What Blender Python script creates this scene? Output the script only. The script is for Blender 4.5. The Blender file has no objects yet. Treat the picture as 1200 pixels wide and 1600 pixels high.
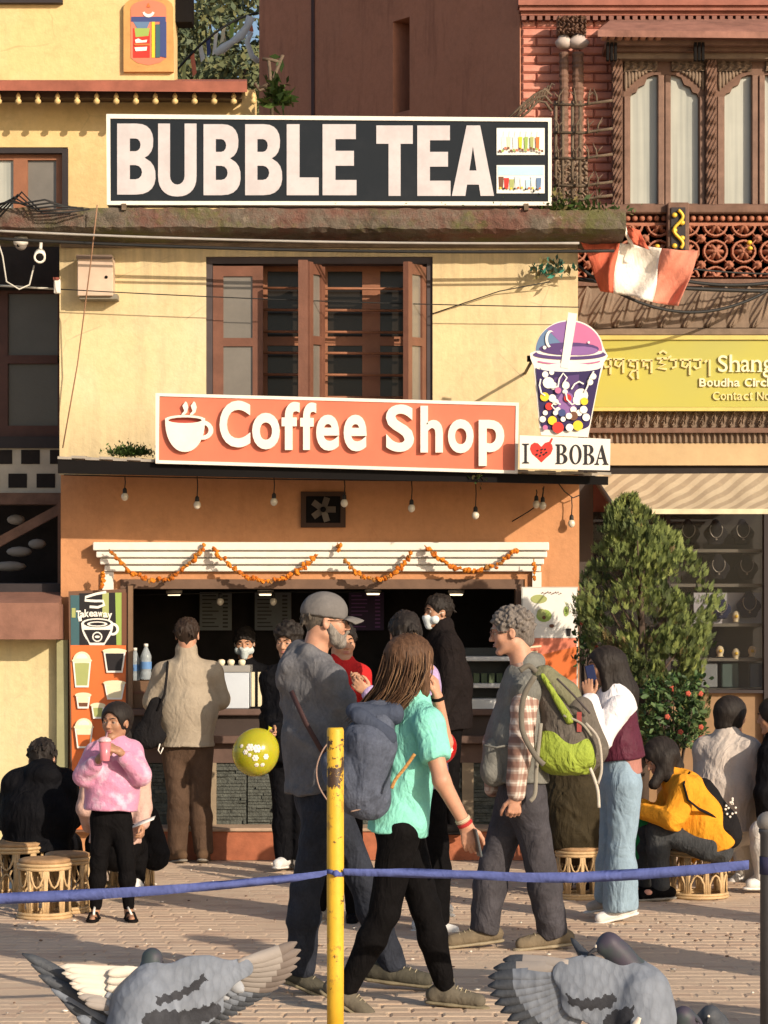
import bpy, bmesh, math, random
import numpy as np
from mathutils import Vector, Matrix, Quaternion
random.seed(7)
rng = np.random.default_rng(11)
sc = bpy.context.scene
COL = sc.collection
PI = math.pi
# ------------------------------------------------------------------ camera
F, H, CX, CY = 3840.0, 1.69, 600.0, 968.0
cam = bpy.data.cameras.new('camera'); camo = bpy.data.objects.new('camera', cam); COL.objects.link(camo)
camo.location = (0, 0, H); camo.rotation_euler = (PI/2, 0, 0)
cam.sensor_fit = 'VERTICAL'; cam.sensor_height = 24.0; cam.lens = F/1600*24.0
cam.shift_y = (CY-800)/1600.0
cam.clip_start = 0.1; cam.clip_end = 2000
sc.camera = camo
# ------------------------------------------------------------------ sky, sun, exposure
SUN_TRAVEL = Vector((-0.85, 1.0, -0.50)).normalized()
el = math.asin(-SUN_TRAVEL.z); rot = math.atan2(-SUN_TRAVEL.x, -SUN_TRAVEL.y)
world = bpy.data.worlds.new('World'); sc.world = world; world.use_nodes = True
wn = world.node_tree.nodes; wl = world.node_tree.links; wn.clear()
sky = wn.new('ShaderNodeTexSky'); sky.sky_type = 'NISHITA'; sky.sun_disc = False
sky.sun_elevation = el; sky.sun_rotation = rot; sky.dust_density = 2.0; sky.air_density = 1.0
bg = wn.new('ShaderNodeBackground'); bg.inputs['Strength'].default_value = 0.115
wo = wn.new('ShaderNodeOutputWorld'); wl.new(sky.outputs[0], bg.inputs[0]); wl.new(bg.outputs[0], wo.inputs[0])
sun = bpy.data.lights.new('sun', 'SUN'); suno = bpy.data.objects.new('sun', sun); COL.objects.link(suno)
sun.energy = 4.6; sun.angle = math.radians(0.5); sun.color = (1.0, 0.84, 0.66)
suno.rotation_euler = SUN_TRAVEL.to_track_quat('-Z', 'Y').to_euler(); suno.location = (8, -8, 12)
sc.view_settings.view_transform = 'Standard'; sc.view_settings.look = 'None'
sc.view_settings.gamma = 1.0; sc.view_settings.exposure = 0.18
sc.view_settings.use_curve_mapping = False
try:
    sc.cycles.max_bounces = 6; sc.cycles.diffuse_bounces = 3; sc.cycles.use_denoising = True
except Exception: pass

# ------------------------------------------------------------------ helpers
def W(px, py, Y):
    return Vector(((px-CX)*Y/F, Y, H+(CY-py)*Y/F))
OFF = {}
def off(o): return OFF.get(o.name, Vector((0, 0, 0))) if o is not None else Vector((0, 0, 0))
def props(o, label=None, cat=None, group=None, kind=None):
    if label: o['label'] = label
    if cat: o['category'] = cat
    if group: o['group'] = group
    if kind: o['kind'] = kind
    return o
def thing(name, label, cat, loc=(0, 0, 0), group=None):
    o = bpy.data.objects.new(name, None); COL.objects.link(o); o.location = loc
    o.empty_display_size = 0.1; OFF[o.name] = Vector(loc)
    return props(o, label, cat, group)
def link_mesh(name, me, parent=None, kind=None, single=None):
    """me holds world coordinates; single=(label,cat,group) for a top-level one-mesh thing"""
    o = bpy.data.objects.new(name, me); COL.objects.link(o)
    n = len(me.vertices); co = np.empty(n*3, np.float32); me.vertices.foreach_get('co', co); co = co.reshape(-1, 3)
    if parent is not None:
        p = off(parent); co -= np.array(p, np.float32); o.parent = parent; OFF[o.name] = Vector(p)
    elif single is not None and n:
        p = Vector(((co[:, 0].min()+co[:, 0].max())/2, (co[:, 1].min()+co[:, 1].max())/2, co[:, 2].min()))
        co -= np.array(p, np.float32); o.location = p; OFF[o.name] = p
    me.vertices.foreach_set('co', co.ravel()); me.update()
    if single is not None: props(o, *single)
    if kind: o['kind'] = kind
    return o
def smo(pts, k=4):
    out = []; n = len(pts)
    for i in range(n-1):
        p0, p1, p2, p3 = Vector(pts[max(i-1, 0)]), Vector(pts[i]), Vector(pts[i+1]), Vector(pts[min(i+2, n-1)])
        for j in range(k):
            t = j/k; out.append(0.5*((2*p1)+(p2-p0)*t+(2*p0-5*p1+4*p2-p3)*t*t+(3*p1-p0-3*p2+p3)*t*t*t))
    out.append(Vector(pts[-1])); return out
class MB:
    def __init__(s): s.v = []; s.f = []; s.m = []; s.sm = []
    def add(s, vs, fs, mi=0, sm=False):
        b = len(s.v); s.v += [tuple(v) for v in vs]
        for f in fs: s.f.append(tuple(i+b for i in f)); s.m.append(mi); s.sm.append(sm)
        return s
    def hexa(s, p, mi=0):
        return s.add(p, [(0, 3, 2, 1), (4, 5, 6, 7), (0, 1, 5, 4), (1, 2, 6, 5), (2, 3, 7, 6), (3, 0, 4, 7)], mi)
    def box(s, a, b, mi=0):
        x0, x1 = sorted((a[0], b[0])); y0, y1 = sorted((a[1], b[1])); z0, z1 = sorted((a[2], b[2]))
        return s.hexa([(x0, y0, z0), (x1, y0, z0), (x1, y1, z0), (x0, y1, z0), (x0, y0, z1), (x1, y0, z1), (x1, y1, z1), (x0, y1, z1)], mi)
    def pbox(s, x0, y0, x1, y1, Y, t, mi=0):
        """box whose front face (depth Y) covers those photo pixels; t deep"""
        a = W(x0, y1, Y); b = W(x1, y0, Y)
        return s.box(a, (b.x, Y+t, b.z), mi)
    def pquad(s, pts, Y, t, mi=0):
        """prism with front face polygon (photo px) at depth Y, t deep"""
        fr = [W(x, y, Y) for x, y in pts]
        area = sum(fr[i].x*fr[(i+1) % len(fr)].z-fr[(i+1) % len(fr)].x*fr[i].z for i in range(len(fr)))
        if area < 0: fr = fr[::-1]
        n = len(fr); bk = [v+Vector((0, t, 0)) for v in fr]
        return s.add(fr+bk, [tuple(range(n))]+[tuple(range(2*n-1, n-1, -1))]+[(i, i+n, (i+1) % n+n, (i+1) % n) for i in range(n)], mi)
    def obox(s, c, ax, ay, az, mi=0):
        c = Vector(c); ax = Vector(ax); ay = Vector(ay); az = Vector(az)
        p = [c+ax*i+ay*j+az*k for k in (-1, 1) for i, j in ((-1, -1), (1, -1), (1, 1), (-1, 1))]
        return s.hexa(p, mi)
    def bar(s, a, b, w, h, mi=0, up=(0, 0, 1)):
        a = Vector(a); b = Vector(b); d = (b-a); u = Vector(up); x = d.cross(u)
        if x.length < 1e-6: x = d.cross(Vector((1, 0, 0)))
        x.normalize(); z = x.cross(d).normalized()
        return s.obox((a+b)/2, d/2, x*w/2, z*h/2, mi)
    def tube(s, pts, r, n=6, mi=0, closed=False, sm=True, flat=None):
        pts = [Vector(p) for p in pts]; m = len(pts)
        if not hasattr(r, '__len__'): r = [r]*m
        rings = []; prev = None
        for i, p in enumerate(pts):
            if closed: t = pts[(i+1) % m]-pts[i-1]
            else: t = pts[min(i+1, m-1)]-pts[max(i-1, 0)]
            if t.length < 1e-9: t = Vector((0, 0, 1))
            t.normalize()
            if prev is None:
                u = t.cross(Vector((0, 0, 1)))
                if u.length < 0.05: u = t.cross(Vector((0, 1, 0)))
            else: u = prev-t*prev.dot(t)
            u.normalize(); prev = u; w = t.cross(u)
            rings.append([p+(u*math.cos(2*PI*k/n)*(flat or 1)+w*math.sin(2*PI*k/n))*r[i] for k in range(n)])
        vs = [v for g in rings for v in g]; fs = []
        for i in range(m if closed else m-1):
            a = i*n; b = ((i+1) % m)*n
            for k in range(n): fs.append((a+k, b+k, b+(k+1) % n, a+(k+1) % n))
        if not closed: fs += [tuple(range(n))[::1], tuple(range(m*n-1, (m-1)*n-1, -1))]
        return s.add(vs, fs, mi, sm)
    def lathe(s, c, prof, n=16, mi=0, axis=(0, 0, 1), sm=True, cap=True):
        """prof: (radius, height along axis)"""
        c = Vector(c); q = Vector((0, 0, 1)).rotation_difference(Vector(axis).normalized())
        vs = []; fs = []
        for r, z in prof:
            for k in range(n): vs.append(c+q@Vector((r*math.cos(2*PI*k/n), r*math.sin(2*PI*k/n), z)))
        for i in range(len(prof)-1):
            for k in range(n): fs.append((i*n+k, i*n+(k+1) % n, (i+1)*n+(k+1) % n, (i+1)*n+k))
        if cap: fs += [tuple(range(n-1, -1, -1)), tuple(range((len(prof)-1)*n, len(prof)*n))]
        return s.add(vs, fs, mi, sm)
    def ell(s, c, r, nu=12, nv=8, mi=0, rotm=None):
        if not hasattr(r, '__len__'): r = (r, r, r)
        c = Vector(c); vs = []
        for j in range(nv+1):
            th = PI*j/nv
            for i in range(nu):
                ph = 2*PI*i/nu; v = Vector((r[0]*math.sin(th)*math.cos(ph), r[1]*math.sin(th)*math.sin(ph), r[2]*math.cos(th)))
                vs.append(c+(rotm@v if rotm is not None else v))
        fs = [(j*nu+i, (j+1)*nu+i, (j+1)*nu+(i+1) % nu, j*nu+(i+1) % nu) for j in range(nv) for i in range(nu)]
        return s.add(vs, fs, mi, True)
    def grid(s, P, mi=0, sm=True):
        """P[i][j] points"""
        a = len(P); b = len(P[0]); vs = [p for r in P for p in r]
        return s.add(vs, [(i*b+j, i*b+j+1, (i+1)*b+j+1, (i+1)*b+j) for i in range(a-1) for j in range(b-1)], mi, sm)
    def take(s, me, mi=0, sm=False):
        return s.add([v.co.copy() for v in me.vertices], [tuple(p.vertices) for p in me.polygons], mi, sm)
    def mesh(s, name, mats):
        me = bpy.data.meshes.new(name); me.from_pydata(s.v, [], s.f)
        mats = mats if isinstance(mats, (list, tuple)) else [mats]
        for m in mats: me.materials.append(m)
        me.polygons.foreach_set('material_index', s.m); me.polygons.foreach_set('use_smooth', s.sm); me.update()
        return me
    def build(s, name, mats, parent=None, kind=None, single=None):
        return link_mesh(name, s.mesh(name, mats), parent, kind, single)
def bevel(o, w=0.004, seg=1):
    m = o.modifiers.new('bevel', 'BEVEL'); m.width = w; m.segments = seg; m.limit_method = 'ANGLE'; return o
def curve_shape(loops, Y, t, mi=0, mb=None):
    """filled px loops (holes allowed) -> prism between depth Y and Y+t"""
    cu = bpy.data.curves.new('shape', 'CURVE'); cu.dimensions = '2D'; cu.fill_mode = 'BOTH'; cu.extrude = t/2
    for lp in loops:
        sp = cu.splines.new('POLY'); sp.points.add(len(lp)-1)
        for q, (x, y) in zip(sp.points, lp):
            w = W(x, y, Y); q.co = (w.x, w.z, 0, 1)
        sp.use_cyclic_u = True
    ob = bpy.data.objects.new('shape', cu); me = bpy.data.meshes.new_from_object(ob)
    vs = [(v.co.x, Y+t/2-v.co.z, v.co.y) for v in me.vertices]; fs = [tuple(p.vertices) for p in me.polygons]
    bpy.data.objects.remove(ob); bpy.data.meshes.remove(me); bpy.data.curves.remove(cu)
    if mb is None: mb = MB()
    return mb.add(vs, fs, mi)
def glyph(ch, x0, y0, x1, y1, Y, t, bold=0.0, mi=0, mb=None, shear=0.0):
    cu = bpy.data.curves.new('glyph', 'FONT'); cu.body = ch; cu.size = 1; cu.offset = bold; cu.extrude = 0.05; cu.resolution_u = 5; cu.shear = shear
    ob = bpy.data.objects.new('glyph', cu); me = bpy.data.meshes.new_from_object(ob)
    co = np.array([v.co[:] for v in me.vertices]); fs = [tuple(p.vertices) for p in me.polygons]
    bpy.data.objects.remove(ob); bpy.data.meshes.remove(me); bpy.data.curves.remove(cu)
    lo = co.min(0); hi = co.max(0); a = W(x0, y1, Y); b = W(x1, y0, Y)
    vs = [(a.x+(c[0]-lo[0])/(hi[0]-lo[0])*(b.x-a.x), Y+t*(0.5-0.5*c[2]/0.05), a.z+(c[1]-lo[1])/(hi[1]-lo[1])*(b.z-a.z)) for c in co]
    if mb is None: mb = MB()
    return mb.add(vs, fs, mi)
def arc(cx, cy, rx, ry, a0, a1, n=10, e=2.0):
    out = []
    for i in range(n+1):
        a = math.radians(a0+(a1-a0)*i/n); c, s_ = math.cos(a), math.sin(a)
        out.append((cx+rx*math.copysign(abs(c)**(2/e), c), cy-ry*math.copysign(abs(s_)**(2/e), s_)))
    return out
def copy_tree(o, parent=None, dloc=None, label=None):
    c = o.copy(); COL.objects.link(c); c.parent = parent
    if dloc is not None: c.location = Vector(o.location)+Vector(dloc)
    if label: c['label'] = label
    for ch in o.children: copy_tree(ch, c)
    return c
# ------------------------------------------------------------------ materials
MATS = {}
class NT:
    def __init__(s, name, color, rough=0.7, metal=0.0, spec=0.3):
        m = bpy.data.materials.new(name); m.use_nodes = True; s.m = m; s.t = m.node_tree; s.n = s.t.nodes
        s.b = s.n['Principled BSDF']; s.b.inputs['Roughness'].default_value = rough; s.b.inputs['Metallic'].default_value = metal
        s.b.inputs['Specular IOR Level'].default_value = spec
        s.tc = s.n.new('ShaderNodeTexCoord'); s.col = s.rgb(color); s.h = None
    def link(s, a, b): s.t.links.new(a, b)
    def rgb(s, c):
        r = s.n.new('ShaderNodeRGB'); r.outputs[0].default_value = (c[0], c[1], c[2], 1); return r.outputs[0]
    def coord(s, scale=(1, 1, 1), rot=(0, 0, 0), src='Object'):
        mp = s.n.new('ShaderNodeMapping'); mp.inputs['Scale'].default_value = scale; mp.inputs['Rotation'].default_value = rot
        s.link(s.tc.outputs[src], mp.inputs[0]); return mp.outputs[0]
    def noise(s, scale=5, detail=5, rough=0.6, co=None, dist=0.0):
        t = s.n.new('ShaderNodeTexNoise'); t.inputs['Scale'].default_value = scale; t.inputs['Detail'].default_value = detail
        t.inputs['Roughness'].default_value = rough; t.inputs['Distortion'].default_value = dist
        s.link(co if co is not None else s.tc.outputs['Object'], t.inputs['Vector']); return t.outputs['Fac']
    def voro(s, scale=5, feature='F1', co=None, out='Distance', rand=1.0):
        t = s.n.new('ShaderNodeTexVoronoi'); t.feature = feature; t.inputs['Scale'].default_value = scale; t.inputs['Randomness'].default_value = rand
        s.link(co if co is not None else s.tc.outputs['Object'], t.inputs['Vector']); return t.outputs[out]
    def wave(s, scale=5, co=None, dist=0, direction='X', prof='SIN'):
        t = s.n.new('ShaderNodeTexWave'); t.inputs['Scale'].default_value = scale; t.inputs['Distortion'].default_value = dist
        t.bands_direction = direction; t.wave_profile = prof
        s.link(co if co is not None else s.tc.outputs['Object'], t.inputs['Vector']); return t.outputs['Fac']
    def ramp(s, fac, lo, hi, a=0.0, b=1.0):
        r = s.n.new('ShaderNodeMapRange'); r.inputs['From Min'].default_value = lo; r.inputs['From Max'].default_value = hi
        r.inputs['To Min'].default_value = a; r.inputs['To Max'].default_value = b; s.link(fac, r.inputs['Value']); return r.outputs[0]
    def math(s, op, a, b):
        r = s.n.new('ShaderNodeMath'); r.operation = op
        for i, x in enumerate((a, b)):
            if isinstance(x, (int, float)): r.inputs[i].default_value = x
            else: s.link(x, r.inputs[i])
        return r.outputs[0]
    def mixc(s, fac, c, mode='MIX'):
        """lay colour c over the current colour where fac"""
        r = s.n.new('ShaderNodeMix'); r.data_type = 'RGBA'; r.blend_type = mode
        if isinstance(fac, (int, float)): r.inputs[0].default_value = fac
        else: s.link(fac, r.inputs[0])
        s.link(s.col, r.inputs[6])
        if isinstance(c, (tuple, list)): r.inputs[7].default_value = (c[0], c[1], c[2], 1)
        else: s.link(c, r.inputs[7])
        s.col = r.outputs[2]; return s
    def vary(s, amt=0.15, scale=4, detail=6, co=None):
        f = s.ramp(s.noise(scale, detail, 0.65, co), 0.3, 0.7, 1-amt, 1+amt)
        cb = s.n.new('ShaderNodeCombineColor')
        for i in range(3): s.link(f, cb.inputs[i])
        return s.mixc(1.0, cb.outputs[0], 'MULTIPLY')
    def bump(s, h, strength=0.3, dist=0.01):
        b = s.n.new('ShaderNodeBump'); b.inputs['Strength'].default_value = strength; b.inputs['Distance'].default_value = dist
        s.link(h, b.inputs['Height'])
        if s.h is not None: s.link(s.h, b.inputs['Normal'])
        s.h = b.outputs[0]; return s
    def done(s):
        s.link(s.col, s.b.inputs['Base Color'])
        if s.h is not None: s.link(s.h, s.b.inputs['Normal'])
        return s.m
def mat(name, color, rough=0.7, var=0.12, scale=6, bump=0.15, bscale=40, metal=0.0, spec=0.3, bd=0.006):
    if name in MATS: return MATS[name]
    t = NT(name, color, rough, metal, spec)
    if var: t.vary(var, scale)
    if bump: t.bump(t.noise(bscale, 4), bump, bd)
    MATS[name] = t.done(); return MATS[name]
def cloth(name, color, var=0.10, rough=0.85, wr=0.5, sc_=9.0, spec=0.15, weave=True):
    """woven fabric: soft folds + fine weave"""
    if name in MATS: return MATS[name]
    t = NT(name, color, rough, 0, spec if max(color) > .03 else .06)
    wr *= 0.9; t.vary(var, 14); t.vary(var*0.6, 90, 3); t.vary(var*0.8, 4, 3)
    t.bump(t.noise(sc_, 3, 0.55, t.coord((1, 1, 0.55)), 1.2), wr, 0.03)
    t.bump(t.noise(sc_*3.1, 3, 0.5, t.coord((1, 1, 0.7)), 0.8), wr*0.6, 0.012)
    rg = t.math('ABSOLUTE', t.math('SUBTRACT', t.noise(sc_*0.75, 3, 0.45, t.coord((1, 1, 0.6), (0.3, 0.5, 0)), 1.5), 0.5), 0)
    t.bump(t.ramp(rg, 0.0, 0.16, 1, 0), min(1, wr*0.55), 0.009)
    if weave: t.bump(t.noise(350, 2), 0.15, 0.002)
    MATS[name] = t.done(); return MATS[name]
def emis(name, color, strength):
    m = bpy.data.materials.new(name); m.use_nodes = True; b = m.node_tree.nodes['Principled BSDF']
    b.inputs['Base Color'].default_value = (*color, 1); b.inputs['Emission Color'].default_value = (*color, 1); b.inputs['Emission Strength'].default_value = strength
    return m
def paint(o, polys):
    """markings: faces of o whose centre lies in a photo-plane polygon take material slot k"""
    me = o.data; p0 = off(o); n = len(me.polygons); c = np.empty(n*3, np.float32); me.polygons.foreach_get('center', c); c = c.reshape(-1, 3)+np.array(p0, np.float32)
    px = CX+F*c[:, 0]/c[:, 1]; py = CY-F*(c[:, 2]-H)/c[:, 1]; mi = np.zeros(n, np.int32)
    px = px+1.3*np.sin(py*.45); py = py+2.2*np.sin(px*.42)
    for k, pts in polys:
        ins = np.zeros(n, bool); m = len(pts)
        for i in range(m):
            (x0, y0), (x1, y1) = pts[i], pts[(i+1) % m]
            cr = ((y0 > py) != (y1 > py)) & (px < (x1-x0)*(py-y0)/((y1-y0) if y1 != y0 else 1e-9)+x0); ins ^= cr
        mi[ins] = k
    me.polygons.foreach_set('material_index', mi); me.update()
# ------------------------------------------------------------------ smooth solid modelling (distance field + surface nets)
class SDF:
    def __init__(s, k=0.02): s.p = []; s.k = k
    def cone(s, a, b, ra, rb, k=None, n=None, f=1.0, op='+'):
        s.p.append(('c', np.array(a, float), np.array(b, float), ra, rb, s.k if k is None else k, None if n is None else np.array(Vector(n).normalized()), f, op)); return s
    def chain(s, pts, rs, k=None, n=None, f=1.0):
        for i in range(len(pts)-1): s.cone(pts[i], pts[i+1], rs[i], rs[i+1], k, n, f)
        return s
    def ell(s, c, r, M=None, k=None, op='+'):
        if not hasattr(r, '__len__'): r = (r, r, r)
        s.p.append(('e', np.array(c, float), np.array(r, float), None if M is None else np.array(M), s.k if k is None else k, op)); return s
    def cut(s, c, n, k=0.004, R=0.5):
        """remove everything beyond plane through c with outward normal n, within R"""
        s.p.append(('h', np.array(c, float), np.array(Vector(n).normalized()), R, k)); return s
def folds(A, seed=0, fz=38, fx=16, fine=1.0, rings=0.6):
    r = np.random.default_rng(seed); p = r.uniform(0, 6.28, 12); g = r.uniform(0.75, 1.3, 12)
    def fn(X, Y, Z):
        w = 2.0*np.sin(fx*g[0]*X+p[0]+fx*0.6*Z)+1.6*np.sin(fx*g[1]*Y+p[1]-fx*0.5*Z)
        w = w+0.9*np.sin(fz*0.45*Z+p[8]+fx*0.8*X)
        a = (2.1*np.abs(np.sin(0.5*(fz*g[2]*Z+w+p[2])))**1.15-1.2)*(0.5+0.5*np.sin(fx*0.9*g[3]*Z+p[3]+1.3*np.sin(fx*X+p[9])))
        b = (2*np.abs(np.sin(0.5*(fz*1.7*g[4]*(Z*0.7+X*0.5)+1.7*w+p[4])))**0.8-1.1)*(0.5+0.5*np.sin(fx*1.3*g[5]*X+fx*Z+p[5]))
        c = np.sin(fx*1.5*g[6]*X+fx*1.2*g[7]*Y+1.5*np.sin(fx*0.5*Z+p[7])+p[6])
        return A*0.72*(rings*a+0.30*fine*b+0.7*c)
    return fn
def _axis(lo, hi, coarse, fine, spans):
    out = [lo]; x = lo
    while x < hi:
        st = fine if any(a <= x <= b for a, b in spans) else coarse
        x += st; out.append(x)
    return np.array(out, np.float32)
def sdf_mesh(S, name, mats, voxel=0.01, fine=None, boxes=(), fold=None, smooth=True):
    lo = np.full(3, 1e9); hi = -lo
    for p in S.p:
        if p[0] == 'c':
            if p[8] != '+': continue
            r = max(p[3], p[4]); lo = np.minimum(lo, np.minimum(p[1], p[2])-r); hi = np.maximum(hi, np.maximum(p[1], p[2])+r)
        elif p[0] == 'e' and p[5] == '+':
            r = max(p[2]); lo = np.minimum(lo, p[1]-r); hi = np.maximum(hi, p[1]+r)
    lo -= voxel*3+0.01; hi += voxel*3+0.01
    ax = [_axis(lo[i], hi[i], voxel, fine or voxel, [(b[0][i], b[1][i]) for b in boxes]) for i in range(3)]
    D = np.full([len(a) for a in ax], 0.15, np.float32)
    for p in S.p:
        if p[0] == 'c':
            _, a, b, ra, rb, k, n, f, op = p; m = max(ra, rb)+k+2.5*voxel; l = np.minimum(a, b)-m; h = np.maximum(a, b)+m
        elif p[0] == 'e':
            _, c, r, M, k, op = p; m = max(r)+k+2.5*voxel; l = c-m; h = c+m
        else:
            _, c, nn, R, k = p; l = c-R; h = c+R
        sl = [slice(max(0, int(np.searchsorted(ax[i], l[i]))-1), int(np.searchsorted(ax[i], h[i]))+1) for i in range(3)]
        X = ax[0][sl[0]][:, None, None]; Y_ = ax[1][sl[1]][None, :, None]; Z = ax[2][sl[2]][None, None, :]
        if X.size == 0 or Y_.size == 0 or Z.size == 0: continue
        sub = D[sl[0], sl[1], sl[2]]
        if p[0] == 'c':
            dx, dy, dz = X-a[0], Y_-a[1], Z-a[2]; ba = b-a; bb = float(ba@ba)+1e-9
            if n is not None:
                q = (dx*n[0]+dy*n[1]+dz*n[2])*(1/f-1)
                dx = dx+q*n[0]; dy = dy+q*n[1]; dz = dz+q*n[2]; ba = ba+n*(ba@n)*(1/f-1); bb = float(ba@ba)+1e-9
            t = np.clip((dx*ba[0]+dy*ba[1]+dz*ba[2])/bb, 0, 1)
            d = np.sqrt((dx-t*ba[0])**2+(dy-t*ba[1])**2+(dz-t*ba[2])**2)-(ra+(rb-ra)*t)
            if n is not None: d = np.where(d < 0, d*f, d*(0.5+0.5*f))
        elif p[0] == 'e':
            dx, dy, dz = X-c[0], Y_-c[1], Z-c[2]
            if M is not None:
                dx, dy, dz = dx*M[0, 0]+dy*M[1, 0]+dz*M[2, 0], dx*M[0, 1]+dy*M[1, 1]+dz*M[2, 1], dx*M[0, 2]+dy*M[1, 2]+dz*M[2, 2]
            k0 = np.sqrt((dx/r[0])**2+(dy/r[1])**2+(dz/r[2])**2); k1 = np.sqrt((dx/r[0]**2)**2+(dy/r[1]**2)**2+(dz/r[2]**2)**2)+1e-6
            d = k0*(k0-1)/k1
        else:
            d = -((X-c[0])*nn[0]+(Y_-c[1])*nn[1]+(Z-c[2])*nn[2]); op = '-'
        d = d.astype(np.float32)
        if op == '+':
            g = np.maximum(k-np.abs(sub-d), 0); sub[...] = np.minimum(sub, d)-g*g/(4*k+1e-9)
        else:
            d = -d; g = np.maximum(k-np.abs(sub-d), 0); sub[...] = np.maximum(sub, d)+g*g/(4*k+1e-9)
    if fold is not None:
        X = ax[0][:, None, None]; Y_ = ax[1][None, :, None]; Z = ax[2][None, None, :]
        D += fold(X, Y_, Z).astype(np.float32)
    s = D < 0
    c8 = [(i, j, k) for i in (0, 1) for j in (0, 1) for k in (0, 1)]
    nx, ny, nz = D.shape
    cnt = np.zeros((nx-1, ny-1, nz-1), np.int8)
    for i, j, k in c8: cnt += s[i:nx-1+i, j:ny-1+j, k:nz-1+k]
    I, J, K = np.nonzero((cnt > 0) & (cnt < 8)); N = len(I)
    idx = np.full(cnt.shape, -1, np.int32); idx[I, J, K] = np.arange(N)
    val = {c: D[I+c[0], J+c[1], K+c[2]] for c in c8}
    acc = np.zeros((N, 3), np.float64); num = np.zeros(N)
    A = [ax[0][I], ax[1][J], ax[2][K]]; B = [ax[0][I+1], ax[1][J+1], ax[2][K+1]]
    for axi in range(3):
        for c in c8:
            if c[axi]: continue
            e = list(c); e[axi] = 1; e = tuple(e); va, vb = val[c], val[e]
            m = (va < 0) != (vb < 0); t = np.where(m, va/(va-vb+1e-12), 0)
            for d_ in range(3):
                if d_ == axi: x = A[d_]+t*(B[d_]-A[d_])
                else: x = B[d_] if c[d_] else A[d_]
                acc[:, d_] += np.where(m, x, 0)
            num += m
    co = acc/np.maximum(num, 1)[:, None]
    quads = []
    for axi in range(3):
        o1, o2 = [(1, 2), (2, 0), (0, 1)][axi]
        lo_ = [slice(0, None)]*3; a = [slice(None)]*3; b = [slice(None)]*3; a[axi] = slice(0, -1); b[axi] = slice(1, None)
        m = s[tuple(a)] != s[tuple(b)]
        P = np.array(np.nonzero(m)); ok = np.ones(P.shape[1], bool)
        for o_ in (o1, o2): ok &= (P[o_] > 0) & (P[o_] < D.shape[o_]-1)
        P = P[:, ok]; e1 = np.zeros((3, 1), int); e1[o1] = 1; e2 = np.zeros((3, 1), int); e2[o2] = 1
        q = np.stack([idx[tuple(P-e1-e2)], idx[tuple(P-e2)], idx[tuple(P)], idx[tuple(P-e1)]], 1)
        inside = s[tuple(P)]
        q[~inside] = q[~inside][:, ::-1]
        quads.append(q[(q >= 0).all(1)])
    Q = np.concatenate(quads)
    me = bpy.data.meshes.new(name); me.vertices.add(N); me.vertices.foreach_set('co', co.astype(np.float32).ravel())
    me.loops.add(len(Q)*4); me.loops.foreach_set('vertex_index', Q.astype(np.int32).ravel())
    me.polygons.add(len(Q)); me.polygons.foreach_set('loop_start', np.arange(0, len(Q)*4, 4, dtype=np.int32))
    me.polygons.foreach_set('use_smooth', np.ones(len(Q), bool))
    for m in (mats if isinstance(mats, (list, tuple)) else [mats]): me.materials.append(m)
    me.update(calc_edges=True); me.validate()
    return me
# ================================================================== surface materials
def plaster(name, color, stain=(0.3, 0.25, 0.15), crack=0.5, streak=0.35, patch=(0.8, 0.7, 0.5), pf=0.25, drips=()):
    t = NT(name, color, 0.9, 0, 0.15)
    sx = t.n.new('ShaderNodeSeparateXYZ'); t.link(t.tc.outputs['Object'], sx.inputs[0])
    for z0, z1, a_ in drips:     # runs of dirt washed down from a ledge at z1, fading towards z0
        d = t.math('MULTIPLY', t.ramp(t.noise(5.5, 6, 0.7, t.coord((2.6, 2.6, 0.10))), 0.36, 0.60), t.ramp(sx.outputs[2], z0, z1)); t.mixc(t.math('MULTIPLY', d, a_), stain)
    t.mixc(t.math('MULTIPLY', t.ramp(t.noise(1.1, 6, 0.6), 0.48, 0.68), pf), patch); t.mixc(t.math('MULTIPLY', t.ramp(t.noise(2.0, 10, 0.8, t.coord((1, 1, 1), (1, 0, 0))), 0.50, 0.60), .38), [c_*.74 for c_ in color])
    t.mixc(t.math('MULTIPLY', t.ramp(t.noise(2.2, 8, 0.7, t.coord((3.2, 3.2, 0.45))), 0.52, 0.78), streak), stain)
    t.mixc(t.math('MULTIPLY', t.ramp(t.noise(7, 9, 0.75), 0.60, 0.78), 0.35), stain)
    w = t.noise(3.0, 4); mp = t.n.new('ShaderNodeMix'); mp.data_type = 'VECTOR'; mp.inputs[0].default_value = 0.12
    t.link(t.tc.outputs['Object'], mp.inputs[4]); cbn = t.n.new('ShaderNodeTexNoise'); cbn.inputs['Scale'].default_value = 3; t.link(cbn.outputs['Color'], mp.inputs[5])
    c = t.ramp(t.voro(1.6, 'DISTANCE_TO_EDGE', mp.outputs[1]), 0.0, 0.008, 1, 0)
    c = t.math('MULTIPLY', c, t.ramp(t.noise(1.7, 3), 0.50, 0.60)); t.mixc(t.math('MULTIPLY', c, crack), stain)
    t.vary(0.06, 20); t.bump(t.noise(2.5, 5), 0.35, 0.05); t.bump(t.noise(60, 5), 0.25, 0.006)
    return t.done()
M_yel = plaster('yellow_plaster', (0.66, 0.53, 0.30), (0.38, 0.31, 0.20), patch=(0.70, 0.60, 0.42), pf=.5, streak=.5, crack=.8, drips=((3.75, 4.42, .75), (3.35, 2.85, .55)))
M_yel2 = plaster('ochre_plaster', (0.68, 0.50, 0.24), (0.38, 0.29, 0.14), streak=0.2)
M_cream = plaster('cream_plaster', (0.62, 0.53, 0.30), (0.32, 0.30, 0.22), streak=0.5, patch=(0.64, 0.58, 0.4), pf=0.5)
M_org = plaster('orange_plaster', (0.52, 0.255, 0.125), (0.30, 0.12, 0.05), patch=(0.58, 0.28, 0.12), crack=0.3)
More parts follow.
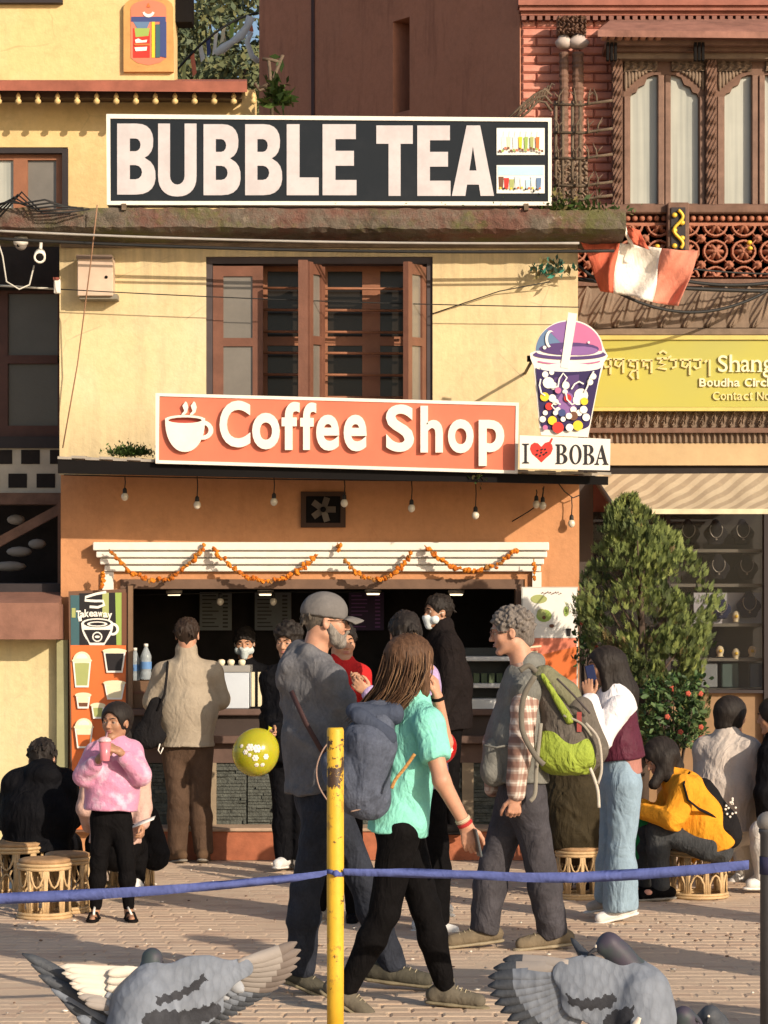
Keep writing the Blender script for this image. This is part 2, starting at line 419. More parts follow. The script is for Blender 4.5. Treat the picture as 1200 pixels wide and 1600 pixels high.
M_dred = plaster('dark_red_plaster', (0.42, 0.195, 0.13), (0.20, 0.09, 0.065), streak=0.8, patch=(0.38, 0.19, 0.13), pf=0.5, crack=0.1)
M_seam = mat('seam_dark', (0.06, 0.03, 0.03))
def concrete_moss():
    t = NT('mossy_concrete', (0.17, 0.085, 0.065), 0.95)
    t.mixc(t.ramp(t.noise(1.6, 8, 0.75), 0.40, 0.52), (0.165, 0.135, 0.105))
    t.mixc(t.math('MULTIPLY', t.ramp(t.noise(4, 9, 0.8), 0.5, 0.62), 0.7), (0.055, 0.05, 0.035))
    t.mixc(t.math('MULTIPLY', t.ramp(t.noise(2.3, 8, 0.75), 0.50, 0.62), 0.85), (0.12, 0.125, 0.04))
    t.mixc(t.math('MULTIPLY', t.ramp(t.noise(11, 6, 0.7), 0.62, 0.70), 0.7), (0.36, 0.30, 0.23))
    t.bump(t.noise(22, 8, 0.75), 0.9, 0.03); return t.done()
M_moss = concrete_moss()
M_shw = mat('shade_darkened_wood', (0.085, 0.040, 0.032), .6, .2, 6, .25, 60)  # window wood of the left house, colour darkened to carry its shade
M_wood = mat('dark_carved_wood', (0.155, 0.088, 0.062), 0.7, 0.25, 9, 0.4, 45)
M_wood2 = mat('grey_carved_wood', (0.20, 0.145, 0.105), 0.8, 0.25, 8, 0.4, 45)
M_terra = mat('terracotta_wood', (0.35, 0.14, 0.085), 0.7, 0.2, 12, 0.3, 50)
M_frame = mat('red_brown_window_wood', (0.16, 0.070, 0.045), 0.5, 0.2, 6, 0.25, 60)
M_frameo = mat('orange_brown_window_wood', (0.28, 0.12, 0.065), 0.5, 0.15, 6, 0.25, 60)
M_dark = mat('dark_frame_paint', (0.03, 0.024, 0.026), 0.6)
M_black = mat('black_paint', (0.008, 0.007, 0.007), 0.7, bump=0, spec=.08)
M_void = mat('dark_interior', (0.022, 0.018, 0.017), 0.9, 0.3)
M_white = mat('white_paint', (0.78, 0.74, 0.66), 0.6, 0.06, 8, 0.15)
M_tin = mat('canopy_sheet', (0.30, 0.27, 0.23), 0.6, 0.3, 5, 0.3)
M_iron = mat('rusty_iron', (0.13, 0.095, 0.065), 0.8, 0.35, 20, 0.5, 70)
M_cable = mat('black_cable', (0.02, 0.02, 0.02), 0.6, 0, bump=0)
M_gold = mat('gold_paint', (0.75, 0.50, 0.06), 0.4, 0.1, metal=0.3)
M_stone = mat('slate_stone', (0.085, 0.092, 0.08), 0.75, 0.4, 22, 0.9, 60, bd=0.012)
M_bwn = mat('counter_brown', (0.12, 0.075, 0.06), 0.6, 0.2, 8)
M_step = mat('red_step_paint', (0.36, 0.12, 0.06), 0.75, 0.25, 9, 0.5, 30)
def glassm(name, col, rough=0.12, spec=0.6):
    t = NT(name, col, rough, 0, spec); t.vary(0.15, 3); t.bump(t.noise(2.0, 2), 0.05, 0.02); MATS[name] = t.done(); return MATS[name]
M_pane = glassm('dusty_grey_pane', (0.17, 0.155, 0.135), 0.25)
M_paned = glassm('dark_pane', (0.018, 0.014, 0.011), 0.2, .3)
def curtain_pane():
    t = NT('curtained_pane', (0.42, 0.43, 0.38), 0.18, 0, 0.6)
    t.mixc(t.math('MULTIPLY', t.ramp(t.noise(1.0, 3, 0.5, t.coord((22, 1, 0.6))), 0.4, 0.7), 0.55), (0.20, 0.22, 0.21)); t.vary(0.08, 2)
    return t.done()
M_curt = curtain_pane()
def mortar_brick():
    t = NT('painted_red_brick', (0.56, 0.235, 0.175), 0.85, 0, 0.2)
    t.mixc(t.math('MULTIPLY', t.ramp(t.noise(6, 7, 0.7), 0.5, 0.7), 0.5), (0.64, 0.33, 0.26)); t.vary(0.2, 3); t.bump(t.noise(35, 6), 0.5, 0.01); return t.done()
M_brick = mortar_brick()
# ================================================================== ground
def ground_mat(name, base):
    t = NT(name, base, 0.92, 0, 0.2)
    t.mixc(t.math('MULTIPLY', t.ramp(t.noise(1.2, 7, 0.7), 0.42, 0.66), 0.6), (0.64, 0.51, 0.38))
    t.mixc(t.math('MULTIPLY', t.ramp(t.noise(0.9, 8, 0.75, t.coord((1, 1.6, 1), (0, 0, 0.5))), 0.54, 0.70), 0.5), (0.34, 0.245, 0.175))
    t.mixc(t.math('MULTIPLY', t.ramp(t.noise(14, 6, 0.7), 0.58, 0.72), 0.45), (0.28, 0.20, 0.15)); t.mixc(t.math('MULTIPLY', t.ramp(t.noise(60, 4, 0.7), 0.66, 0.74), 0.5), (0.6, 0.5, 0.4))
    t.bump(t.noise(30, 8, 0.7), 0.45, 0.008); return t.done()
M_grd = ground_mat('dusty_ground', (0.57, 0.44, 0.32)); M_pav = ground_mat('brick_paver', (0.58, 0.44, 0.32)); M_pav2 = ground_mat('brick_paver_dark', (0.51, 0.37, 0.27))
g = MB(); g.add([(-80, -40, -0.0025), (80, -40, -0.0025), (80, 120, -0.0025), (-80, 120, -0.0025)], [(0, 1, 2, 3)]); GROUND = g.build('ground', M_grd, kind='structure')
def paver_mesh(w, d, mats, seed):
    r = random.Random(seed); m = MB(); h = 0.010; b = 0.010
    j = lambda: r.uniform(-0.004, 0.004)
    tz = [r.uniform(-0.0012, 0.0010) for _ in range(4)]
    lo = [(-w/2+j(), -d/2+j(), -0.03), (w/2+j(), -d/2+j(), -0.03), (w/2+j(), d/2+j(), -0.03), (-w/2+j(), d/2+j(), -0.03)]
    md = [(x, y, -0.0035+tz[i]) for i, (x, y, z) in enumerate(lo)]
    tp = [(x*(1-2*b/w), y*(1-2*b/d), 0.0+tz[i]) for i, (x, y, z) in enumerate(lo)]
    vs = lo+md+tp; fs = [(8, 9, 10, 11)]+[(i, (i+1) % 4, 4+(i+1) % 4, 4+i) for i in range(4)]+[(4+i, 4+(i+1) % 4, 8+(i+1) % 4, 8+i) for i in range(4)]
    return m.add(vs, fs)
PW, PD = 0.225, 0.112
pm = [paver_mesh(PW-0.006, PD-0.006, None, i) for i in range(8)]
pmesh = [p.mesh('paver', M_pav if i % 3 else M_pav2) for i, p in enumerate(pm)]
far = MB(); cntp = 0; row = 0; y = 10.05
while y < 17.2:
    lim = 600*(y)/F+0.7; x = -lim-(0.5*PW if row % 2 else 0)
    while x < lim:
        z = 0.002*math.sin(x*1.9+y*1.3)+0.0015*math.sin(y*3.1-x)+0.001
        i = random.randrange(8); px = CX+F*x/y
        if cntp < 300 and -40 < px < 1240 and y > 10.2:
            o = bpy.data.objects.new('paver', pmesh[i]); COL.objects.link(o); o.parent = GROUND; o.location = (x, y, z); o.rotation_euler = (random.uniform(-.012, .012), random.uniform(-.01, .01), random.uniform(-.03, .03)); cntp += 1
        else:
            far.add([(v[0]+x, v[1]+y, v[2]+z) for v in pm[i].v], pm[i].f, 0 if i % 3 else 1)
        x += PW
    y += PD; row += 1
far.build('paver_field', [M_pav, M_pav2], GROUND, kind='stuff')
lit = MB()
for i in range(260):     # scraps, grains and pebbles on the pavement
    Y = random.uniform(10.3, 17.0); X = random.uniform(-1, 1)*0.16*Y; r = random.uniform(0.003, 0.009)
    lit.ell((X, Y, 0.006+r*0.4), (r*random.uniform(0.8, 2.2), r*random.uniform(0.8, 1.8), r*0.6), 5, 3, random.randrange(3))
props(lit.build('litter', [mat('litter_pale', (0.7, 0.66, 0.58), bump=0), mat('litter_grey', (0.3, 0.27, 0.24), bump=0), mat('litter_brown', (0.16, 0.1, 0.07), bump=0)], kind='stuff'), 'small pale scraps and grains scattered on the pavement')
# ================================================================== coffee shop building
YF = 17.7
SHOP = thing('coffee_shop_building', 'yellow and orange two-storey shop building with an open counter under a sheet canopy', 'building', (0, YF, 0))
w = MB(); w.pbox(93, 372, 322, 742, YF, 0.3); w.pbox(676, 372, 903, 742, YF, 0.3); w.pbox(322, 372, 676, 401, YF, 0.3); w.pbox(322, 655, 676, 742, YF, 0.3); w.build('upper_wall', M_yel, SHOP)
w = MB(); w.pbox(95, 742, 905, 905, YF+0.01, 0.3); w.pbox(95, 905, 188, 1335, YF+0.01, 0.3); w.pbox(820, 905, 905, 1335, YF+0.01, 0.3); w.build('lower_wall', M_org, SHOP)
# sides / rest of the volume
w = MB(); a = W(93, 1335, YF); b = W(903, 372, YF); w.box((a.x, YF+0.3, 0), (a.x+0.25, 19.45, b.z)); w.box((b.x-0.25, YF+0.3, 0), (b.x, 19.45, b.z)); w.box((a.x, 19.45, 0), (b.x-.8, 19.5, b.z)); w.build('side_wall', M_org, SHOP)
zfl = W(0, 742, YF).z; w = MB(); w.box((a.x+.26, YF+0.31, zfl-.05), (b.x-.26, 19.4, zfl+.1)); w.build('floor_slab', M_void, SHOP)
# ledge slab carrying the big sign, with a shallow soffit
YL = 17.32
def ledge():
    n = 90; m = MB(); r = random.Random(3); P = []
    prof = [(0.0, 326, 0.45), (0.0, 326, 0.0), (0.012, 341, -0.012), (0.0, 356, 0.0), (0.03, 361, 0.05), (0.1, 372, 0.45)]
    xs = [-40+1018*i/n for i in range(n+1)]
    for (dy, py, d) in prof:
        rowp = []
        for x in xs:
            wob = r.uniform(-1, 1); tilt = (x-480)*0.004
            yy = py+tilt+wob*(1.6 if d < 0.3 else 0); pt = W(x, yy, YL+0.0); rowp.append(Vector((pt.x, YL+d+r.uniform(-.006, .006), pt.z)))
        P.append(rowp)
    m.grid(P, sm=False)
    for e in (0, n): m.add([P[i][e] for i in range(len(P))], [tuple(range(len(P)))])
    return m
ledge().build('concrete_ledge', M_moss, SHOP)
# dark strip coloured for the ledge overhang's shade and its cable runs
w = MB(); w.pbox(95, 366, 903, 386, YF-0.05, 0.045); w.build('soffit_shade_strip', mat('soffit_shade_grey', (0.20, 0.15, 0.11), 0.9, 0.3), SHOP)
# window of the upper floor
win = MB()
win.pbox(322, 401, 332, 655, YF+0.02, 0.12); win.pbox(667, 401, 676, 655, YF+0.02, 0.12); win.pbox(332, 401, 667, 412, YF+0.02, 0.12)
WIN = win.build('window_frame', mat('dark_surround', (0.065, 0.052, 0.055), 0.7), SHOP)
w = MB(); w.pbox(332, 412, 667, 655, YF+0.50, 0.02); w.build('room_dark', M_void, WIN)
w = MB()
for (x0, x1) in ((408, 418), (468, 512), (566, 594), (632, 640)): w.pbox(x0, 416, x1, 655, YF+0.24, 0.04)
for (y0, y1) in ((414, 424), (526, 540), (640, 655)): w.pbox(408, y0, 640, y1, YF+0.243, 0.036)
w.build('inner_frame', M_frameo, WIN)
pn = MB()
for (x0, x1, y0, y1) in ((418, 468, 424, 526), (418, 468, 540, 640), (512, 566, 424, 526), (512, 566, 540, 640), (594, 632, 424, 526), (594, 632, 540, 640)): pn.pbox(x0, y0, x1, y1, YF+0.26, 0.006)
pn.build('pane', M_paned, WIN)
cu_ = MB(); cu_.pbox(513, 424, 545, 640, YF+0.275, 0.01); cu_.build('curtain', mat('olive_curtain', (0.16, 0.13, 0.09), 0.9), WIN)
for yy in (450, 484, 518, 551, 585, 620):
    w = MB(); w.tube([W(400, yy, YF+0.15), W(640, yy+1.5, YF+0.15)], 0.010, 8); w.build('window_bar', M_frameo, WIN)
def casement(pts, Yl, Yr, rails, name='casement'):
    """pts px: left x, right x, top-left y, top-right y, bottom; hinged leaf seen obliquely"""
    xl, xr, ytl, ytr, yb = pts
    A_, B_, C_, D_ = W(xl, yb, Yl), W(xr, yb, Yr), W(xr, ytr, Yr), W(xl, ytl, Yl)
    u = (B_-A_); L_ = u.length; u.normalize(); n = Vector((0, 0, 1)).cross(u); st = min(0.075, L_*0.30)
    z0 = min(A_.z, B_.z); z1 = D_.z; z1b = C_.z
    m = MB(); t = 0.02
    def pl(s0, s1, za, zb): c = A_+u*(s0+s1)/2; c.z = (za+zb)/2; m.obox(c, u*(s1-s0)/2, n*t, Vector((0, 0, (zb-za)/2)))
    pl(0, st, z0, z1); pl(L_-st, L_, z0, z1); pl(st, L_-st, z1-0.075, z1-0.001)
    zs = [W(0, r, (Yl+Yr)/2).z for r in rails]
    for z in zs: pl(st, L_-st, z-0.03, z+0.03)
    o = m.build(name, M_frame, WIN)
    m = MB(); c = A_+u*L_/2; c.z = (z0+z1)/2; m.obox(c, u*(L_/2-st), n*0.004, Vector((0, 0, (z1-z0)/2-0.07))); m.build('pane', M_pane, o)
casement((333, 411, 416, 416, 655), YF+0.045, YF+0.045, [535])
casement((480, 504, 408, 412, 655), YF-0.33, YF-0.02, [532])
casement((634, 662, 408, 412, 655), YF-0.34, YF-0.02, [534])
w = MB(); w.pbox(466, 406, 481, 655, YF-0.335, 0.035); w.build('casement_edge', M_frame, WIN)
# canopy
def canopy():
    yl, yr = YF-0.82, YF-0.82
    fl, fr = W(90, 713, yl), W(955, 740, yr); bl = Vector((fl.x, YF-0.01, fl.z+0.035)); br = Vector((fr.x, YF-0.01, fr.z+0.05)); t = Vector((0, 0, 0.018))
    m = MB(); n = 40
    for i in range(n):     # shallow corrugated sheet
        a0, a1 = i/n, (i+1)/n; f0 = fl.lerp(fr, a0); f1 = fl.lerp(fr, a1); b0 = bl.lerp(br, a0); b1 = bl.lerp(br, a1); k = Vector((0, 0, 0.008 if i % 2 else 0))
        m.hexa([f0+k-t, f1+k-t, b1+k-t, b0+k-t, f0+k, f1+k, b1+k, b0+k])
    return m, fl, fr, bl, br
m, cfl, cfr, cbl, cbr = canopy(); CAN = m.build('canopy', M_tin, SHOP)
m = MB(); dz = Vector((0, 0, 0.095)); o1 = Vector((0, 0.012, -0.02)); o2 = Vector((0, 0.04, -0.02)); xr_ = cfl.lerp(cfr, 0.995)
m.hexa([cfl+o1-dz, xr_+o1-dz*0.6, xr_+o2-dz*0.6, cfl+o2-dz, cfl+o1, xr_+o1, xr_+o2, cfl+o2]); m.build('canopy_fascia', M_black, CAN)
for a in (0.02, 0.2, 0.4, 0.6, 0.8, 0.93):
    m = MB(); p = cfl.lerp(cfr, a); q = cbl.lerp(cbr, a); m.bar(p+Vector((0, .05, -.05)), q+Vector((0, 0, -.05)), 0.03, 0.04); m.build('canopy_beam', M_black, CAN)
# white cornice over the counter opening
for i, (x0, x1, y0, y1, pr) in enumerate(((145, 858, 847, 860, .11), (150, 855, 861.2, 871, .085), (156, 850, 872.2, 882, .06), (163, 845, 883.2, 893, .035))):
    m = MB(); m.pbox(x0, y0, x1, y1, YF-pr, pr+0.009); bevel(m.build('cornice_moulding', M_white, SHOP), 0.008, 2)
for bx in ((160, 894, 177, 925), (832, 894, 846, 918)): m = MB(); m.pbox(*bx, YF-0.03, 0.035); m.build('cornice_bracket', M_white, SHOP)
# opening frame
m = MB(); m.pbox(188, 905, 818, 920, YF-0.02, 0.2); m.pbox(186, 920, 199, 1120, YF-0.015, 0.22); m.pbox(806, 920, 820, 1120, YF-0.015, 0.22); m.build('opening_frame', mat('brown_beam', (0.15, 0.09, 0.06), 0.7, 0.2), SHOP)
# room behind the counter
a = W(186, 1300, YF); b = W(820, 905, YF)
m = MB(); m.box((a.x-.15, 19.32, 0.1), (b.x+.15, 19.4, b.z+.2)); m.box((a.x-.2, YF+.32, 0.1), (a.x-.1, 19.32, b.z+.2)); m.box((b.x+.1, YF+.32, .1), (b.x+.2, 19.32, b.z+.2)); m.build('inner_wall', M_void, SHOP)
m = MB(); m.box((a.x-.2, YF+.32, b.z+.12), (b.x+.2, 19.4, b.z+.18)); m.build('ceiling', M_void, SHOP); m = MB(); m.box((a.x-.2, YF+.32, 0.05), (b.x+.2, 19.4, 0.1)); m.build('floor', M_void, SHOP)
# ceiling downlights (lit)
for (px, py, Y) in ((272, 931, 18.4), (415, 931, 18.4), (583, 930, 18.4), (713, 931, 18.4)):
    m = MB(); c = W(px, py, Y); c.z = W(0, py-3, Y).z; m.lathe(c, [(0.055, 0.0), (0.062, 0.012), (0.062, 0.03)], 16); o = m.build('downlight', M_white, SHOP)
    m = MB(); m.lathe(c-Vector((0, 0, 0.006)), [(0.045, -0.006), (0.05, 0.005)], 16); m.build('lamp_disc', emis('warm_lamp', (1.0, 0.80, 0.5), 2.2), o)
# counter
CT = YF-0.16
m = MB(); m.pbox(188, 1108, 818, 1118, CT-0.06, 0.50); bevel(m.build('counter_top', M_bwn, SHOP), 0.006)
m = MB(); m.pbox(188, 1118, 818, 1150, CT, 0.3); m.build('counter_panel', mat('counter_dark', (0.05, 0.035, 0.03), 0.6), SHOP)
m = MB(); m.pbox(200, 1150, 818, 1162, CT-0.10, 0.4); bevel(m.build('serving_ledge', M_bwn, SHOP), 0.006)
m = MB(); m.pbox(200, 1162, 818, 1192, CT-0.01, 0.3); m.build('counter_panel', M_bwn, SHOP)
for (x0, x1) in ((205, 326), (338, 385), (387, 440), (452, 560), (562, 640), (642, 722), (740, 815)):
    m = MB(); m.pbox(x0, 1192, x1, 1296, CT+0.02, 0.2, 0); r = random.Random(x0)
    yy = 1193
    while yy < 1294:
        h = r.uniform(4, 7.5); xx = x0
        while xx < x1-2:
            l_ = r.uniform(12, 42); d = r.uniform(0, 0.022); m.pbox(xx+.3, yy+.4, min(xx+l_, x1)-.3, min(yy+h, 1296)-.3, CT+0.018-d, 0.03); xx += l_
        yy += h
    m.build('slate_panel', M_stone, SHOP, kind='stuff')
for (x0, x1) in ((326, 338), (440, 452), (722, 740), (815, 830)):
    m = MB(); m.pbox(x0, 1192, x1, 1296, CT-0.01, 0.2); m.build('counter_post', mat('beige_post', (0.28, 0.22, 0.15), 0.8, 0.2), SHOP)
m = MB(); m.pbox(228, 1299, 880, 1344, 17.25, 0.45); m.build('step', M_step, SHOP); m = MB(); m.pbox(226, 1294, 882, 1299.5, 17.23, 0.47); bevel(m.build('step_edge', mat('worn_step_edge', (0.42, 0.30, 0.21), 0.85, 0.3), SHOP), 0.006)
# ---------------------------------------------------------------- things in the shop
def emitless(name, c, r=0.5): return mat(name, c, r, 0.08, bump=0.05)
for (x0, x1, lab, cc) in ((312, 362, 'dim white menu board on the back wall, the left one behind the counter', (0.20, 0.21, 0.21)), (398, 455, 'dim white menu board behind the young man looking down', (0.17, 0.18, 0.19)), (545, 600, 'dark purple menu board on the back wall behind the man in the cap', (0.05, 0.02, 0.075))):
    t = thing('menu_board', lab, 'menu', W((x0+x1)/2, 1000, 19.2)); m = MB(); m.pbox(x0, 925, x1, 985, 19.2, 0.02); m.build('board', emitless('menu_%d' % x0, cc), t)
    m = MB(); r = random.Random(x0)
    for i in range(9):
        yy = 930+i*6; m.pbox(x0+4, yy, x0+4+r.uniform(14, 26), yy+1.8, 19.195, 0.004); m.pbox(x1-14, yy, x1-6, yy+2.6, 19.195, 0.004)
    m.build('menu_lines', mat('menu_ink_%d' % x0, (0.05, 0.05, 0.05) if x0 != 545 else (0.25, 0.1, 0.3), bump=0), t)
def bottle(px, py, Y, h, lab, c=(0.55, 0.62, 0.66)):
    t = thing('water_bottle', lab, 'bottle', W(px, py, Y)); b = W(px, py, Y); r = h*0.155
    m = MB(); m.lathe(b, [(r*.9, 0), (r, .01), (r, h*.2), (r*.93, h*.24), (r, h*.28), (r, h*.5), (r*.94, h*.54), (r, h*.58), (r*.98, h*.66), (r*.5, h*.84), (r*.36, h*.88), (r*.36, h*.93)], 16)
    g_ = NT('bottle_plastic', c, 0.1, 0, 0.6); g_.b.inputs['Transmission Weight'].default_value = 0.5; g_.b.inputs['IOR'].default_value = 1.3
    m.build('bottle_body', MATS.setdefault('bottle_plastic', g_.done()), t)
    m = MB(); m.lathe(b+Vector((0, 0, h*.30)), [(r*1.03, 0), (r*1.03, h*.2)], 16, cap=False); m.build('bottle_label', mat('bottle_label', (0.12, 0.25, 0.5), bump=0), t)
    m = MB(); m.lathe(b+Vector((0, 0, h*.92)), [(r*.4, 0), (r*.4, h*.07), (r*.3, h*.08)], 12); m.build('bottle_cap', M_white, t)
bottle(228, 1062, CT+0.2, 0.26, 'clear plastic water bottle with a white cap at the left end of the counter')
bottle(211, 1064, CT+0.25, 0.24, 'bluish water bottle at the frame, left of the clear bottle')
t = thing('wooden_box', 'low brown box standing on the counter under the bottles', 'box', W(222, 1108, CT+.1)); m = MB(); m.pbox(200, 1064, 246, 1107, CT+0.12, 0.28); bevel(m.build('box_body', mat('box_wood', (0.16, 0.09, 0.05), 0.6), t)); m = MB(); m.pbox(203, 1080, 243, 1084, CT+0.112, 0.01); m.build('box_rail', M_frame, t)
t = thing('display_case', 'glass topped white case with small pots on the counter beside the man in beige', 'display case', W(365, 1108, CT)); m = MB(); m.pbox(335, 1050, 389, 1107, CT+0.02, 0.3); bevel(m.build('case_body', mat('case_white', (0.55, 0.60, 0.66), 0.25, 0.05, bump=0.02), t))
m = MB(); m.pbox(333, 1040, 391, 1050, CT+0.01, 0.32); m.build('case_lid', mat('case_glass', (0.30, 0.29, 0.27), 0.2), t)
for i, px in enumerate((346, 361, 378)):
    m = MB(); c = W(px, 1040, CT+.12); m.lathe(c, [(.018, 0), (.026, .02), (.026, .035), (.015, .045)], 12); o = m.build('pot', mat('cream_pot', (0.75, 0.68, 0.5), 0.4), t); m = MB(); m.lathe(c+Vector((0, 0, .036)), [(.02, 0), (.02, .006)], 10); m.build('pot_lid', mat('red_lid', (0.4, 0.1, 0.05)), o)
t = thing('price_card', 'pale pillar-shaped card stand at the right of the white counter case', 'card', W(402, 1108, CT)); m = MB(); m.pbox(393, 1050, 398, 1104, CT+.04, .02); m.build('card', mat('cream_card', (0.7, 0.62, 0.42)), t); m = MB(); m.pbox(403, 1050, 409, 1104, CT+.04, .02); m.build('card', MATS['cream_card'], t); m = MB(); m.pbox(391, 1104, 411, 1108, CT+.02, .08); m.build('card_base', M_black, t)
t = thing('display_fridge', 'white lit glass display fridge at the right end of the counter', 'fridge', W(770, 1140, CT))
for (y0, y1) in ((1026, 1033), (1068, 1075), (1092, 1116), (1124, 1133)):
    m = MB(); m.pbox(722, y0, 806, y1, CT+.02+(y0 % 3)*.02, .34); bevel(m.build('shelf' if y1-y0 < 12 else 'front_panel', mat('fridge_white', (0.62, 0.63, 0.62), 0.35, 0.04, bump=0), t), .004)
m = MB(); m.pbox(722, 1012, 806, 1138, CT+.38, .02); m.build('back_panel', mat('fridge_dark', (0.04, 0.045, 0.045), 0.3), t)
m = MB(); m.pbox(800, 1012, 806, 1138, CT+.005, .36); m.build('side_post', M_dark, t)
for i in range(6):
    m = MB(); m.pbox(728+i*12, 1052, 737+i*12, 1067, CT+.15, .08); m.build('food_tray', mat('food_green', (0.10, 0.13, 0.07)), t)
# exhaust vent above the cornice
t = thing('exhaust_fan', 'dark square exhaust fan set in the orange wall under the canopy', 'fan', W(505, 824, YF)); m = MB(); m.pbox(470, 768, 478, 824, YF-.02, .04); m.pbox(532, 768, 540, 824, YF-.02, .04); m.pbox(478, 768, 532, 775, YF-.02, .04); m.pbox(478, 817, 532, 824, YF-.02, .04); m.build('fan_frame', mat('fan_brown', (0.05, 0.025, 0.015)), t)
m = MB(); m.pbox(478, 775, 532, 817, YF-.002, .004); m.build('fan_back', M_black, t)
for i in range(5):
    a_ = i*2*PI/5; m = MB(); c = W(505, 796, YF-.015); m.obox(c+Vector((math.cos(a_), 0, math.sin(a_)))*.05, Vector((math.cos(a_), 0, math.sin(a_)))*.04, Vector((0, .008, 0)), Vector((-math.sin(a_), .3, math.cos(a_)))*.022); m.build('fan_blade', mat('fan_grey', (0.10, 0.08, 0.065), .5), t)
m = MB(); m.lathe(W(505, 796, YF-.03), [(.02, 0), (.02, .02)], 12, axis=(0, -1, 0)); m.build('fan_hub', M_black, t)
# ================================================================== electric box, conduit, wires
t = thing('meter_box', 'pale beige metal meter box high on the yellow wall left of the window', 'meter box', W(148, 466, YF)); m = MB(); m.pbox(121, 403, 176, 462, YF-.17, .17); bevel(m.build('box_body', mat('beige_metal', (0.55, 0.42, 0.32), 0.5, 0.15, 4), t)); m = MB(); m.pbox(119, 398, 175, 404, YF-.19, .19); m.build('box_lid', mat('dark_metal', (0.18, 0.13, 0.1), 0.5), t); m = MB(); m.pbox(124, 459, 183, 467, YF-.14, .14); m.build('box_tray', mat('tray_metal', (0.22, 0.2, 0.16)), t); m = MB(); m.lathe(W(166, 433, YF-.171), [(.012, 0), (.008, .008)], 10, axis=(0, -1, 0)); m.build('lock', M_black, t)
def sag(a, b, s, n=14): return [a.lerp(b, i/n)-Vector((0, 0, s*4*(i/n)*(1-i/n))) for i in range(n+1)]
def wire(pts, r, lab, m_=None, name='cable', cat='cable'):
    m = MB(); m.tube(pts, r, 5); return m.build(name, m_ or M_cable, single=(lab, cat))
wire(sag(W(-20, 360, 17.2), W(905, 380, 17.25), 0.03, 30), .009, 'grey cable running along the underside of the concrete ledge', mat('grey_cable', (0.35, 0.33, 0.3)))
wire(sag(W(-20, 372, 17.35), W(960, 392, 17.4), 0.04, 30), .012, 'thick black cable just below the concrete ledge')
wire(sag(W(95, 452, 17.45), W(905, 480, 17.5), 0.02, 20), .004, 'thin wire stretched across the front of the upper window')
wire([W(152, 320, 17.2), W(143, 400, 17.3), W(134, 470, 17.45), W(121, 570, 17.55), W(98, 700, 17.62)], .005, 'thin brown wire hanging down the yellow wall over the meter box', mat('brown_wire', (0.3, 0.17, 0.1)))
wire([W(860, 440, 17.6), W(780, 455, 17.66), W(676, 490, 17.68)], .004, 'fine wire slanting over the right half of the yellow wall')
wire(sag(W(890, 372, 17.8), W(1215, 440, 18.6), 0.14, 24), .014, 'thick sagging black cable in front of the carved balcony')
wire(sag(W(885, 400, 17.9), W(1215, 445, 18.5), 0.30, 24), .012, 'lower sagging black cable crossing the carved beam')
wire(sag(W(900, 436, 18.0), W(1215, 455, 18.5), 0.02, 24), .016, 'straight black cable along the foot of the balcony')
wire(sag(W(900, 385, 17.9), W(1215, 428, 18.5), 0.05, 24), .007, 'thin black cable under the hanging flag')
wire([W(-5, 372, 17.3), W(4, 400, 17.3), W(10, 440, 17.3), W(30, 452, 17.3), W(46, 445, 17.35), W(53, 415, 17.4)], .006, 'white loop of cable under the two security cameras', mat('white_cable', (0.5, 0.48, 0.42)))
wire([W(-5, 446, 17.9), W(93, 452, 17.8)], .008, 'pale conduit pipe above the dark left window', mat('white_cable', (0.5, 0.48, 0.42)))
# tangle of wires at top-left of the ledge
for i in range(5):
    r_ = random.Random(i); a = W(-15+i*3, 322+i*5, 17.3); wire([a, W(10+i*6, 316-i*4, 17.25+.02*i), W(35+i*8, 318+i*4, 17.22), W(70+i*9, 312+i*5, 17.2), W(100+i*10, 322+i*1.2, 17.25)], .007, ['looping cable lying on the left end of the ledge, highest of its tangle', 'second cable in the tangle on the left end of the ledge', 'middle cable of the tangle over the left ledge end', 'fourth cable in the tangle at the left ledge end', 'lowest cable of the tangle over the left ledge end'][i])
# security cameras
t = thing('dome_camera', 'white dome security camera hanging under the left ledge end', 'camera', W(33, 392, 17.5)); c = W(33, 381, 17.5); m = MB(); m.lathe(c, [(.052, 0), (.055, .03), (.045, .05)], 18, axis=(0, -.4, .9)); m.build('camera_base', M_white, t); m = MB(); m.ell(c-Vector((0, .004, .004)), .044, 14, 10); m.build('dome', mat('smoky_dome', (0.25, 0.22, 0.2), 0.1), t); m = MB(); m.lathe(c+Vector((-.012, -.04, -.015)), [(.014, 0), (.01, .008)], 10, axis=(0, -1, -.2)); m.build('lens', M_black, t)
m = MB(); m.tube([c+Vector((0, .01, .05)), c+Vector((0, .05, .12))], .015, 8); m.build('mount', M_white, t)
t = thing('bullet_camera', 'white bullet security camera pointing down beside the dome camera', 'camera', W(63, 412, 17.45)); c = W(62, 402, 17.3); ax_ = Vector((0.12, -1, -.30)).normalized(); m = MB(); m.lathe(c-ax_*.17, [(.03, 0), (.04, .02), (.042, .17)], 16, axis=ax_); m.build('camera_body', M_white, t); m = MB(); m.lathe(c, [(.043, -.002), (.043, .006), (.030, .007), (.028, -.001)], 16, axis=ax_); m.build('rim', M_white, t); m = MB(); m.lathe(c, [(.029, 0), (.02, .004), (.002, .005)], 14, axis=ax_); m.build('lens', M_black, t); m = MB(); m.tube([c-ax_*.15, c-ax_*.15+Vector((0, .05, .1))], .012, 8); m.build('mount', M_white, t)
t = thing('junction_box', 'small white junction box at the left corner of the yellow wall', 'junction box', W(89, 460, 17.75)); m = MB(); m.pbox(84, 436, 94, 458, 17.66, .05); bevel(m.build('box_body', M_white, t)); m = MB(); m.pbox(83, 433, 92, 437, 17.65, .05); m.build('box_lid', mat('box_red', (0.25, 0.07, 0.05)), t)
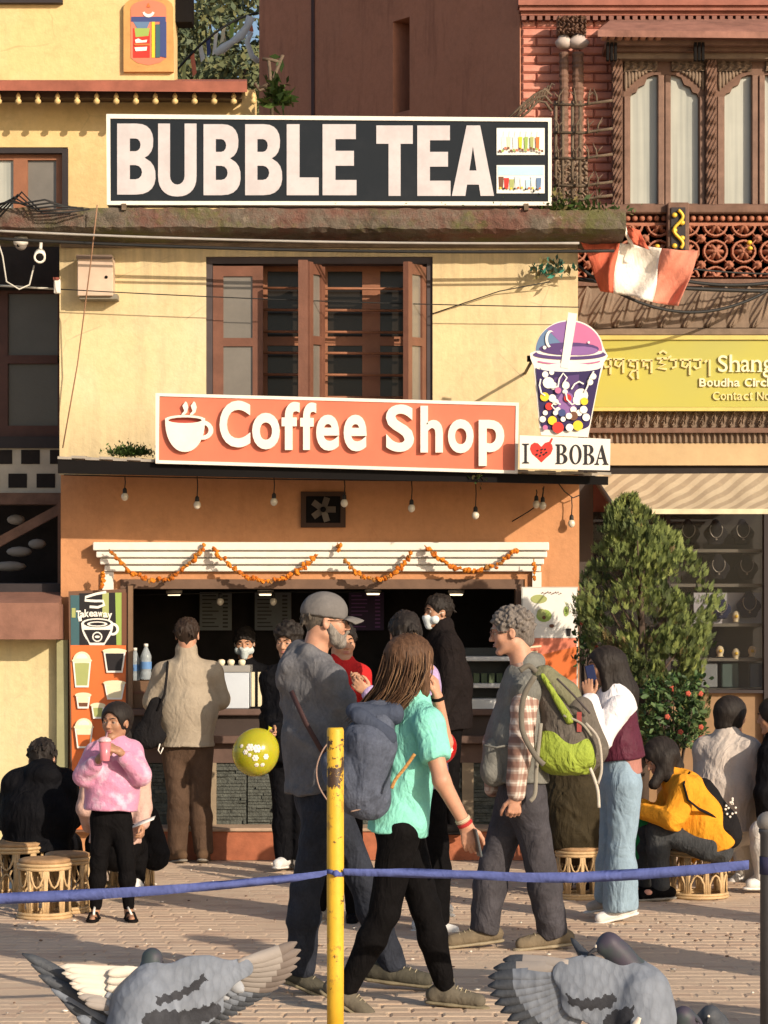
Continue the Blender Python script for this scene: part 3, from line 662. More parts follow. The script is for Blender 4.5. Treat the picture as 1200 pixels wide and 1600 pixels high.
# ================================================================== string lights under the canopy
def bulb_string(px_top, bulbs, Y, lab):
    t = thing('string_light', lab, 'string light', W(bulbs[0][0], bulbs[0][1], Y)); m = MB(); m.tube(px_top, .0045, 5); m.build('wire', M_cable, t)
    for (bx, by, ty) in bulbs:
        m = MB(); a = W(bx, ty, Y); b = W(bx, by-14, Y); m.tube([a, a.lerp(b, .5)+Vector((.004, 0, 0)), b], .004, 5); m.lathe(b-Vector((0, 0, .045)), [(.013, 0), (.016, .01), (.014, .035), (.006, .045)], 10); o = m.build('socket', M_cable, t)
        m = MB(); m.ell(W(bx, by, Y), (.026, .026, .030), 14, 10); m.build('bulb', mat('bulb_glass', (0.62, 0.56, 0.45), 0.15, 0, bump=0, spec=0.7), o)
YB = YF-.42
bulb_string(sag(W(100, 742, YB), W(900, 752, YB), .012, 30), [(195, 776, 744), (308, 789, 744), (428, 784, 746), (538, 786, 748), (643, 794, 750), (743, 805, 752)], YB, 'row of six unlit globe bulbs hanging under the canopy')
bulb_string([W(870, 752, YF-.1), W(882, 768, YF-.08), W(895, 778, YF-.06), W(905, 774, YF-.06)], [(893, 818, 777)], YF-.06, 'single bulb hanging at the right end of the orange wall')
bulb_string([W(850, 760, YF-.15), W(846, 785, YF-.1), W(825, 800, YF-.06), W(800, 815, YF-.03)], [(838, 788, 765), (848, 790, 762)], YF-.14, 'pair of bulbs side by side under the right end of the canopy')
bulb_string([W(200, 930, YF+.3), W(400, 925, YF+.3)], [(344, 940, 926)], YF+.3, 'small white bulb hanging inside in front of the left menu board')
bulb_string([W(400, 925, YF+.31), W(600, 925, YF+.31)], [(427, 940, 926)], YF+.31, 'small white bulb hanging inside in front of the second menu board')
# marigold garlands
mg = [mat('marigold', (0.62, 0.20, 0.015), 0.8, 0.2, 60, 0.5, 200), mat('marigold_deep', (0.45, 0.12, 0.01), 0.8, 0.2, 60, 0.5, 200), mat('marigold_dry', (0.33, 0.15, 0.04), 0.8)]
def garland(pts, lab, sagv=0.0, r=.021, step=.021):
    Yg = YF-.15; P = []
    for i in range(len(pts)-1):
        a, b = W(*pts[i], Yg), W(*pts[i+1], Yg); P += [a.lerp(b, k/8) for k in range(8)]
    P.append(W(*pts[-1], Yg)); t = thing('marigold_garland', lab, 'garland', P[0]); m = MB(); m.tube(P, .004, 4); m.build('thread', mg[2], t)
    m = MB(); rr = random.Random(int(pts[0][0])); acc = 0; last = P[0]; c = P[0]; ds = 0
    for i in range(1, len(P)):
        seg = (P[i]-P[i-1]); L_ = seg.length; u = 0
        while ds+step <= L_:
            ds += step; c = P[i-1]+seg.normalized()*ds+Vector((rr.gauss(0, .006), rr.gauss(0, .006), rr.gauss(0, .007))); rad = r*rr.uniform(.65, 1.15)
            q = Quaternion((rr.random(), rr.random(), rr.random()), rr.uniform(0, 3)).to_matrix(); mi = rr.choice((0, 0, 0, 1, 1, 2)); b0 = len(m.v)
            m.ell(c, (rad, rad, rad*.7), 8, 5, mi, q)
            for k in range(b0, len(m.v)): v = Vector(m.v[k]); m.v[k] = tuple(c+(v-c)*rr.uniform(.72, 1.25))
        ds -= L_
    for k in range(len(m.sm)): m.sm[k] = False
    m.build('marigold_flowers', mg, t, kind='stuff')
def swag(x0, y0, x1, y1, dip, n=8):
    return [(x0+(x1-x0)*i/n, y0+(y1-y0)*i/n+dip*4*(i/n)*(1-i/n)) for i in range(n+1)]
garland(swag(170, 858, 320, 852, 52), 'leftmost orange marigold swag on the white cornice')
garland(swag(331, 856, 497, 866, 47), 'second marigold swag from the left, above the man in beige')
garland(swag(537, 874, 645, 862, 38), 'short marigold swag above the grey cap')
garland(swag(663, 852, 808, 858, 37), 'rightmost marigold swag on the white cornice')
garland([(163, 890), (158, 920)], 'short marigold strand hanging at the left cornice bracket', r=.019)
garland([(834, 872), (835, 908)], 'short marigold strand hanging at the right cornice bracket', r=.016)
garland([(527, 848), (531, 862)], 'small knot of marigolds at the middle of the cornice')
# plants in cracks
def weed(px, py, Y, n, size, lab, cols, spreadx=0.1, hang=False, seed=0, name='weed'):
    r = random.Random(seed); m = MB(); b = W(px, py, Y)
    for i in range(n):
        p = b+Vector((r.gauss(0, spreadx), r.uniform(-.04, .04), abs(r.gauss(0, size*.35))*(-1 if hang else 1)*max(0.1, 1-abs(r.gauss(0, .5)))))
        d = Vector((r.gauss(0, 1), r.gauss(0, 1)-.5, r.gauss(0, 1)+(-.5 if hang else .8))).normalized(); s_ = d.cross(Vector((r.random(), r.random(), r.random()))).normalized(); L_ = size*r.uniform(.15, .4)
        m.add([p, p+d*L_*.5+s_*L_*.2, p+d*L_, p+d*L_*.5-s_*L_*.2], [(0, 1, 2, 3)], r.randrange(len(cols)))
    return m.build(name, cols, single=(lab, 'plant'), kind='stuff')
LG = [mat('leaf_green', (0.07, 0.12, 0.025), 0.6), mat('leaf_dark', (0.035, 0.065, 0.015), 0.6), mat('leaf_dry', (0.16, 0.13, 0.05), 0.7)]
weed(203, 711, YF-.62, 1300, .095, 'rounded clump of green moss growing on the canopy left end', LG[:2], .07, seed=3, name='moss_clump')
weed(875, 330, 17.35, 160, .2, 'dry weeds tufted at the right end of the concrete ledge', LG, .12, seed=4); weed(930, 335, 17.4, 120, .16, 'low green weeds near the hanging flag on the ledge end', LG, .15, seed=5)
weed(745, 742, YF-.8, 30, .14, 'dry sprig dangling below the right end of the coffee sign', LG, .02, True, seed=6); weed(745, 322, YL, 60, .06, 'small moss tufts along the ledge below the big black sign', LG[:2], .5, seed=8, name='moss_tufts')
weed(862, 430, YF-.12, 110, .22, 'teal green decorative foliage sprig fixed high on the yellow wall', [mat('teal_leaf', (0.04, 0.22, 0.16)), mat('teal_dark', (0.06, 0.12, 0.09)), LG[2]], .07, seed=11, name='foliage_sprig')
# ================================================================== signs
def sign_plate(): pass
YS = 17.30
BT = thing('bubble_tea_sign', 'long black sign reading BUBBLE TEA in white block letters on the ledge', 'sign', W(514, 322, YS))
t_ = NT('gloss_black_panel', (0.014, 0.016, 0.019), 0.16, 0, 0.3); t_.bump(t_.noise(1.4, 2), 0.12, 0.04); t_.mixc(t_.math('MULTIPLY', t_.ramp(t_.noise(3, 6, .7), .5, .8), .25), (0.045, 0.045, 0.05)); M_gloss = t_.done()
m = MB(); m.pquad([(172, 185), (857, 190), (857, 315), (173, 314)], YS+.012, .11); m.build('panel', M_gloss, BT)
m = MB(); m.pquad([(166, 178), (862, 184), (862, 190), (172, 185)], YS, .13); m.pquad([(172, 314), (856, 315), (862, 321), (167, 320)], YS, .13); m.pquad([(166, 178), (172, 184.9), (172.5, 314), (167, 320)], YS+.001, .13); m.pquad([(862, 184), (862, 321), (856.5, 315), (856.5, 190.1)], YS+.001, .13); m.build('frame', M_white, BT)
for x in (193, 822): m = MB(); m.pbox(x-3, 318, x+4, 328, YS-.01, .16); m.build('bracket', M_iron, BT)
M_let = NT('worn_white_letter', (0.56, 0.525, 0.54), 0.45, 0, 0.4); M_let.mixc(M_let.math('MULTIPLY', M_let.ramp(M_let.noise(5, 7, .7), .42, .62), .6), (0.43, 0.40, 0.41)); M_let = M_let.done()
Yl = YS+.005
def BL(x0, x1, y0, y1): # letter B
    w_, h = x1-x0, y1-y0; ym = y0+h*.48; s_ = .33*w_
    out = [(x0, y0), (x0+w_*.5, y0)]+arc(x0+w_*.5, y0+h*.25, w_*.44, h*.25, 90, -65, 9, 2.4)[1:]+arc(x0+w_*.48, y0+h*.735, w_*.52, h*.265, 62, -90, 9, 2.4)+[(x0, y1)]
    i1 = [(x0+s_, y0+h*.21), (x0+w_*.48, y0+h*.21)]+arc(x0+w_*.48, y0+h*.30, w_*.13, h*.09, 90, -90, 6)[1:]+[(x0+s_, y0+h*.39)]
    i2 = [(x0+s_, y0+h*.585), (x0+w_*.48, y0+h*.585)]+arc(x0+w_*.48, y0+h*.685, w_*.17, h*.10, 90, -90, 6)[1:]+[(x0+s_, y0+h*.785)]
    return [out, i1, i2]
def UL(x0, x1, y0, y1):
    w_, h = x1-x0, y1-y0; s_ = .31*w_; r = h*.28
    return [[(x0, y0), (x0+s_, y0), (x0+s_, y1-r)]+arc((x0+x1)/2, y1-r, w_/2-s_, r*.42, 180, 360, 8)[1:]+[(x1-s_, y0), (x1, y0)]+arc((x0+x1)/2, y1-r, w_/2, r, 360, 180, 14, 2.3)]
def EL(x0, x1, y0, y1):
    w_, h = x1-x0, y1-y0; s_ = .38*w_; return [[(x0, y0), (x1-1, y0), (x1-1, y0+h*.21), (x0+s_, y0+h*.21), (x0+s_, y0+h*.375), (x1-4, y0+h*.375), (x1-4, y0+h*.585), (x0+s_, y0+h*.585), (x0+s_, y0+h*.785), (x1, y0+h*.785), (x1, y1), (x0, y1)]]
def LL(x0, x1, y0, y1):
    w_, h = x1-x0, y1-y0; s_ = .40*w_; return [[(x0, y0), (x0+s_, y0), (x0+s_, y1-h*.25), (x1, y1-h*.25), (x1, y1), (x0, y1)]]
def TL(x0, x1, y0, y1):
    w_, h = x1-x0, y1-y0; s_ = .33*w_; c = (x0+x1)/2; return [[(x0, y0), (x1, y0), (x1, y0+h*.26), (c+s_/2, y0+h*.26), (c+s_/2, y1), (c-s_/2, y1), (c-s_/2, y0+h*.26), (x0, y0+h*.26)]]
def AL(x0, x1, y0, y1):
    w_, h = x1-x0, y1-y0; c = (x0+x1)/2; return [[(c-w_*.15, y0), (c+w_*.17, y0), (x1, y1), (x1-w_*.32, y1), (c+w_*.14, y1-h*.16), (c-w_*.14, y1-h*.16), (x0+w_*.32, y1), (x0, y1)], [(c, y0+h*.30), (c+w_*.085, y0+h*.64), (c-w_*.085, y0+h*.64)]]
for fn, x0, x1, y0, y1 in ((BL, 183, 243, 193, 304), (UL, 247, 307, 193, 307), (BL, 318, 376, 194, 305), (BL, 383, 441, 194, 305), (LL, 448, 498, 194, 305), (EL, 504, 557, 194, 305), (TL, 588, 645, 196, 306), (EL, 652, 704, 196, 306), (AL, 706, 772, 196, 306)):
    loops = fn(x0, x1, y0, y1); g_ = 1.2
    m = curve_shape(loops, Yl, .01); m.build('letter', M_let, BT)
M_pho = mat('photo_white', (0.80, 0.80, 0.74), 0.4, 0.03, bump=0)
ART = {n: mat('print_'+n, c, 0.45, 0.05, bump=0) for n, c in dict(red=(0.62, 0.04, 0.03), yellow=(0.75, 0.55, 0.04), green=(0.30, 0.42, 0.10), blue=(0.12, 0.20, 0.34), sky=(0.42, 0.60, 0.72), orange=(0.66, 0.165, 0.045), brown=(0.16, 0.07, 0.04), black=(0.02, 0.018, 0.02), white=(0.8, 0.78, 0.72), purple=(0.03, 0.018, 0.085), violet=(0.085, 0.045, 0.16), pink=(0.50, 0.15, 0.30), cream=(0.78, 0.70, 0.48), pale=(0.62, 0.66, 0.68), lilac=(0.24, 0.12, 0.33), coral=(0.66, 0.20, 0.12), lime=(0.36, 0.40, 0.15), tealp=(0.05, 0.12, 0.14), navy=(0.05, 0.07, 0.20)).items()}
def art(parent, name, items, Y, dz=.002):
    """items: (colour, [loops px]) stacked each a hair proud of the last; one part per colour group"""
    keys = []; 
    for c, _ in items:
        if c not in keys: keys.append(c)
    m = MB()
    for i, (c, lp) in enumerate(items): curve_shape(lp, Y-dz*(1+i*.35), dz*.3, keys.index(c), m)
    return m.build(name, [ART[c] for c in keys], parent, kind='stuff' if name in ('drink_print', 'picture_print', 'pearl_print', 'seed_print') else None)
def circ(x, y, r, ry=None, n=14): return arc(x, y, r, ry or r, 0, 360-360/n, n-1)
for k, (y0, y1) in enumerate(((200, 242), (258, 302))):
    m = MB(); m.pbox(776, y0, 851, y1, YS+.004, .01); P_ = m.build('picture', M_pho, BT)
    it = []
    r = random.Random(k+2)
    if k == 0:
        for i in range(7): x = 786+i*9; c = ('pale', 'cream', 'pale', 'yellow', 'green', 'lime', 'orange')[i]; it.append((c, [[(x-3, y0+14), (x+3, y0+14), (x+2.2, y1-9), (x-2.2, y1-9)]])); it.append(('pale', [[(x+1, y0+5), (x+1.8, y0+5), (x+.6, y0+14), (x, y0+14)]]))
        for i in range(16): it.append((('brown', 'green', 'coral', 'brown')[i % 4], [circ(781+i*4.4, y1-9+r.uniform(-2, 3), 2.2, n=7)]))
    else:
        it.append(('sky', [[(778, y0+2), (849, y0+2), (849, y0+16), (778, y0+16)]]))
        for i, c in enumerate(('brown', 'red', 'lime', 'pale', 'white', 'sky', 'pale', 'blue')): x = 783+i*8.4; it.append((c, [[(x-4, y0+18+(i % 3)*2), (x+4, y0+18+(i % 3)*2), (x+3, y1-7), (x-3, y1-7)]]))
        for i in range(12): it.append((('yellow', 'black', 'orange')[i % 3], [circ(782+i*5.6, y1-7+r.uniform(-2, 1), 1.8, n=7)]))
    art(P_, 'picture_print', it, YS+.004)
# ---------------------------------------------------------------- coffee shop sign
YC = 16.84
CS = thing('coffee_shop_sign', 'orange-red sign with a raised white cup and the words Coffee Shop', 'sign', W(527, 735, YC))
t_ = NT('coral_panel', (0.62, 0.165, 0.095), 0.5, 0, 0.35); t_.vary(.07, 3); t_.mixc(t_.math('MULTIPLY', t_.ramp(t_.noise(2, 7, .7, t_.coord((6, 6, 1))), .55, .8), .3), (0.42, 0.12, 0.07)); M_coral = t_.done()
m = MB(); m.pquad([(246, 620), (806, 632), (805, 735), (245, 721)], YC+.008, .07); m.build('panel', M_coral, CS)
m = MB(); m.pquad([(243, 614), (811, 629), (806, 634), (249, 619)], YC, .09); m.pquad([(243, 724), (248, 719), (805, 735), (809, 740)], YC, .09); m.pquad([(243, 614), (249, 619.1), (248, 719), (243, 724)], YC+.001, .09); m.pquad([(811, 629), (809, 740), (804.5, 735), (806, 634.1)], YC+.001, .09); m.build('frame', M_white, CS)
def sy(x, y): return y+(x-243)*.0265-0
for ch, x0, x1, y0, y1 in (('C', 343, 391, 626, 699), ('o', 394, 437, 645, 702), ('f', 440, 468, 628, 703), ('f', 469, 494, 629, 703), ('e', 494, 530, 648, 704), ('e', 537, 573, 648, 705), ('S', 603, 647, 632, 706), ('h', 657, 692, 634, 707), ('o', 700, 740, 655, 708), ('p', 748, 788, 656, 728)):
    m = glyph(ch, x0, y0, x1, y1, YC-.028, .035, 0.028); bevel(m.build('letter', M_white, CS), .003)
cup = [(258, 653)]+arc(289, 656, 31, 50, 180, 360, 22, 2.15)+[(320, 653)]+arc(289, 655, 31, 6.5, 0, 180, 12)[1:-1]
hole = arc(289, 656.5, 26.5, 4.6, 0, 345, 14)
m = curve_shape([cup, hole], YC-.028, .035); hd_ = [arc(317, 672, 16, 15, 100, -110, 14)+arc(317, 672, 9, 8.5, -110, 100, 10)]; curve_shape(hd_, YC-.026, .033, 0, m); bevel(m.build('cup_emblem', M_white, CS), .003)
m = curve_shape([hole], YC+.006, .004); m.build('coffee_fill', mat('coffee_red', (0.36, 0.06, 0.04), bump=0), CS)
for dx in (0, 13):
    m = curve_shape([[(283+dx, 648), (288+dx, 642), (285+dx, 634), (290+dx, 627), (292+dx, 629), (294+dx, 636), (292+dx, 644), (288+dx, 648)]], YC-.02, .026); m.build('steam_emblem', M_white, CS)
# ---------------------------------------------------------------- boba sign
YQ = 16.72
BS = thing('boba_cup_sign', 'cup shaped purple bubble tea sign with a straw over an I love BOBA board', 'sign', W(885, 735, YQ))
M_edge = mat('sign_white', (0.78, 0.74, 0.68), 0.5, 0.04, bump=0)
m = MB(); m.pquad([(812, 680), (954, 686), (953, 735), (812, 732)], YQ, .03); m.build('board', M_edge, BS)
outer = [(846, 680), (843, 668), (834, 572), (829, 560), (828, 552), (837, 548)]+arc(890, 548, 53, 48, 172, 8, 18)+[(946, 549), (950, 556), (944, 566), (935, 600), (923, 662), (919, 683)]
m = curve_shape([outer], YQ+.004, .03); m.build('cup_plate', M_edge, BS)
m = curve_shape([[(888, 488), (902, 490), (888, 576), (876, 574)]], YQ-.006, .012); m.build('straw', M_edge, BS)
it = [('blue', [arc(889, 548, 52, 46, 180, 90, 12)+[(889, 548)]]), ('lilac', [arc(889, 548, 52, 46, 132, 50, 12)+[(889, 548)]]), ('pink', [arc(889, 548, 52, 46, 82, 0, 12)+[(889, 548)]]),
      ('violet', [arc(889, 545, 47, 10, 0, 352, 20)]), ('lilac', [arc(905, 548, 30, 7, 0, 350, 14)]), ('violet', [arc(890, 554, 57, 8, 160, 380, 20)+arc(890, 550, 52, 7, 375, 165, 20)]),
      ('pink', [arc(889, 563, 52, 7, 200, 340, 14)+arc(889, 561, 51, 7, 340, 200, 14)]), ('pale', [arc(888, 575, 44, 8, 0, 350, 18)]),
      ('purple', [[(837, 574)]+arc(888, 574, 51, 7, 180, 360, 10)+[(939, 574), (921, 664)]+arc(883, 664, 38, 9, 0, -180, 10)+[(845, 662)]]),
      ('violet', [[(866, 590), (905, 585), (900, 650), (866, 652)]]), ('lilac', [circ(885, 630, 14, 18)])]
m_ = art(BS, 'cup_print', it, YQ+.004)
r = random.Random(5); it = []
for (x, y, rr_) in ((852, 585, 5), (862, 582, 4), (857, 598, 9), (865, 603, 6), (884, 602, 6), (908, 618, 11), (903, 625, 8), (922, 597, 5), (927, 588, 5), (883, 612, 4), (896, 640, 5), (868, 628, 5), (852, 645, 4), (872, 640, 4), (916, 652, 6), (905, 645, 5), (880, 655, 4), (863, 622, 6)): it.append(('white', [circ(x, y, rr_)]))
for (x, y, rr_, c) in ((851, 620, 7, 'yellow'), (863, 657, 7, 'yellow'), (903, 665, 8, 'yellow'), (913, 627, 6, 'yellow'), (887, 622, 6, 'red'), (858, 635, 6, 'red'), (872, 668, 9, 'red'), (896, 650, 7, 'brown'), (848, 655, 5, 'white'), (912, 640, 6, 'white'), (890, 668, 6, 'white'), (852, 668, 4, 'pink'), (878, 645, 6, 'navy'), (889, 650, 5, 'white'), (868, 645, 4, 'white'), (872, 610, 5, 'pink')): it.append((c, [circ(x, y, rr_)]))
def ribbon(pts, w_=2.2):
    L_, R_ = [], []
    for i in range(len(pts)):
        a, b = pts[max(i-1, 0)], pts[min(i+1, len(pts)-1)]; dx, dy = b[0]-a[0], b[1]-a[1]; l_ = math.hypot(dx, dy) or 1; L_.append((pts[i][0]-dy/l_*w_/2, pts[i][1]+dx/l_*w_/2)); R_.append((pts[i][0]+dy/l_*w_/2, pts[i][1]-dx/l_*w_/2))
    return L_+R_[::-1]
for pts in ([(845, 592), (843, 602), (846, 614), (852, 618)], [(863, 606), (872, 604), (874, 592), (880, 583), (886, 590), (880, 600)], [(893, 608), (898, 600), (905, 596), (912, 600)], [(928, 580), (922, 590), (918, 604), (914, 612)], [(868, 640), (862, 634), (868, 627), (876, 632)], [(884, 612), (886, 624), (894, 632), (902, 628)]): it.append(('white', [ribbon(pts)]))
art(BS, 'pearl_print', it, YQ-.0065, .0012)
it = [('white', [arc(860, 530, 8, 14, 60, 250, 8)+arc(863, 530, 7, 12, 250, 60, 8)]), ('pale', [circ(851, 543, 3)]), ('pale', [circ(920, 535, 2)])]; art(BS, 'shine_print', it, YQ-.0065)
ht = [(x*1.12+846, y*1.12+706) for x, y in [(0, 15), (-6, 9), (-13, 3), (-16, -4), (-14.5, -10), (-10, -13), (-5, -12), (0, -7), (5, -12.5), (10, -14), (15, -10), (16, -4), (13, 3), (6, 9)]]
it = [('red', [ht]), ('red', [[(856, 694), (862, 684), (864, 686), (859, 697)]])]
art(BS, 'heart_print', it, YQ); it = [('black', [circ(846+dx, 704+dy, 1.6, n=7)]) for dx, dy in ((-6, 0), (0, 3), (6, -2), (-2, 8), (4, 6), (-7, 6), (8, 3), (1, -2))]; art(BS, 'seed_print', it, YQ-.0035)
SB = ART['black']
def serif(ch, x0, x1, y0, y1):
    w_, h = x1-x0, y1-y0; q = h*.045
    if ch == 'I': c = (x0+x1)/2; s_ = w_*.17; return [[(x0, y0), (x1, y0), (x1, y0+q), (c+s_, y0+2*q), (c+s_, y1-2*q), (x1, y1-q), (x1, y1), (x0, y1), (x0, y1-q), (c-s_, y1-2*q), (c-s_, y0+2*q), (x0, y0+q)]]
    if ch == 'B':
        o = [(x0, y0), (x0+w_*.55, y0)]+arc(x0+w_*.5, y0+h*.25, w_*.42, h*.25, 85, -70, 8)+arc(x0+w_*.5, y0+h*.74, w_*.5, h*.26, 70, -88, 8)+[(x0, y1), (x0, y1-q), (x0+w_*.12, y1-2*q), (x0+w_*.12, y0+2*q), (x0, y0+q)]
        return [o, [(x0+w_*.36, y0+q*1.4)]+arc(x0+w_*.48, y0+h*.25, w_*.17, h*.20, 90, -90, 6)+[(x0+w_*.36, y0+h*.46)], [(x0+w_*.36, y0+h*.53)]+arc(x0+w_*.48, y0+h*.745, w_*.22, h*.215, 90, -90, 6)+[(x0+w_*.36, y1-q*1.4)]]
    if ch == 'O': c = (x0+x1)/2; d = (y0+y1)/2; return [arc(c, d, w_/2, h/2, 0, 345, 23), arc(c, d, w_*.27, h*.44, 0, 345, 23)]
    if ch == 'A': c = (x0+x1)/2; return [[(c, y0), (c+w_*.07, y0), (x1-w_*.1, y1-2*q), (x1, y1-q), (x1, y1), (x1-w_*.42, y1), (x1-w_*.42, y1-q), (x1-w_*.32, y1-2*q), (c+w_*.10, y1-h*.30), (c-w_*.22, y1-h*.30), (x0+w_*.24, y1-2*q), (x0+w_*.33, y1-q), (x0+w_*.33, y1), (x0, y1), (x0, y1-q), (x0+w_*.12, y1-2*q)], [(c-w_*.05, y0+h*.25), (c+w_*.06, y1-h*.37), (c-w_*.19, y1-h*.37)]]
for ch, x0, x1 in (('I', 816, 827), ('B', 868, 887), ('O', 890, 909), ('B', 911, 929), ('A', 929, 951)):
    dy = (x0-812)*.02; m = curve_shape(serif(ch, x0, x1, 693+dy, 724+dy), YQ-.004, .005); m.build('letter', SB, BS)
m = MB(); a = W(833, 560, YQ+.03); m.tube([a, Vector((a.x, YF, a.z-.005))], .011, 8); b_ = m.build('support_rod', M_iron, BS); m = MB(); m.obox(a+Vector((-.01, .02, 0)), (.03, 0, 0), (0, .015, 0), (0, 0, .02)); m.build('rod_clamp', M_black, BS)
# ---------------------------------------------------------------- takeaway banner
YT = YF-.10
TB = thing('takeaway_banner', 'tall orange banner with a takeaway cup emblem left of the counter', 'banner', W(155, 1300, YT))
m = MB(); m.pquad([(107, 924), (202, 920), (200, 1300), (112, 1300)], YT, .03); m.build('banner_board', mat('board_edge', (0.15, 0.08, 0.05)), TB)
m = MB(); m.pbox(200, 915, 207, 1300, YT-.02, .05); m.build('banner_post', mat('post_wood', (0.2, 0.12, 0.07)), TB)
it = [('orange', [[(110, 1008), (197, 1008), (195, 1296), (114, 1296)]]), ('tealp', [[(110, 930), (128, 930), (128, 1008), (111, 1008)]]), ('black', [[(124, 927), (180, 926), (182, 1008), (124, 1008)]]), ('green', [[(180, 926), (190, 926), (190, 1008), (182, 1008)]]), ('lime', [[(160, 926), (170, 926), (170, 965), (160, 965)]]), ('brown', [[(190, 926), (199, 926), (199, 1008), (190, 1008)]]), ('lime', [[(112, 950), (118, 950), (118, 965), (112, 965)]])]
art(TB, 'banner_print', it, YT)
wh = [ribbon([(166, 925), (150, 928), (134, 933), (133, 938), (147, 939), (161, 939), (163, 945), (153, 949), (140, 948)], 4), [(126, 974)]+arc(152, 974, 25, 34, 180, 232, 8)+[(140, 1008), (163, 1008)]+arc(152, 974, 25, 34, 308, 360, 8)+arc(152, 974, 25, 8, 0, 180, 10), arc(176, 983, 10, 10, 110, -130, 12)+arc(176, 983, 6, 6, -130, 110, 10), [(122, 964), (127, 962), (128, 970), (123, 971)]]
it = [('white', [w_]) for w_ in wh]+[('black', [arc(152, 974, 21, 6, 0, 350, 16)]), ('white', [arc(152, 975, 16, 4, 0, 350, 16), arc(152, 975, 12, 2.4, 0, 350, 12)]), ('black', [[(131, 984), (173, 984), (163, 1004), (141, 1004)]]), ('white', [circ(152, 995, 8)]), ('black', [circ(152, 995, 6)]), ('white', [circ(152, 995, 4, 2)])]
art(TB, 'emblem_print', it, YT-.004)
m = MB()
for i, (ch, x) in enumerate(zip('Takeaway', (119, 125, 132, 139, 146, 153, 161, 168))):
    dy = -2.5*math.sin(i/7*PI)+2; tall = ch in 'Tk'; desc = ch == 'y'
    glyph(ch, x, (956 if tall else 960)+dy-4, x+7.2, (972 if desc else 968)+dy-4, YT-.008, .003, .03, 0, m)
m.build('banner_lettering', ART['white'], TB)
def cupart(x, y0, y1, w0, w1, body, lid=None, top='white', foam=None):
    o = [('white', [[(x-w0-1.5, y0), (x+w0+1.5, y0), (x+w1+1.5, y1+1), (x-w1-1.5, y1+1)]]), (body, [[(x-w0+1.5, y0+4), (x+w0-1.5, y0+4), (x+w1-.5, y1-2), (x-w1+.5, y1-2)]]), ('cream', [arc(x, y0, w0+3, 4, 0, 345, 14)])]
    if foam: o.append((foam, [[(x-w0+1.5, y0+4), (x+w0-1.5, y0+4), (x+w0-2.5, y0+12), (x-w0+2.5, y0+12)]]))
    if lid: o += [('cream', [arc(x, y0, w0+1, 14, 0, 180, 10)]), ('pale', [arc(x, y0-3, w0-4, 8, 0, 180, 8)])]
    return o
it = cupart(128, 1032, 1073, 13, 9, 'lime', True)+cupart(179, 1017, 1050, 16, 11, 'black')+cupart(179, 1067, 1092, 15, 10, 'cream')+cupart(130, 1086, 1106, 10, 7, 'brown', foam='cream')+cupart(153, 1102, 1122, 9, 6, 'lime')+cupart(131, 1136, 1168, 13, 9, 'orange', True, foam='cream')+cupart(150, 1190, 1220, 12, 8, 'green')
art(TB, 'drink_print', it, YT-.012)
# right poster
YR = YF-.08
RP = thing('drinks_poster', 'white and orange drinks poster right of the counter beside the bush', 'poster', W(858, 1200, YR))
m = MB(); m.pbox(815, 917, 903, 1180, YR, .02); m.build('poster_board', mat('poster_board', (0.55, 0.55, 0.50), 0.6), RP)
it = [('white', [[(817, 919), (901, 919), (901, 996), (817, 996)]]), ('coral', [[(817, 997), (901, 997), (901, 1178), (817, 1178)]]), ('orange', [[(817, 1030), (901, 1010), (901, 1060), (817, 1090)]]), ('lime', [circ(842, 936, 13, 7)]), ('green', [circ(850, 962, 12, 10)]), ('lime', [circ(846, 958, 7)]), ('brown', [circ(850, 965, 3)]), ('green', [circ(885, 955, 4, 8)]), ('brown', [circ(862, 978, 4, 3)]), ('black', [[(884, 982), (893, 982), (891, 994), (886, 994)]]), ('cream', [[(824, 1010), (846, 1008), (846, 1011), (824, 1013)]]), ('cream', [[(824, 1018), (840, 1017), (840, 1020), (824, 1021)]])]+[('brown', [circ(848+i*4, 926+math.sin(i*2)*1.2, 1.5, 1.0, 6)]) for i in range(8)]
art(RP, 'poster_print', it, YR)
# balloons
def balloon(px, py, Y, r, col, lab, name, dots, tie):
    c = W(px, py, Y); t = thing('balloon', lab, 'balloon', c-Vector((0, 0, r))); ax_ = (W(*tie, Y)-c).normalized(); q = Vector((0, 0, 1)).rotation_difference(ax_).to_matrix()
    m = MB(); prof = [(max(.001, r*math.sin(a)*(1.0)), -r*math.cos(a)*(1.0 if a < PI/2 else 1.12)) for a in [i*PI/18 for i in range(19)]]
    m.lathe(c, prof, 28, axis=ax_); g_ = NT(name, col, 0.18, 0, 0.5); g_.b.inputs['Transmission Weight'].default_value = 0.25; g_.b.inputs['Subsurface Weight'].default_value = 0.3; g_.vary(.12, 4); m.build('balloon_skin', g_.done(), t)
    m = MB(); m.lathe(c+ax_*r*1.10, [(.006, 0), (.005, .012), (.014, .03)], 10, axis=ax_); m.build('knot', MATS.setdefault(name+'k', mat(name+'k', col)), t)
    m = MB(); rr = random.Random(3)
    for (dx, dy, s_) in dots:
        n = Vector((dx, -math.sqrt(max(0, 1-dx*dx-dy*dy)), dy)); p = c+n*r*1.003; u = n.cross(Vector((0, 0, 1))).normalized(); v = n.cross(u)
        for k in range(6):
            a = k*PI/3; o_ = p+(u*math.cos(a)+v*math.sin(a))*s_*r*.9; m.lathe(o_-n*.001, [(s_*r*.62, 0), (s_*r*.5, .0015)], 8, axis=n)
        m.lathe(p-n*.001, [(s_*r*.6, 0), (s_*r*.5, .003)], 8, axis=n)
    m.build('flower_print', M_white, t, kind='stuff')
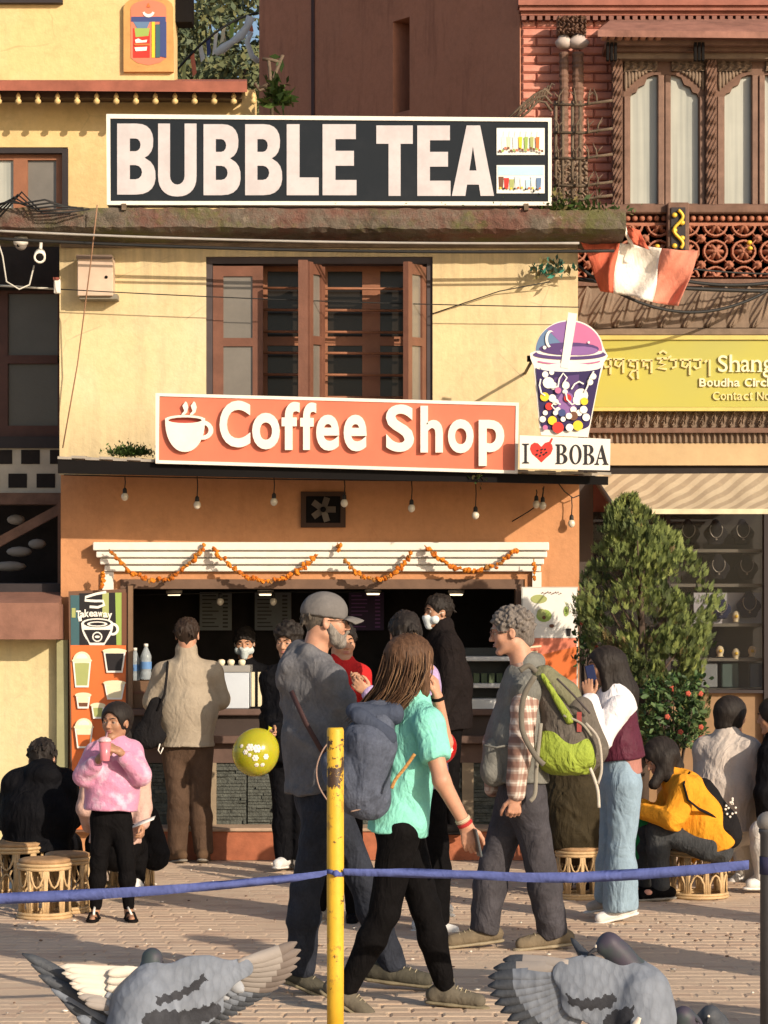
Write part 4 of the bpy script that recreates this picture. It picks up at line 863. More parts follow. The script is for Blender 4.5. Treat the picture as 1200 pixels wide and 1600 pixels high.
balloon(399, 1177, 15.6, .148, (0.52, 0.49, 0.025), 'yellow balloon with white flower print behind the man in the cap', 'balloon_yellow', [(-.18, .3, .12), (.12, .25, .13), (-.38, .1, .08), (.05, -.15, .10), (.35, .32, .09), (.5, -.1, .09), (-.55, .35, .06), (.1, -.45, .07), (-.2, -.02, .06), (.35, -.45, .07), (-.1, .6, .05)], (424, 1133))
balloon(688, 1166, 12.6, .085, (0.60, 0.02, 0.02), 'red balloon with white print showing past the arm of the woman in mint', 'balloon_red', [(.55, .3, .12), (.6, -.2, .14), (.3, .6, .1), (.2, 0, .14), (.4, -.6, .1)], (690, 1205))
# ================================================================== carved relief
def relief(x0, y0, x1, y1, Y, depth, fn, nx, ny, back=0.05, mb=None, mi=0):
    m = mb or MB(); P = []
    for j in range(ny+1):
        rowp = []
        for i in range(nx+1):
            x = x0+(x1-x0)*i/nx; y = y1+(y0-y1)*j/ny; h = max(0.0, min(1.0, fn(x, y))); p = W(x, y, Y); rowp.append(Vector((p.x, Y-depth*h, p.z)))
        P.append(rowp)
    m.grid(P, mi, False); a = W(x0, y1, Y); b = W(x1, y0, Y); m.box((a.x, Y+.002, a.z), (b.x, Y+back, b.z), mi); return m
def leafrow(x0, y0, x1, y1, per, skew=0.0):
    def f(x, y):
        v = (y-y0)/(y1-y0); u = ((x+skew*(y-y0))/per) % 1-.5; s_ = math.sin(PI*min(1, max(0, v*1.02)))**.6+1e-3
        return max(0, 1-(abs(u)/(.47*s_))**2.4)*(.66+.34*math.cos(abs(u)*24-v*9))*.9
    return f
def scroll(per, sc2=1.0):
    def f(x, y):
        a = math.sin(x/per*6.283+2.0*math.sin(y/per*5.1))*math.cos(y/per*6.1+1.6*math.sin(x/per*4.7)); b = math.sin(x*1.1/per*9+y/per*7)
        return .5+.55*a+.2*b
    return f
def floral(cx0, cy0, per, perY):
    def f(x, y):
        u = ((x-cx0)/per+.5) % 1-.5; v = ((y-cy0)/perY+.5) % 1-.5; r_ = math.hypot(u, v); a = math.atan2(v, u); d = math.hypot(abs(u)-.5, abs(v)-.5)
        pet = .18+.17*abs(math.cos(3*a)); ring = abs(r_-.40) < .045; h = 0
        if r_ < .07: h = 1
        elif r_ < pet: h = .75-.8*(r_/pet)**3+.2
        if ring: h = max(h, .75)
        if d < .16: h = max(h, .9-d*3)
        if abs(abs(u)-abs(v)) < .035: h = max(h, .6)
        return h
    return f
# ================================================================== dark red building and its brick front
YB = 19.5
DR = thing('red_brick_building', 'dark red plastered building with a painted brick front behind the long black sign', 'building', (1.09, YB, 0))
c0 = W(815, 1000, YB); c0.z = 0; ztop = 9.2; c1 = Vector((c0.x-.62*4.2, YB+.785*4.2, 0)); u = (c1-c0).normalized(); n = Vector((-u.y, u.x, 0)); n = n if n.y < 0 else -n
def wallbox(s0, s1, z0, z1, t=0.25, proud=0.0):
    a = c0+u*s0-n*(-proud); b = c0+u*s1-n*(-proud); q = n*t; return [Vector((p.x, p.y, z)) for z in (z0, z1) for p in (a-q, b-q, b, a)]
def sat(px):        # distance along the wall for a photo column
    k = (px-CX)/F; return (k*c0.y-c0.x)/(u.x-k*u.y)
s1, s2 = sat(640), sat(614); pm_ = c0+u*(s1+s2)/2; zw0 = H+(CY-175)*pm_.y/F; zw1 = H+(CY-30)*pm_.y/F; zt = zw1+0.0
m = MB(); m.hexa(wallbox(0.02, s1, 0, ztop)); m.hexa(wallbox(s2, sat(405), 0, ztop)); m.hexa(wallbox(s1, s2, 0, zw0)); m.hexa(wallbox(s1, s2, zt, ztop)); m.build('shaded_wall', M_dred, DR)
ss = sat(490); m = MB(); m.hexa(wallbox(ss-.02, ss+.02, 0, ztop, .02, .012)); m.build('wall_joint', M_seam, DR)
m = MB(); a = c0+u*s1-n*.5; b = c0+u*s2-n*.5; m.add([Vector((a.x, a.y, zw0)), Vector((b.x, b.y, zw0)), Vector((b.x, b.y, zt)), Vector((a.x, a.y, zt))], [(0, 1, 2, 3)]); m.build('window_recess', M_void, DR)
m = MB(); m.hexa(wallbox(s1+.03, s1+.05, zw0, zt, .2, -.1)); o = m.build('window_shutter', M_frameo, DR)
m = MB(); pz = W(815, 1335, YB); m.box((c0.x+.002, YB+.03, 0), (4.6, YB+.3, ztop)); m.build('front_wall', mat('mortar_red', (0.36, 0.13, 0.09), 0.9, .2, 4, .5), DR)
m = MB(); m.box((c0.x+.3, YB+.31, 0), (4.6, 26, ztop)); m.build('wall_mass', M_dred, DR)
def brickmesh(w_, h_, r):
    m = MB(); d = .03; b = .012; j = lambda: r.uniform(-.004, .004)
    fr = [(-w_/2+b+j(), -d, -h_/2+b), (w_/2-b+j(), -d, -h_/2+b), (w_/2-b+j(), -d+j(), h_/2-b), (-w_/2+b, -d+j(), h_/2-b)]
    md = [(-w_/2, -d*.5, -h_/2), (w_/2, -d*.5, -h_/2), (w_/2, -d*.5, h_/2), (-w_/2, -d*.5, h_/2)]; bk = [(x, .01, z) for x, y, z in md]
    m.add(fr+md+bk, [(0, 1, 2, 3)]+[(4+i, 4+(i+1) % 4, (i+1) % 4, i) for i in range(4)]+[(8+i, 8+(i+1) % 4, 4+(i+1) % 4, 4+i) for i in range(4)]); return m
rb = random.Random(4); sb = YB/F; bl = [brickmesh(44*sb, 12.6*sb, rb).mesh('brick', M_brick) for _ in range(6)]; blh = [brickmesh(21*sb, 12.6*sb, rb).mesh('brick', M_brick) for _ in range(3)]
for rw in range(22):
    y = 31+rw*14.0; x = 815+(0 if rw % 2 else -22.5)
    end = 1215 if y < 50 else 968
    while x < end:
        xc = x+22.5; half = x < 812
        if half: xc = 826
        o = bpy.data.objects.new('brick', rb.choice(blh if half else bl)); COL.objects.link(o); o.parent = DR; p = W(xc, y+7, YB+.028); o.location = p-Vector(DR.location); x += 45
m = MB(); m.pbox(812, 8, 1225, 16, YB-.10, .14); m.pbox(814, 16.2, 1225, 24, YB-.06, .1); m.pbox(810, -30, 1225, 7.6, YB-.13, .2); DC = m.build('cornice', mat('cornice_red', (0.28, 0.11, 0.08), .8, .25), DR)
dm = MB(); dm.pbox(0, 0, 7, 5, YB-.11, .06); 
for i in range(33):
    x = 815+i*12.4; m = MB(); m.pbox(x, 24.5, x+7.5, 31, YB-.07, .07); m.build('dentil', mat('dentil_red', (0.20, 0.09, 0.07)), DC)
# twin columns with a pale capital
for i, (x, w_) in enumerate(((881, 16), (903, 20))):
    m = MB(); x0 = W(x, 330, YB-.16); sc1 = (YB-.16)/F; r_ = w_/2*sc1; prof = []; yy = 326
    while yy > 78: z = W(0, yy, YB-.16).z-x0.z; prof += [(r_*(1.0 if int(yy/5) % 2 else .84), z)]; yy -= 4
    m.lathe(x0, prof, 12, sm=False); t = m.build('column', M_wood, DR)
    m = MB(); z = W(0, 76, YB-.16).z-x0.z; m.lathe(x0, [(r_*.9, z), (r_*1.5, z+.02), (r_*1.8, z+.05), (r_*1.2, z+.08), (r_*.9, z+.11)], 14); m.build('capital', mat('pale_capital', (0.5, 0.42, 0.38)), t)
    m = MB(); relief(x-w_*.65, 26, x+w_*.65, 54, YB-.2, .06, scroll(12), 18, 20, .1, m); m.build('carved_head', M_wood, t)
m = MB(); relief(868, 250, 918, 325, YB-.18, .05, scroll(15), 26, 40, .05, m); m.build('carved_base', M_wood2, DR)
# carved window
M_wood3 = mat('weathered_wood', (0.19, 0.115, 0.085), .65, .25, 9, .3, 50)
YW = 19.30
CW = thing('carved_bay_window', 'carved dark wood bay window with trefoil arches and pale curtains upper right', 'window', W(1100, 330, YW))
arch = lambda c, x_in, x_out: [(x_in, 318), (x_out, 318), (x_out, 152), (x_out+(x_in-x_out)*.06, 146), (x_out+(x_in-x_out)*.22, 144), (x_out+(x_in-x_out)*.30, 136), (x_out+(x_in-x_out)*.52, 132), (x_out+(x_in-x_out)*.62, 121), (x_out+(x_in-x_out)*.86, 117), (x_in, 117)]
holes = [arch(0, 1028, 985), arch(0, 1048, 1092), arch(0, 1175, 1132), arch(0, 1195, 1240)]
m = curve_shape([[(974, 92), (1262, 92), (1262, 322), (974, 322)]]+[h if True else 0 for h in holes], YW+.03, .08); m.build('arched_frame', M_wood, CW)
for x0, x1 in ((985, 1028), (1048, 1092), (1132, 1175), (1195, 1240)): m = MB(); m.pbox(x0-6, 110, x1+6, 320, YW+.075, .01); m.build('pane', M_curt, CW)
for x0, x1 in ((1028, 1038), (1039, 1048), (1175, 1184), (1186, 1195)): m = MB(); m.pbox(x0, 117, x1, 320, YW+.0, .03); bevel(m.build('mullion', M_wood3, CW), .006)
for x0, x1 in ((957, 973), (1103, 1120)):
    m = MB(); m.pbox(x0, 92, x1, 322, YW-.02, .1); pr_ = m.build('jamb', M_wood, CW)
    m = MB(); relief(x0+1, 94, x1-1, 320, YW-.022, .035, lambda x, y, x0=x0, x1=x1: (0.5+.5*math.sin(y/3.6))*(1-abs((x-(x0+x1)/2)/(x1-x0)*1.9)**3)+.25*math.sin(x*1.1+y*.5), 10, 150, .002, m); m.build('jamb_carving', M_wood, pr_)
for x0, x1 in ((975, 984), (1093, 1102), (1121, 1131)): m = MB(); m.pbox(x0, 150, x1, 320, YW+.01, .02); bevel(m.build('stile', M_wood3, CW), .006)
for (xa, xb, yb_) in ((975, 1027, 150), (1049, 1101, 150), (1122, 1174, 150), (1196, 1225, 150)):
    m = MB()
    def spf(x, y, xa=xa, xb=xb):
        rgt = xa in (1049, 1196); t_ = (xb-x)/(xb-xa) if not rgt else (x-xa)/(xb-xa)   # 0 at mullion, 1 at jamb
        edge = 112+max(0, (t_-.25))**1.5*62
        return 0 if y > edge else (.45+.5*math.sin(x*.42+2*math.sin(y*.28))*math.cos(y*.45+x*.12))
    P = []; relief(xa, 94, xb, 112, YW+.028, .035, spf, 40, 16, .002, m)
    rgt = xa in (1049, 1196)
    for k in range(9):
        t_ = .15+k*.1; x = xb-(xb-xa)*t_ if not rgt else xa+(xb-xa)*t_; yl = 112+max(0, t_-.22)**1.4*46
        if yl > 114: q = W(x, (112+yl)/2, YW+.025); m.ell(q, (.017, .02, (yl-110)*.5*YW/F), 8, 6)
    m.build('arch_carving', M_wood2, CW)
m = MB(); m.pbox(953, 70, 1240, 80, YW-.14, .3); m.build('moulding', M_wood, CW); m = MB(); m.pbox(948, 60, 1240, 69.6, YW-.22, .4); m.build('moulding', M_wood3, CW); m = MB(); m.pbox(957, 80.4, 1240, 91.6, YW-.08, .2); m.build('moulding', M_wood2, CW)
for (x, w_) in ((948, 16), (1085, 22)): 
    for k in range(3): m = MB(); m.pbox(x+k*6, 66, x+k*6+4, 94, YW-.24, .05); m.build('strap', M_black, CW)
for k in range(8): m = MB(); x = 940+k*12.2; m.pbox(x, 49, x+9, 59.5, YW-.30, .1); bevel(m.build('eave_block', mat('pale_block', (0.48, 0.26, 0.17)), CW), .008)
a = [W(955, 30, YB-.02), W(1240, 28, YB-.02), W(1240, 50, YW-.34), W(934, 47, YW-.34)]; m = MB(); m.add(a+[p-Vector((0, 0, .05)) for p in a], [(3, 2, 1, 0), (4, 5, 6, 7), (0, 1, 5, 4), (1, 2, 6, 5), (2, 3, 7, 6), (3, 0, 4, 7)]); m.build('roof_board', mat('weathered_roof', (0.26, 0.13, 0.10), .85, .35, 5, .6, 20), CW)
m = MB(); m.pbox(1036, 53, 1240, 59, YW-.30, .2); m.build('eave_board', M_frame, CW)
# iron trellis with spikes
TR = thing('iron_trellis', 'rusty spiked iron trellis beside the brick wall right of the black sign', 'fence', W(905, 330, 17.9)); YI = 17.9
for x in (868, 879, 894, 906): m = MB(); m.tube([W(x, 330, YI), W(x+.5, 158, YI)], .012, 6); m.build('upright', M_iron, TR)
for y in (163, 207, 247, 290, 311): m = MB(); m.tube([W(864, y, YI-.01), W(910, y+1, YI-.01), W(935, y-3, YI-.05), W(957, y-6, YI-.08)], .011, 6); m.build('rail', M_iron, TR)
rr = random.Random(2)
for y in (150, 196, 236, 280, 308):
    for x in (872, 900, 919, 933): m = MB(); b_ = W(x, y+12, YI-.04); m.tube([b_, b_+Vector((rr.uniform(-.01, .01), 0, .06)), b_+Vector((rr.uniform(-.05, .05), -.02, .11))], [.009, .007, .002], 5); m.tube([b_+Vector((0, 0, .05)), b_+Vector((rr.choice((-1, 1))*.04, 0, .09))], [.007, .002], 5); m.build('spike', M_iron, TR)
for k in range(3): m = MB(); m.tube([W(793+k*9, 186, YI), W(812+k*7, 168+k*3, YI), W(835+k*3, 148+k*5, YI), W(852, 140+k*10, YI), W(862, 150+k*12, YI)], .010, 6); m.build('curved_rail', M_iron, TR)
for k in range(9): m = MB(); q = W(812+k*5.5, 172-k*3.6, YI); m.tube([q-Vector((.02, 0, .05)), q+Vector((0, 0, .0)), q+Vector((.03, 0, .06)), q+Vector((.05, 0, .045))], .007, 5); m.build('hook', M_iron, TR)
# balcony
YK = 18.95
BK = thing('carved_balcony', 'terracotta carved balcony front with a gold trimmed post under the bay window', 'balcony', W(1060, 436, YK))
m = MB(); m.pbox(905, 319, 1240, 333, YK-.06, .4); bevel(m.build('sill', M_wood, BK), .01)
m = MB(); m.pbox(900, 333, 1240, 436, YK+.04, .1); m.build('back_board', mat('dark_terracotta', (0.10, 0.035, 0.02)), BK)
for k in range(27): m = MB(); x = 912+k*11.4; q = W(x, 341, YK-.0); m.lathe(q-Vector((0, 0, .022)), [(.012, 0), (.022, .012), (.022, .028), (.014, .042)], 8); m.build('bead', M_terra, BK)
m = MB(); m.pbox(900, 348, 1240, 353, YK-.01, .04); m.build('rail', M_terra, BK)
m = relief(900, 354, 1240, 434, YK+.03, .075, floral(985, 394, 44, 41), 300, 72, .0); m.build('carved_panel', M_terra, BK)
m = MB(); m.pbox(1043, 316, 1077, 392, YK-.12, .1); bevel(m.build('post', M_wood, BK), .008); m = MB(); m.pbox(1049, 324, 1071, 390, YK-.135, .014); po = m.build('post_panel', M_dark, BK)
m = MB(); m.tube([W(1060+7*math.sin(i/4.5), 328+i*1.0*1.5, YK-.15) for i in range(41)], .014, 6)
for k in range(5): m.ell(W(1060-6*math.cos(k*PI), 336+k*12, YK-.15), (.022, .012, .02), 8, 6)
m.build('gold_scroll', M_gold, po)
for (x, y) in ((1030, 395), (1172, 388), (1171, 379), (1027, 385)): m = MB(); m.ell(W(x, y, YK-.06), (.022, .02, .018), 8, 6); m.build('gold_bud', M_gold, BK)
# carved beams, fascia, plinth strip
BM = thing('carved_shop_front', 'grey brown carved beams framing the yellow shop board at right', 'shop front', W(1060, 740, 18.8)); YM = 18.75
m = relief(898, 447, 1240, 512, YM, .038, leafrow(898, 447, 1240, 514, 36, .45), 260, 44, .3); m.build('leaf_beam', M_wood2, BM)
m = MB(); m.pbox(898, 436, 1240, 446.6, YM-.03, .3); m.build('beam_moulding', M_wood, BM); m = MB(); m.pbox(898, 513, 1240, 524, YM-.05, .3); bevel(m.build('beam_moulding', M_wood2, BM), .008)
m = relief(915, 641, 1240, 668, YM-.01, .05, leafrow(915, 641, 1240, 668, 15, .3), 220, 20, .3); m.build('leaf_moulding', M_wood2, BM)
m = MB(); m.pbox(915, 668.5, 1240, 676, YM-.07, .3); m.build('beam_moulding', M_wood, BM); m = relief(915, 676.5, 1240, 692, YM-.01, .03, lambda x, y: .5+.5*math.sin(x*.7), 260, 6, .3); m.build('bead_moulding', M_wood2, BM)
m = MB(); m.pbox(905, 692.5, 1240, 727, YM-.02, .3); m.build('fascia', mat('beige_fascia', (0.47, 0.34, 0.19), .7, .15, 3), BM); m = MB(); m.pbox(905, 727.5, 1240, 742, YM+.02, .3); m.build('dark_gap', M_void, BM)
m = MB(); m.pbox(905, 742, 927, 1343, YM-.1, .2); m.build('shade_gap_post', mat('gap_shade_dark', (0.05, 0.04, 0.035)), BM)  # dark upright filling the gap, its colour standing in for shade
m = MB(); m.pbox(898, 640, 922, 742, YM+.03, .3); m.build('end_board', M_wood2, BM)
# yellow shop board
YY = 18.66
YSN = thing('yellow_shop_board', 'long yellow board with raised Tibetan script and English lettering at right', 'sign', W(1065, 640, YY))
t_ = NT('yellow_board', (0.44, 0.41, 0.075), .35, 0, .4); t_.mixc(t_.ramp(t_.noise(1.2, 2), .35, .65), (0.38, 0.37, 0.10)); M_yb = t_.done()
m = MB(); m.pbox(924, 531, 1240, 636, YY+.01, .05); m.build('panel', M_yb, YSN)
m = MB(); m.pbox(918, 524, 1240, 530.6, YY-.01, .08); m.pbox(918, 636.4, 1240, 642, YY-.01, .08); m.pbox(916, 531, 923.6, 636, YY-.01, .08); m.build('frame', mat('pale_gold_frame', (0.55, 0.46, 0.14), .4), YSN)
M_rel = mat('pale_relief_letter', (0.66, 0.56, 0.26), .4, bump=0); M_relw = mat('white_relief_letter', (0.74, 0.68, 0.46), .4, bump=0)
def tib(strokes, w_=3.4):
    m = MB()
    for st in strokes: curve_shape([ribbon(st, w_)], YY-.008, .02, 0, m)
    return m.build('tibetan_letter', M_rel, YSN)
hb = lambda x0, x1, y=561: [(x0, y), (x1, y)]
tib([hb(940, 956), [(954, 561), (954, 585)], [(954, 572), (946, 574), (944, 568)]]); tib([hb(958, 976), [(963, 561), (961, 570), (967, 573), (972, 566)], [(974, 561), (974, 583)]])
tib([hb(981, 998, 563), [(986, 563), (984, 571), (992, 573)], [(996, 563), (996, 578), (988, 580), (984, 586), (990, 592)], [(996, 578), (997, 592)]])
tib([hb(1002, 1020, 563), [(1006, 563), (1005, 573), (1011, 570), (1012, 576)], [(1018, 563), (1018, 583)]])
tib([[(1030, 552), (1036, 548), (1042, 552)], hb(1026, 1044, 560), [(1036, 560), (1030, 567), (1040, 569), (1028, 575), (1042, 577)], [(1043, 560), (1049, 556)]])
tib([hb(1047, 1058, 562), [(1056, 562), (1056, 573), (1050, 575)]]); tib([hb(1062, 1080, 562), [(1067, 562), (1066, 572), (1072, 574), (1076, 568)], [(1078, 562), (1078, 586)]]); tib([hb(1083, 1097, 562), [(1094, 562), (1094, 574), (1088, 576), (1084, 572)]]); tib([[(1101, 566), (1105, 563)]]); tib([[(1109, 562), (1109, 588)]])
for ch, x0, x1, y0, y1 in (('S', 1122, 1137, 555, 581), ('h', 1140, 1156, 554, 581), ('a', 1158, 1172, 562, 581), ('n', 1174, 1190, 562, 581), ('g', 1192, 1207, 562, 590)):
    m = glyph(ch, x0, y0, x1, y1, YY-.01, .025, .004)
    if ch in 'hn':
        for xx in (x0, x1-5): m.pbox(xx-1.5, y1-1.6, xx+6, y1, YY-.0102, .02)
    m.build('letter', M_relw, YSN)
def textline(txt, x0, x1, y0, y1, Yt, t, bold, mt, par, name='letter'):
    wd = {'i': .45, 'l': .45, ' ': .55, 't': .6, 'r': .65, 'm': 1.5, 'C': 1.25, 'N': 1.2, 'B': 1.15}; tot = sum(wd.get(c, 1.0) for c in txt); x = x0
    for c in txt:
        w_ = (x1-x0)*wd.get(c, 1.0)/tot
        if c != ' ':
            h = y0 if (c.isupper() or c in 'lhdkbti') else y0+(y1-y0)*.26
            glyph(c, x+w_*.07, h, x+w_*.93, y1, Yt, t, bold).build(name, mt, par)
        x += w_
textline('Boudha Circl', 1092, 1203, 591, 604, YY-.008, .018, .02, M_relw, YSN); textline('Contact No', 1113, 1204, 612, 625, YY-.006, .016, .01, M_rel, YSN)
# awning
t_ = NT('striped_awning', (0.52, 0.43, 0.30), .9, 0, .1); wv = t_.wave(2.9, t_.coord((1, 1.0, 0), (0, 0, 0.62)), 0.0); t_.mixc(t_.ramp(wv, .40, .62), (0.37, 0.295, 0.205)); t_.mixc(t_.math('MULTIPLY', t_.ramp(t_.noise(9, 8, .8), .5, .7), .5), (0.46, 0.37, 0.24)); t_.bump(t_.noise(8, 5), .4, .03); M_awn = t_.done()
AW = thing('striped_awning', 'faded beige and brown diagonally striped awning over the jewellery shop', 'awning', W(1080, 800, 18.3))
a = [W(924, 741, 18.72), W(1240, 739, 18.72), W(1240, 796, 18.0), W(962, 795, 18.0)]; nn = 24; P = [[a[0].lerp(a[1], i/nn).lerp(a[3].lerp(a[2], i/nn), j/8)-Vector((0, 0, .022*math.sin(PI*j/8)*(1+.4*math.sin(i*1.3)))) for i in range(nn+1)] for j in range(9)]
m = MB(); m.grid(P); m.grid([[p-Vector((0, 0, .006)) for p in r_] for r_ in P[::-1]]); m.build('awning_cloth', M_awn, AW)
m = MB(); m.pbox(958, 795, 1240, 803, 17.98, .03); m.build('valance', mat('cream_valance', (0.66, 0.56, 0.38), .8, .2, 6), AW); m = MB(); m.tube([W(924, 741, 18.72), W(962, 797, 18.0)], .02, 6); m.build('awning_arm', M_dark, AW)
# jewellery shop behind
JS = thing('jewellery_shop', 'dark glazed shop interior with shelves of necklaces behind the bush', 'shop', W(1080, 1340, 19.2)); YJ = 18.9
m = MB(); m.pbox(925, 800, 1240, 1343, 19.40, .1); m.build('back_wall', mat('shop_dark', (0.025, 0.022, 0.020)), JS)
for y in (858, 912, 974, 1028, 1076): m = MB(); m.pbox(1010, y, 1194, y+5, YJ+.25, .45); m.build('shelf', mat('glass_shelf', (0.16, 0.15, 0.13), .3), JS)
m = MB(); m.pbox(1084, 926, 1190, 976, YJ+.34, .01); m.build('display_cloth', mat('white_display', (0.42, 0.42, 0.46)), JS)
m = MB(); m.pbox(925, 1082, 1194, 1343, YJ+.12, .1); m.build('lower_panel', mat('tan_panel', (0.24, 0.15, 0.08), .6, .15, 3), JS)
for x in (1194, 1040): m = MB(); m.pbox(x, 800, x+8, 1343, YJ+.05, .1); m.build('door_post', M_dark, JS)
m = MB(); m.pbox(925, 1078, 1240, 1083, YJ+.06, .2); m.build('sill', M_dark, JS)
g_ = NT('shop_glass', (0.035, 0.035, 0.035), .06, 0, .6); g_.b.inputs['Alpha'].default_value = .16; m = MB(); m.pbox(926, 803, 1194, 1077, YJ+.085, .006); m.build('shop_glass', g_.done(), JS)
m = MB(); m.pbox(1203, 800, 1240, 1343, YJ+.1, .1); m.build('door', mat('green_dark', (0.03, 0.04, 0.03)), JS)
M_bust = mat('black_velvet', (0.012, 0.012, 0.016), .95, bump=0); M_bnavy = mat('navy_velvet', (0.015, 0.022, 0.06), .9, bump=0); M_silver = mat('silver', (0.30, 0.28, 0.25), .3, 0, metal=.7, bump=0)
for (x, y, sc_, mt, lab) in ((1122, 906, 1.0, M_bust, 'black necklace bust on the middle shelf, left of two'), (1166, 906, 1.0, M_bust, 'black necklace bust on the middle shelf, right of two'), (1126, 968, .9, M_bnavy, 'navy necklace bust against white cloth, half hidden by the bush'), (1170, 966, 1.05, M_bnavy, 'navy necklace bust with a silver chain against white cloth'), (1075, 852, 1.0, M_bust, 'dark necklace bust on the top shelf at left'), (1118, 852, 1.0, M_bust, 'dark necklace bust in the middle of the top shelf'), (1160, 852, 1.0, M_bust, 'dark necklace bust at the right of the top shelf')):
    b_ = W(x, y, YJ+.28); t = thing('necklace_bust', lab, 'bust', b_); S = SDF(.03); q = .9*sc_; S.cone(b_+Vector((0, 0, .05*q)), b_+Vector((0, 0, .10*q)), .075*q, .085*q, .03, (0, 1, 0), .35); S.cone(b_+Vector((0, 0, .12*q)), b_+Vector((0, .01, .20*q)), .05*q, .032*q, .03, (0, 1, 0), .6); S.cone(b_+Vector((-.07*q, 0, .10*q)), b_+Vector((.07*q, 0, .10*q)), .03*q, .03*q, .03, (0, 1, 0), .5); S.cut(b_+Vector((0, 0, .004)), (0, 0, -1)); link_mesh('bust_form', sdf_mesh(S, 'b', mt, .01), t)
    m = MB(); m.tube([b_+Vector((.055*q*math.sin(a_), -.04*q-.01, .14*q-.075*q*math.cos(a_)*(1 if abs(a_) < 1.6 else .7))) for a_ in [-2.2+k*.315 for k in range(15)]], .0035, 5); m.ell(b_+Vector((0, -.055*q, .05*q)), .009, 8, 6); m.build('necklace', M_silver, t)
for (x, y, lab) in ((1150, 972, 'round cream ornament standing between the navy busts'), (1125, 1026, 'silver crown shaped ornament on the lower shelf, left'), (1175, 1026, 'pale round ornament on the lower shelf, right'), (1150, 1030, 'small square ornament on the lower shelf between the round ones')):
    b_ = W(x, y, YJ+.27); t = thing('shelf_ornament', lab, 'ornament', b_); m = MB(); m.lathe(b_, [(.03, 0), (.02, .01), (.028, .03), (.032, .05), (.022, .075), (.008, .085)], 12); m.build('ornament_body', mat('ornament_cream', (0.62, 0.54, 0.36), .4), t); m = MB(); m.lathe(b_+Vector((0, -.03, .045)), [(.014, 0), (.012, .006)], 10, axis=(0, -1, 0)); m.build('ornament_face', M_gold, t)
for k in range(3): 
    m = MB(); x = (1095, 1128, 1172)[k]; m.pbox(x, 1036, x+26, 1074, YJ+.3, .06); bevel(m.build('jewellery_tray', mat('tray_%d' % k, ((.22, .24, .25), (.08, .12, .11), (.12, .16, .2))[k]), single=(('grey framed jewellery tray standing left on the lowest shelf', 'dark green jewellery tray in the middle of the lowest shelf', 'blue grey jewellery tray at the right of the lowest shelf')[k], 'tray')), .006)
# ================================================================== red-white cloth hanging at the ledge end
FL = thing('hanging_flag', 'wrinkled red and white cloth flag hanging from a stick off the ledge end', 'flag', W(1000, 470, 17.6)); YG = 17.6
top = [(905, 375), (945, 377), (967, 380), (1005, 384), (1036, 388), (1065, 391), (1091, 392)]; bot = [(940, 455), (953, 457), (957, 458), (990, 464), (1018, 472), (1040, 476), (1062, 478)]
def flagpt(s_, v):
    i = min(int(s_), 5); f_ = s_-i; tx = top[i][0]+(top[i+1][0]-top[i][0])*f_; ty = top[i][1]+(top[i+1][1]-top[i][1])*f_; bx = bot[i][0]+(bot[i+1][0]-bot[i][0])*f_; by = bot[i][1]+(bot[i+1][1]-bot[i][1])*f_
    w_ = .05*math.sin(s_*2.4+v*2.2)+.035*math.sin(s_*1.1-v*5)+.02*math.sin(s_*5+v*7); return W(tx+(bx-tx)*v+2*math.sin(v*5+s_), ty+(by-ty)*v, YG+w_)
M_fr = cloth('flag_red', (0.56, 0.13, 0.075), wr=.5); M_fw = cloth('flag_white', (0.74, 0.70, 0.62), wr=.5); M_fp = cloth('flag_faded_red', (0.60, 0.22, 0.15), wr=.5)
for s0, s1_, mt, nm in ((0, 2, M_fr, 'red_stripe'), (2, 4, M_fw, 'white_stripe'), (4, 6, M_fp, 'red_stripe')):
    P = [[flagpt(s0+(s1_-s0)*i/16, j/18) for i in range(17)] for j in range(19)]; m = MB(); m.grid(P, 0); o = m.build(nm, mt, FL); md = o.modifiers.new('thick', 'SOLIDIFY'); md.thickness = .004
m = MB(); m.tube([W(968, 350, 17.45), W(990, 385, 17.6)], .012, 6); m.tube([W(975, 347, 17.45), W(984, 384, 17.6)], .008, 6); m.build('flag_stick', M_white, FL)
m = MB(); P = [[W(975+i*6+j*3, 352+j*6+i*2, 17.5+.03*math.sin(i*2+j)) for i in range(5)] for j in range(6)]; m.grid(P); o = m.build('folded_cloth', M_fr, FL); o.modifiers.new('thick', 'SOLIDIFY').thickness = .004
# ================================================================== left: upper yellow house
YU = 18.55
UH = thing('upper_yellow_house', 'yellow upper house with a red eave and small hanging eave balls at upper left', 'building', W(100, 325, YU))
m = MB(); m.pbox(-60, -60, 272, 133, YU-.1, .3); m.build('upper_wall', M_cream if False else M_yel2, UH)
m = MB(); m.pbox(-60, 133, -20, 345, YU, .3); m.pbox(106, 140, 398, 345, YU, .3); m.pbox(-20, 133, 106, 230, YU, .3); m.build('lower_wall', M_yel2, UH)
m = MB(); m.box((W(-60, 0, YU).x, YU+.31, 3.5), (W(398, 0, YU).x, 21, 5.55)); m.box((W(-60, 0, YU).x, YU+.25, 6.0), (W(272, 0, YU).x-.02, 18.95, 9)); m.build('house_mass', mat('house_mass', (0.2, 0.14, 0.08)), UH)
m = MB(); A0 = W(-60, 126, YU-.42); A1 = W(386, 127, YU-.42); B0 = W(-60, 122, YU-.1); B1 = W(380, 124, YU+.1); m.hexa([W(-60, 141, YU-.42), W(386, 144, YU-.42), W(386, 140, YU+.2), W(-60, 140, YU+.2), A0, A1, W(386, 124, YU+.2), W(-60, 124, YU+.2)]); m.build('eave', mat('eave_red', (0.30, 0.10, 0.065), .7, .25, 6), UH)
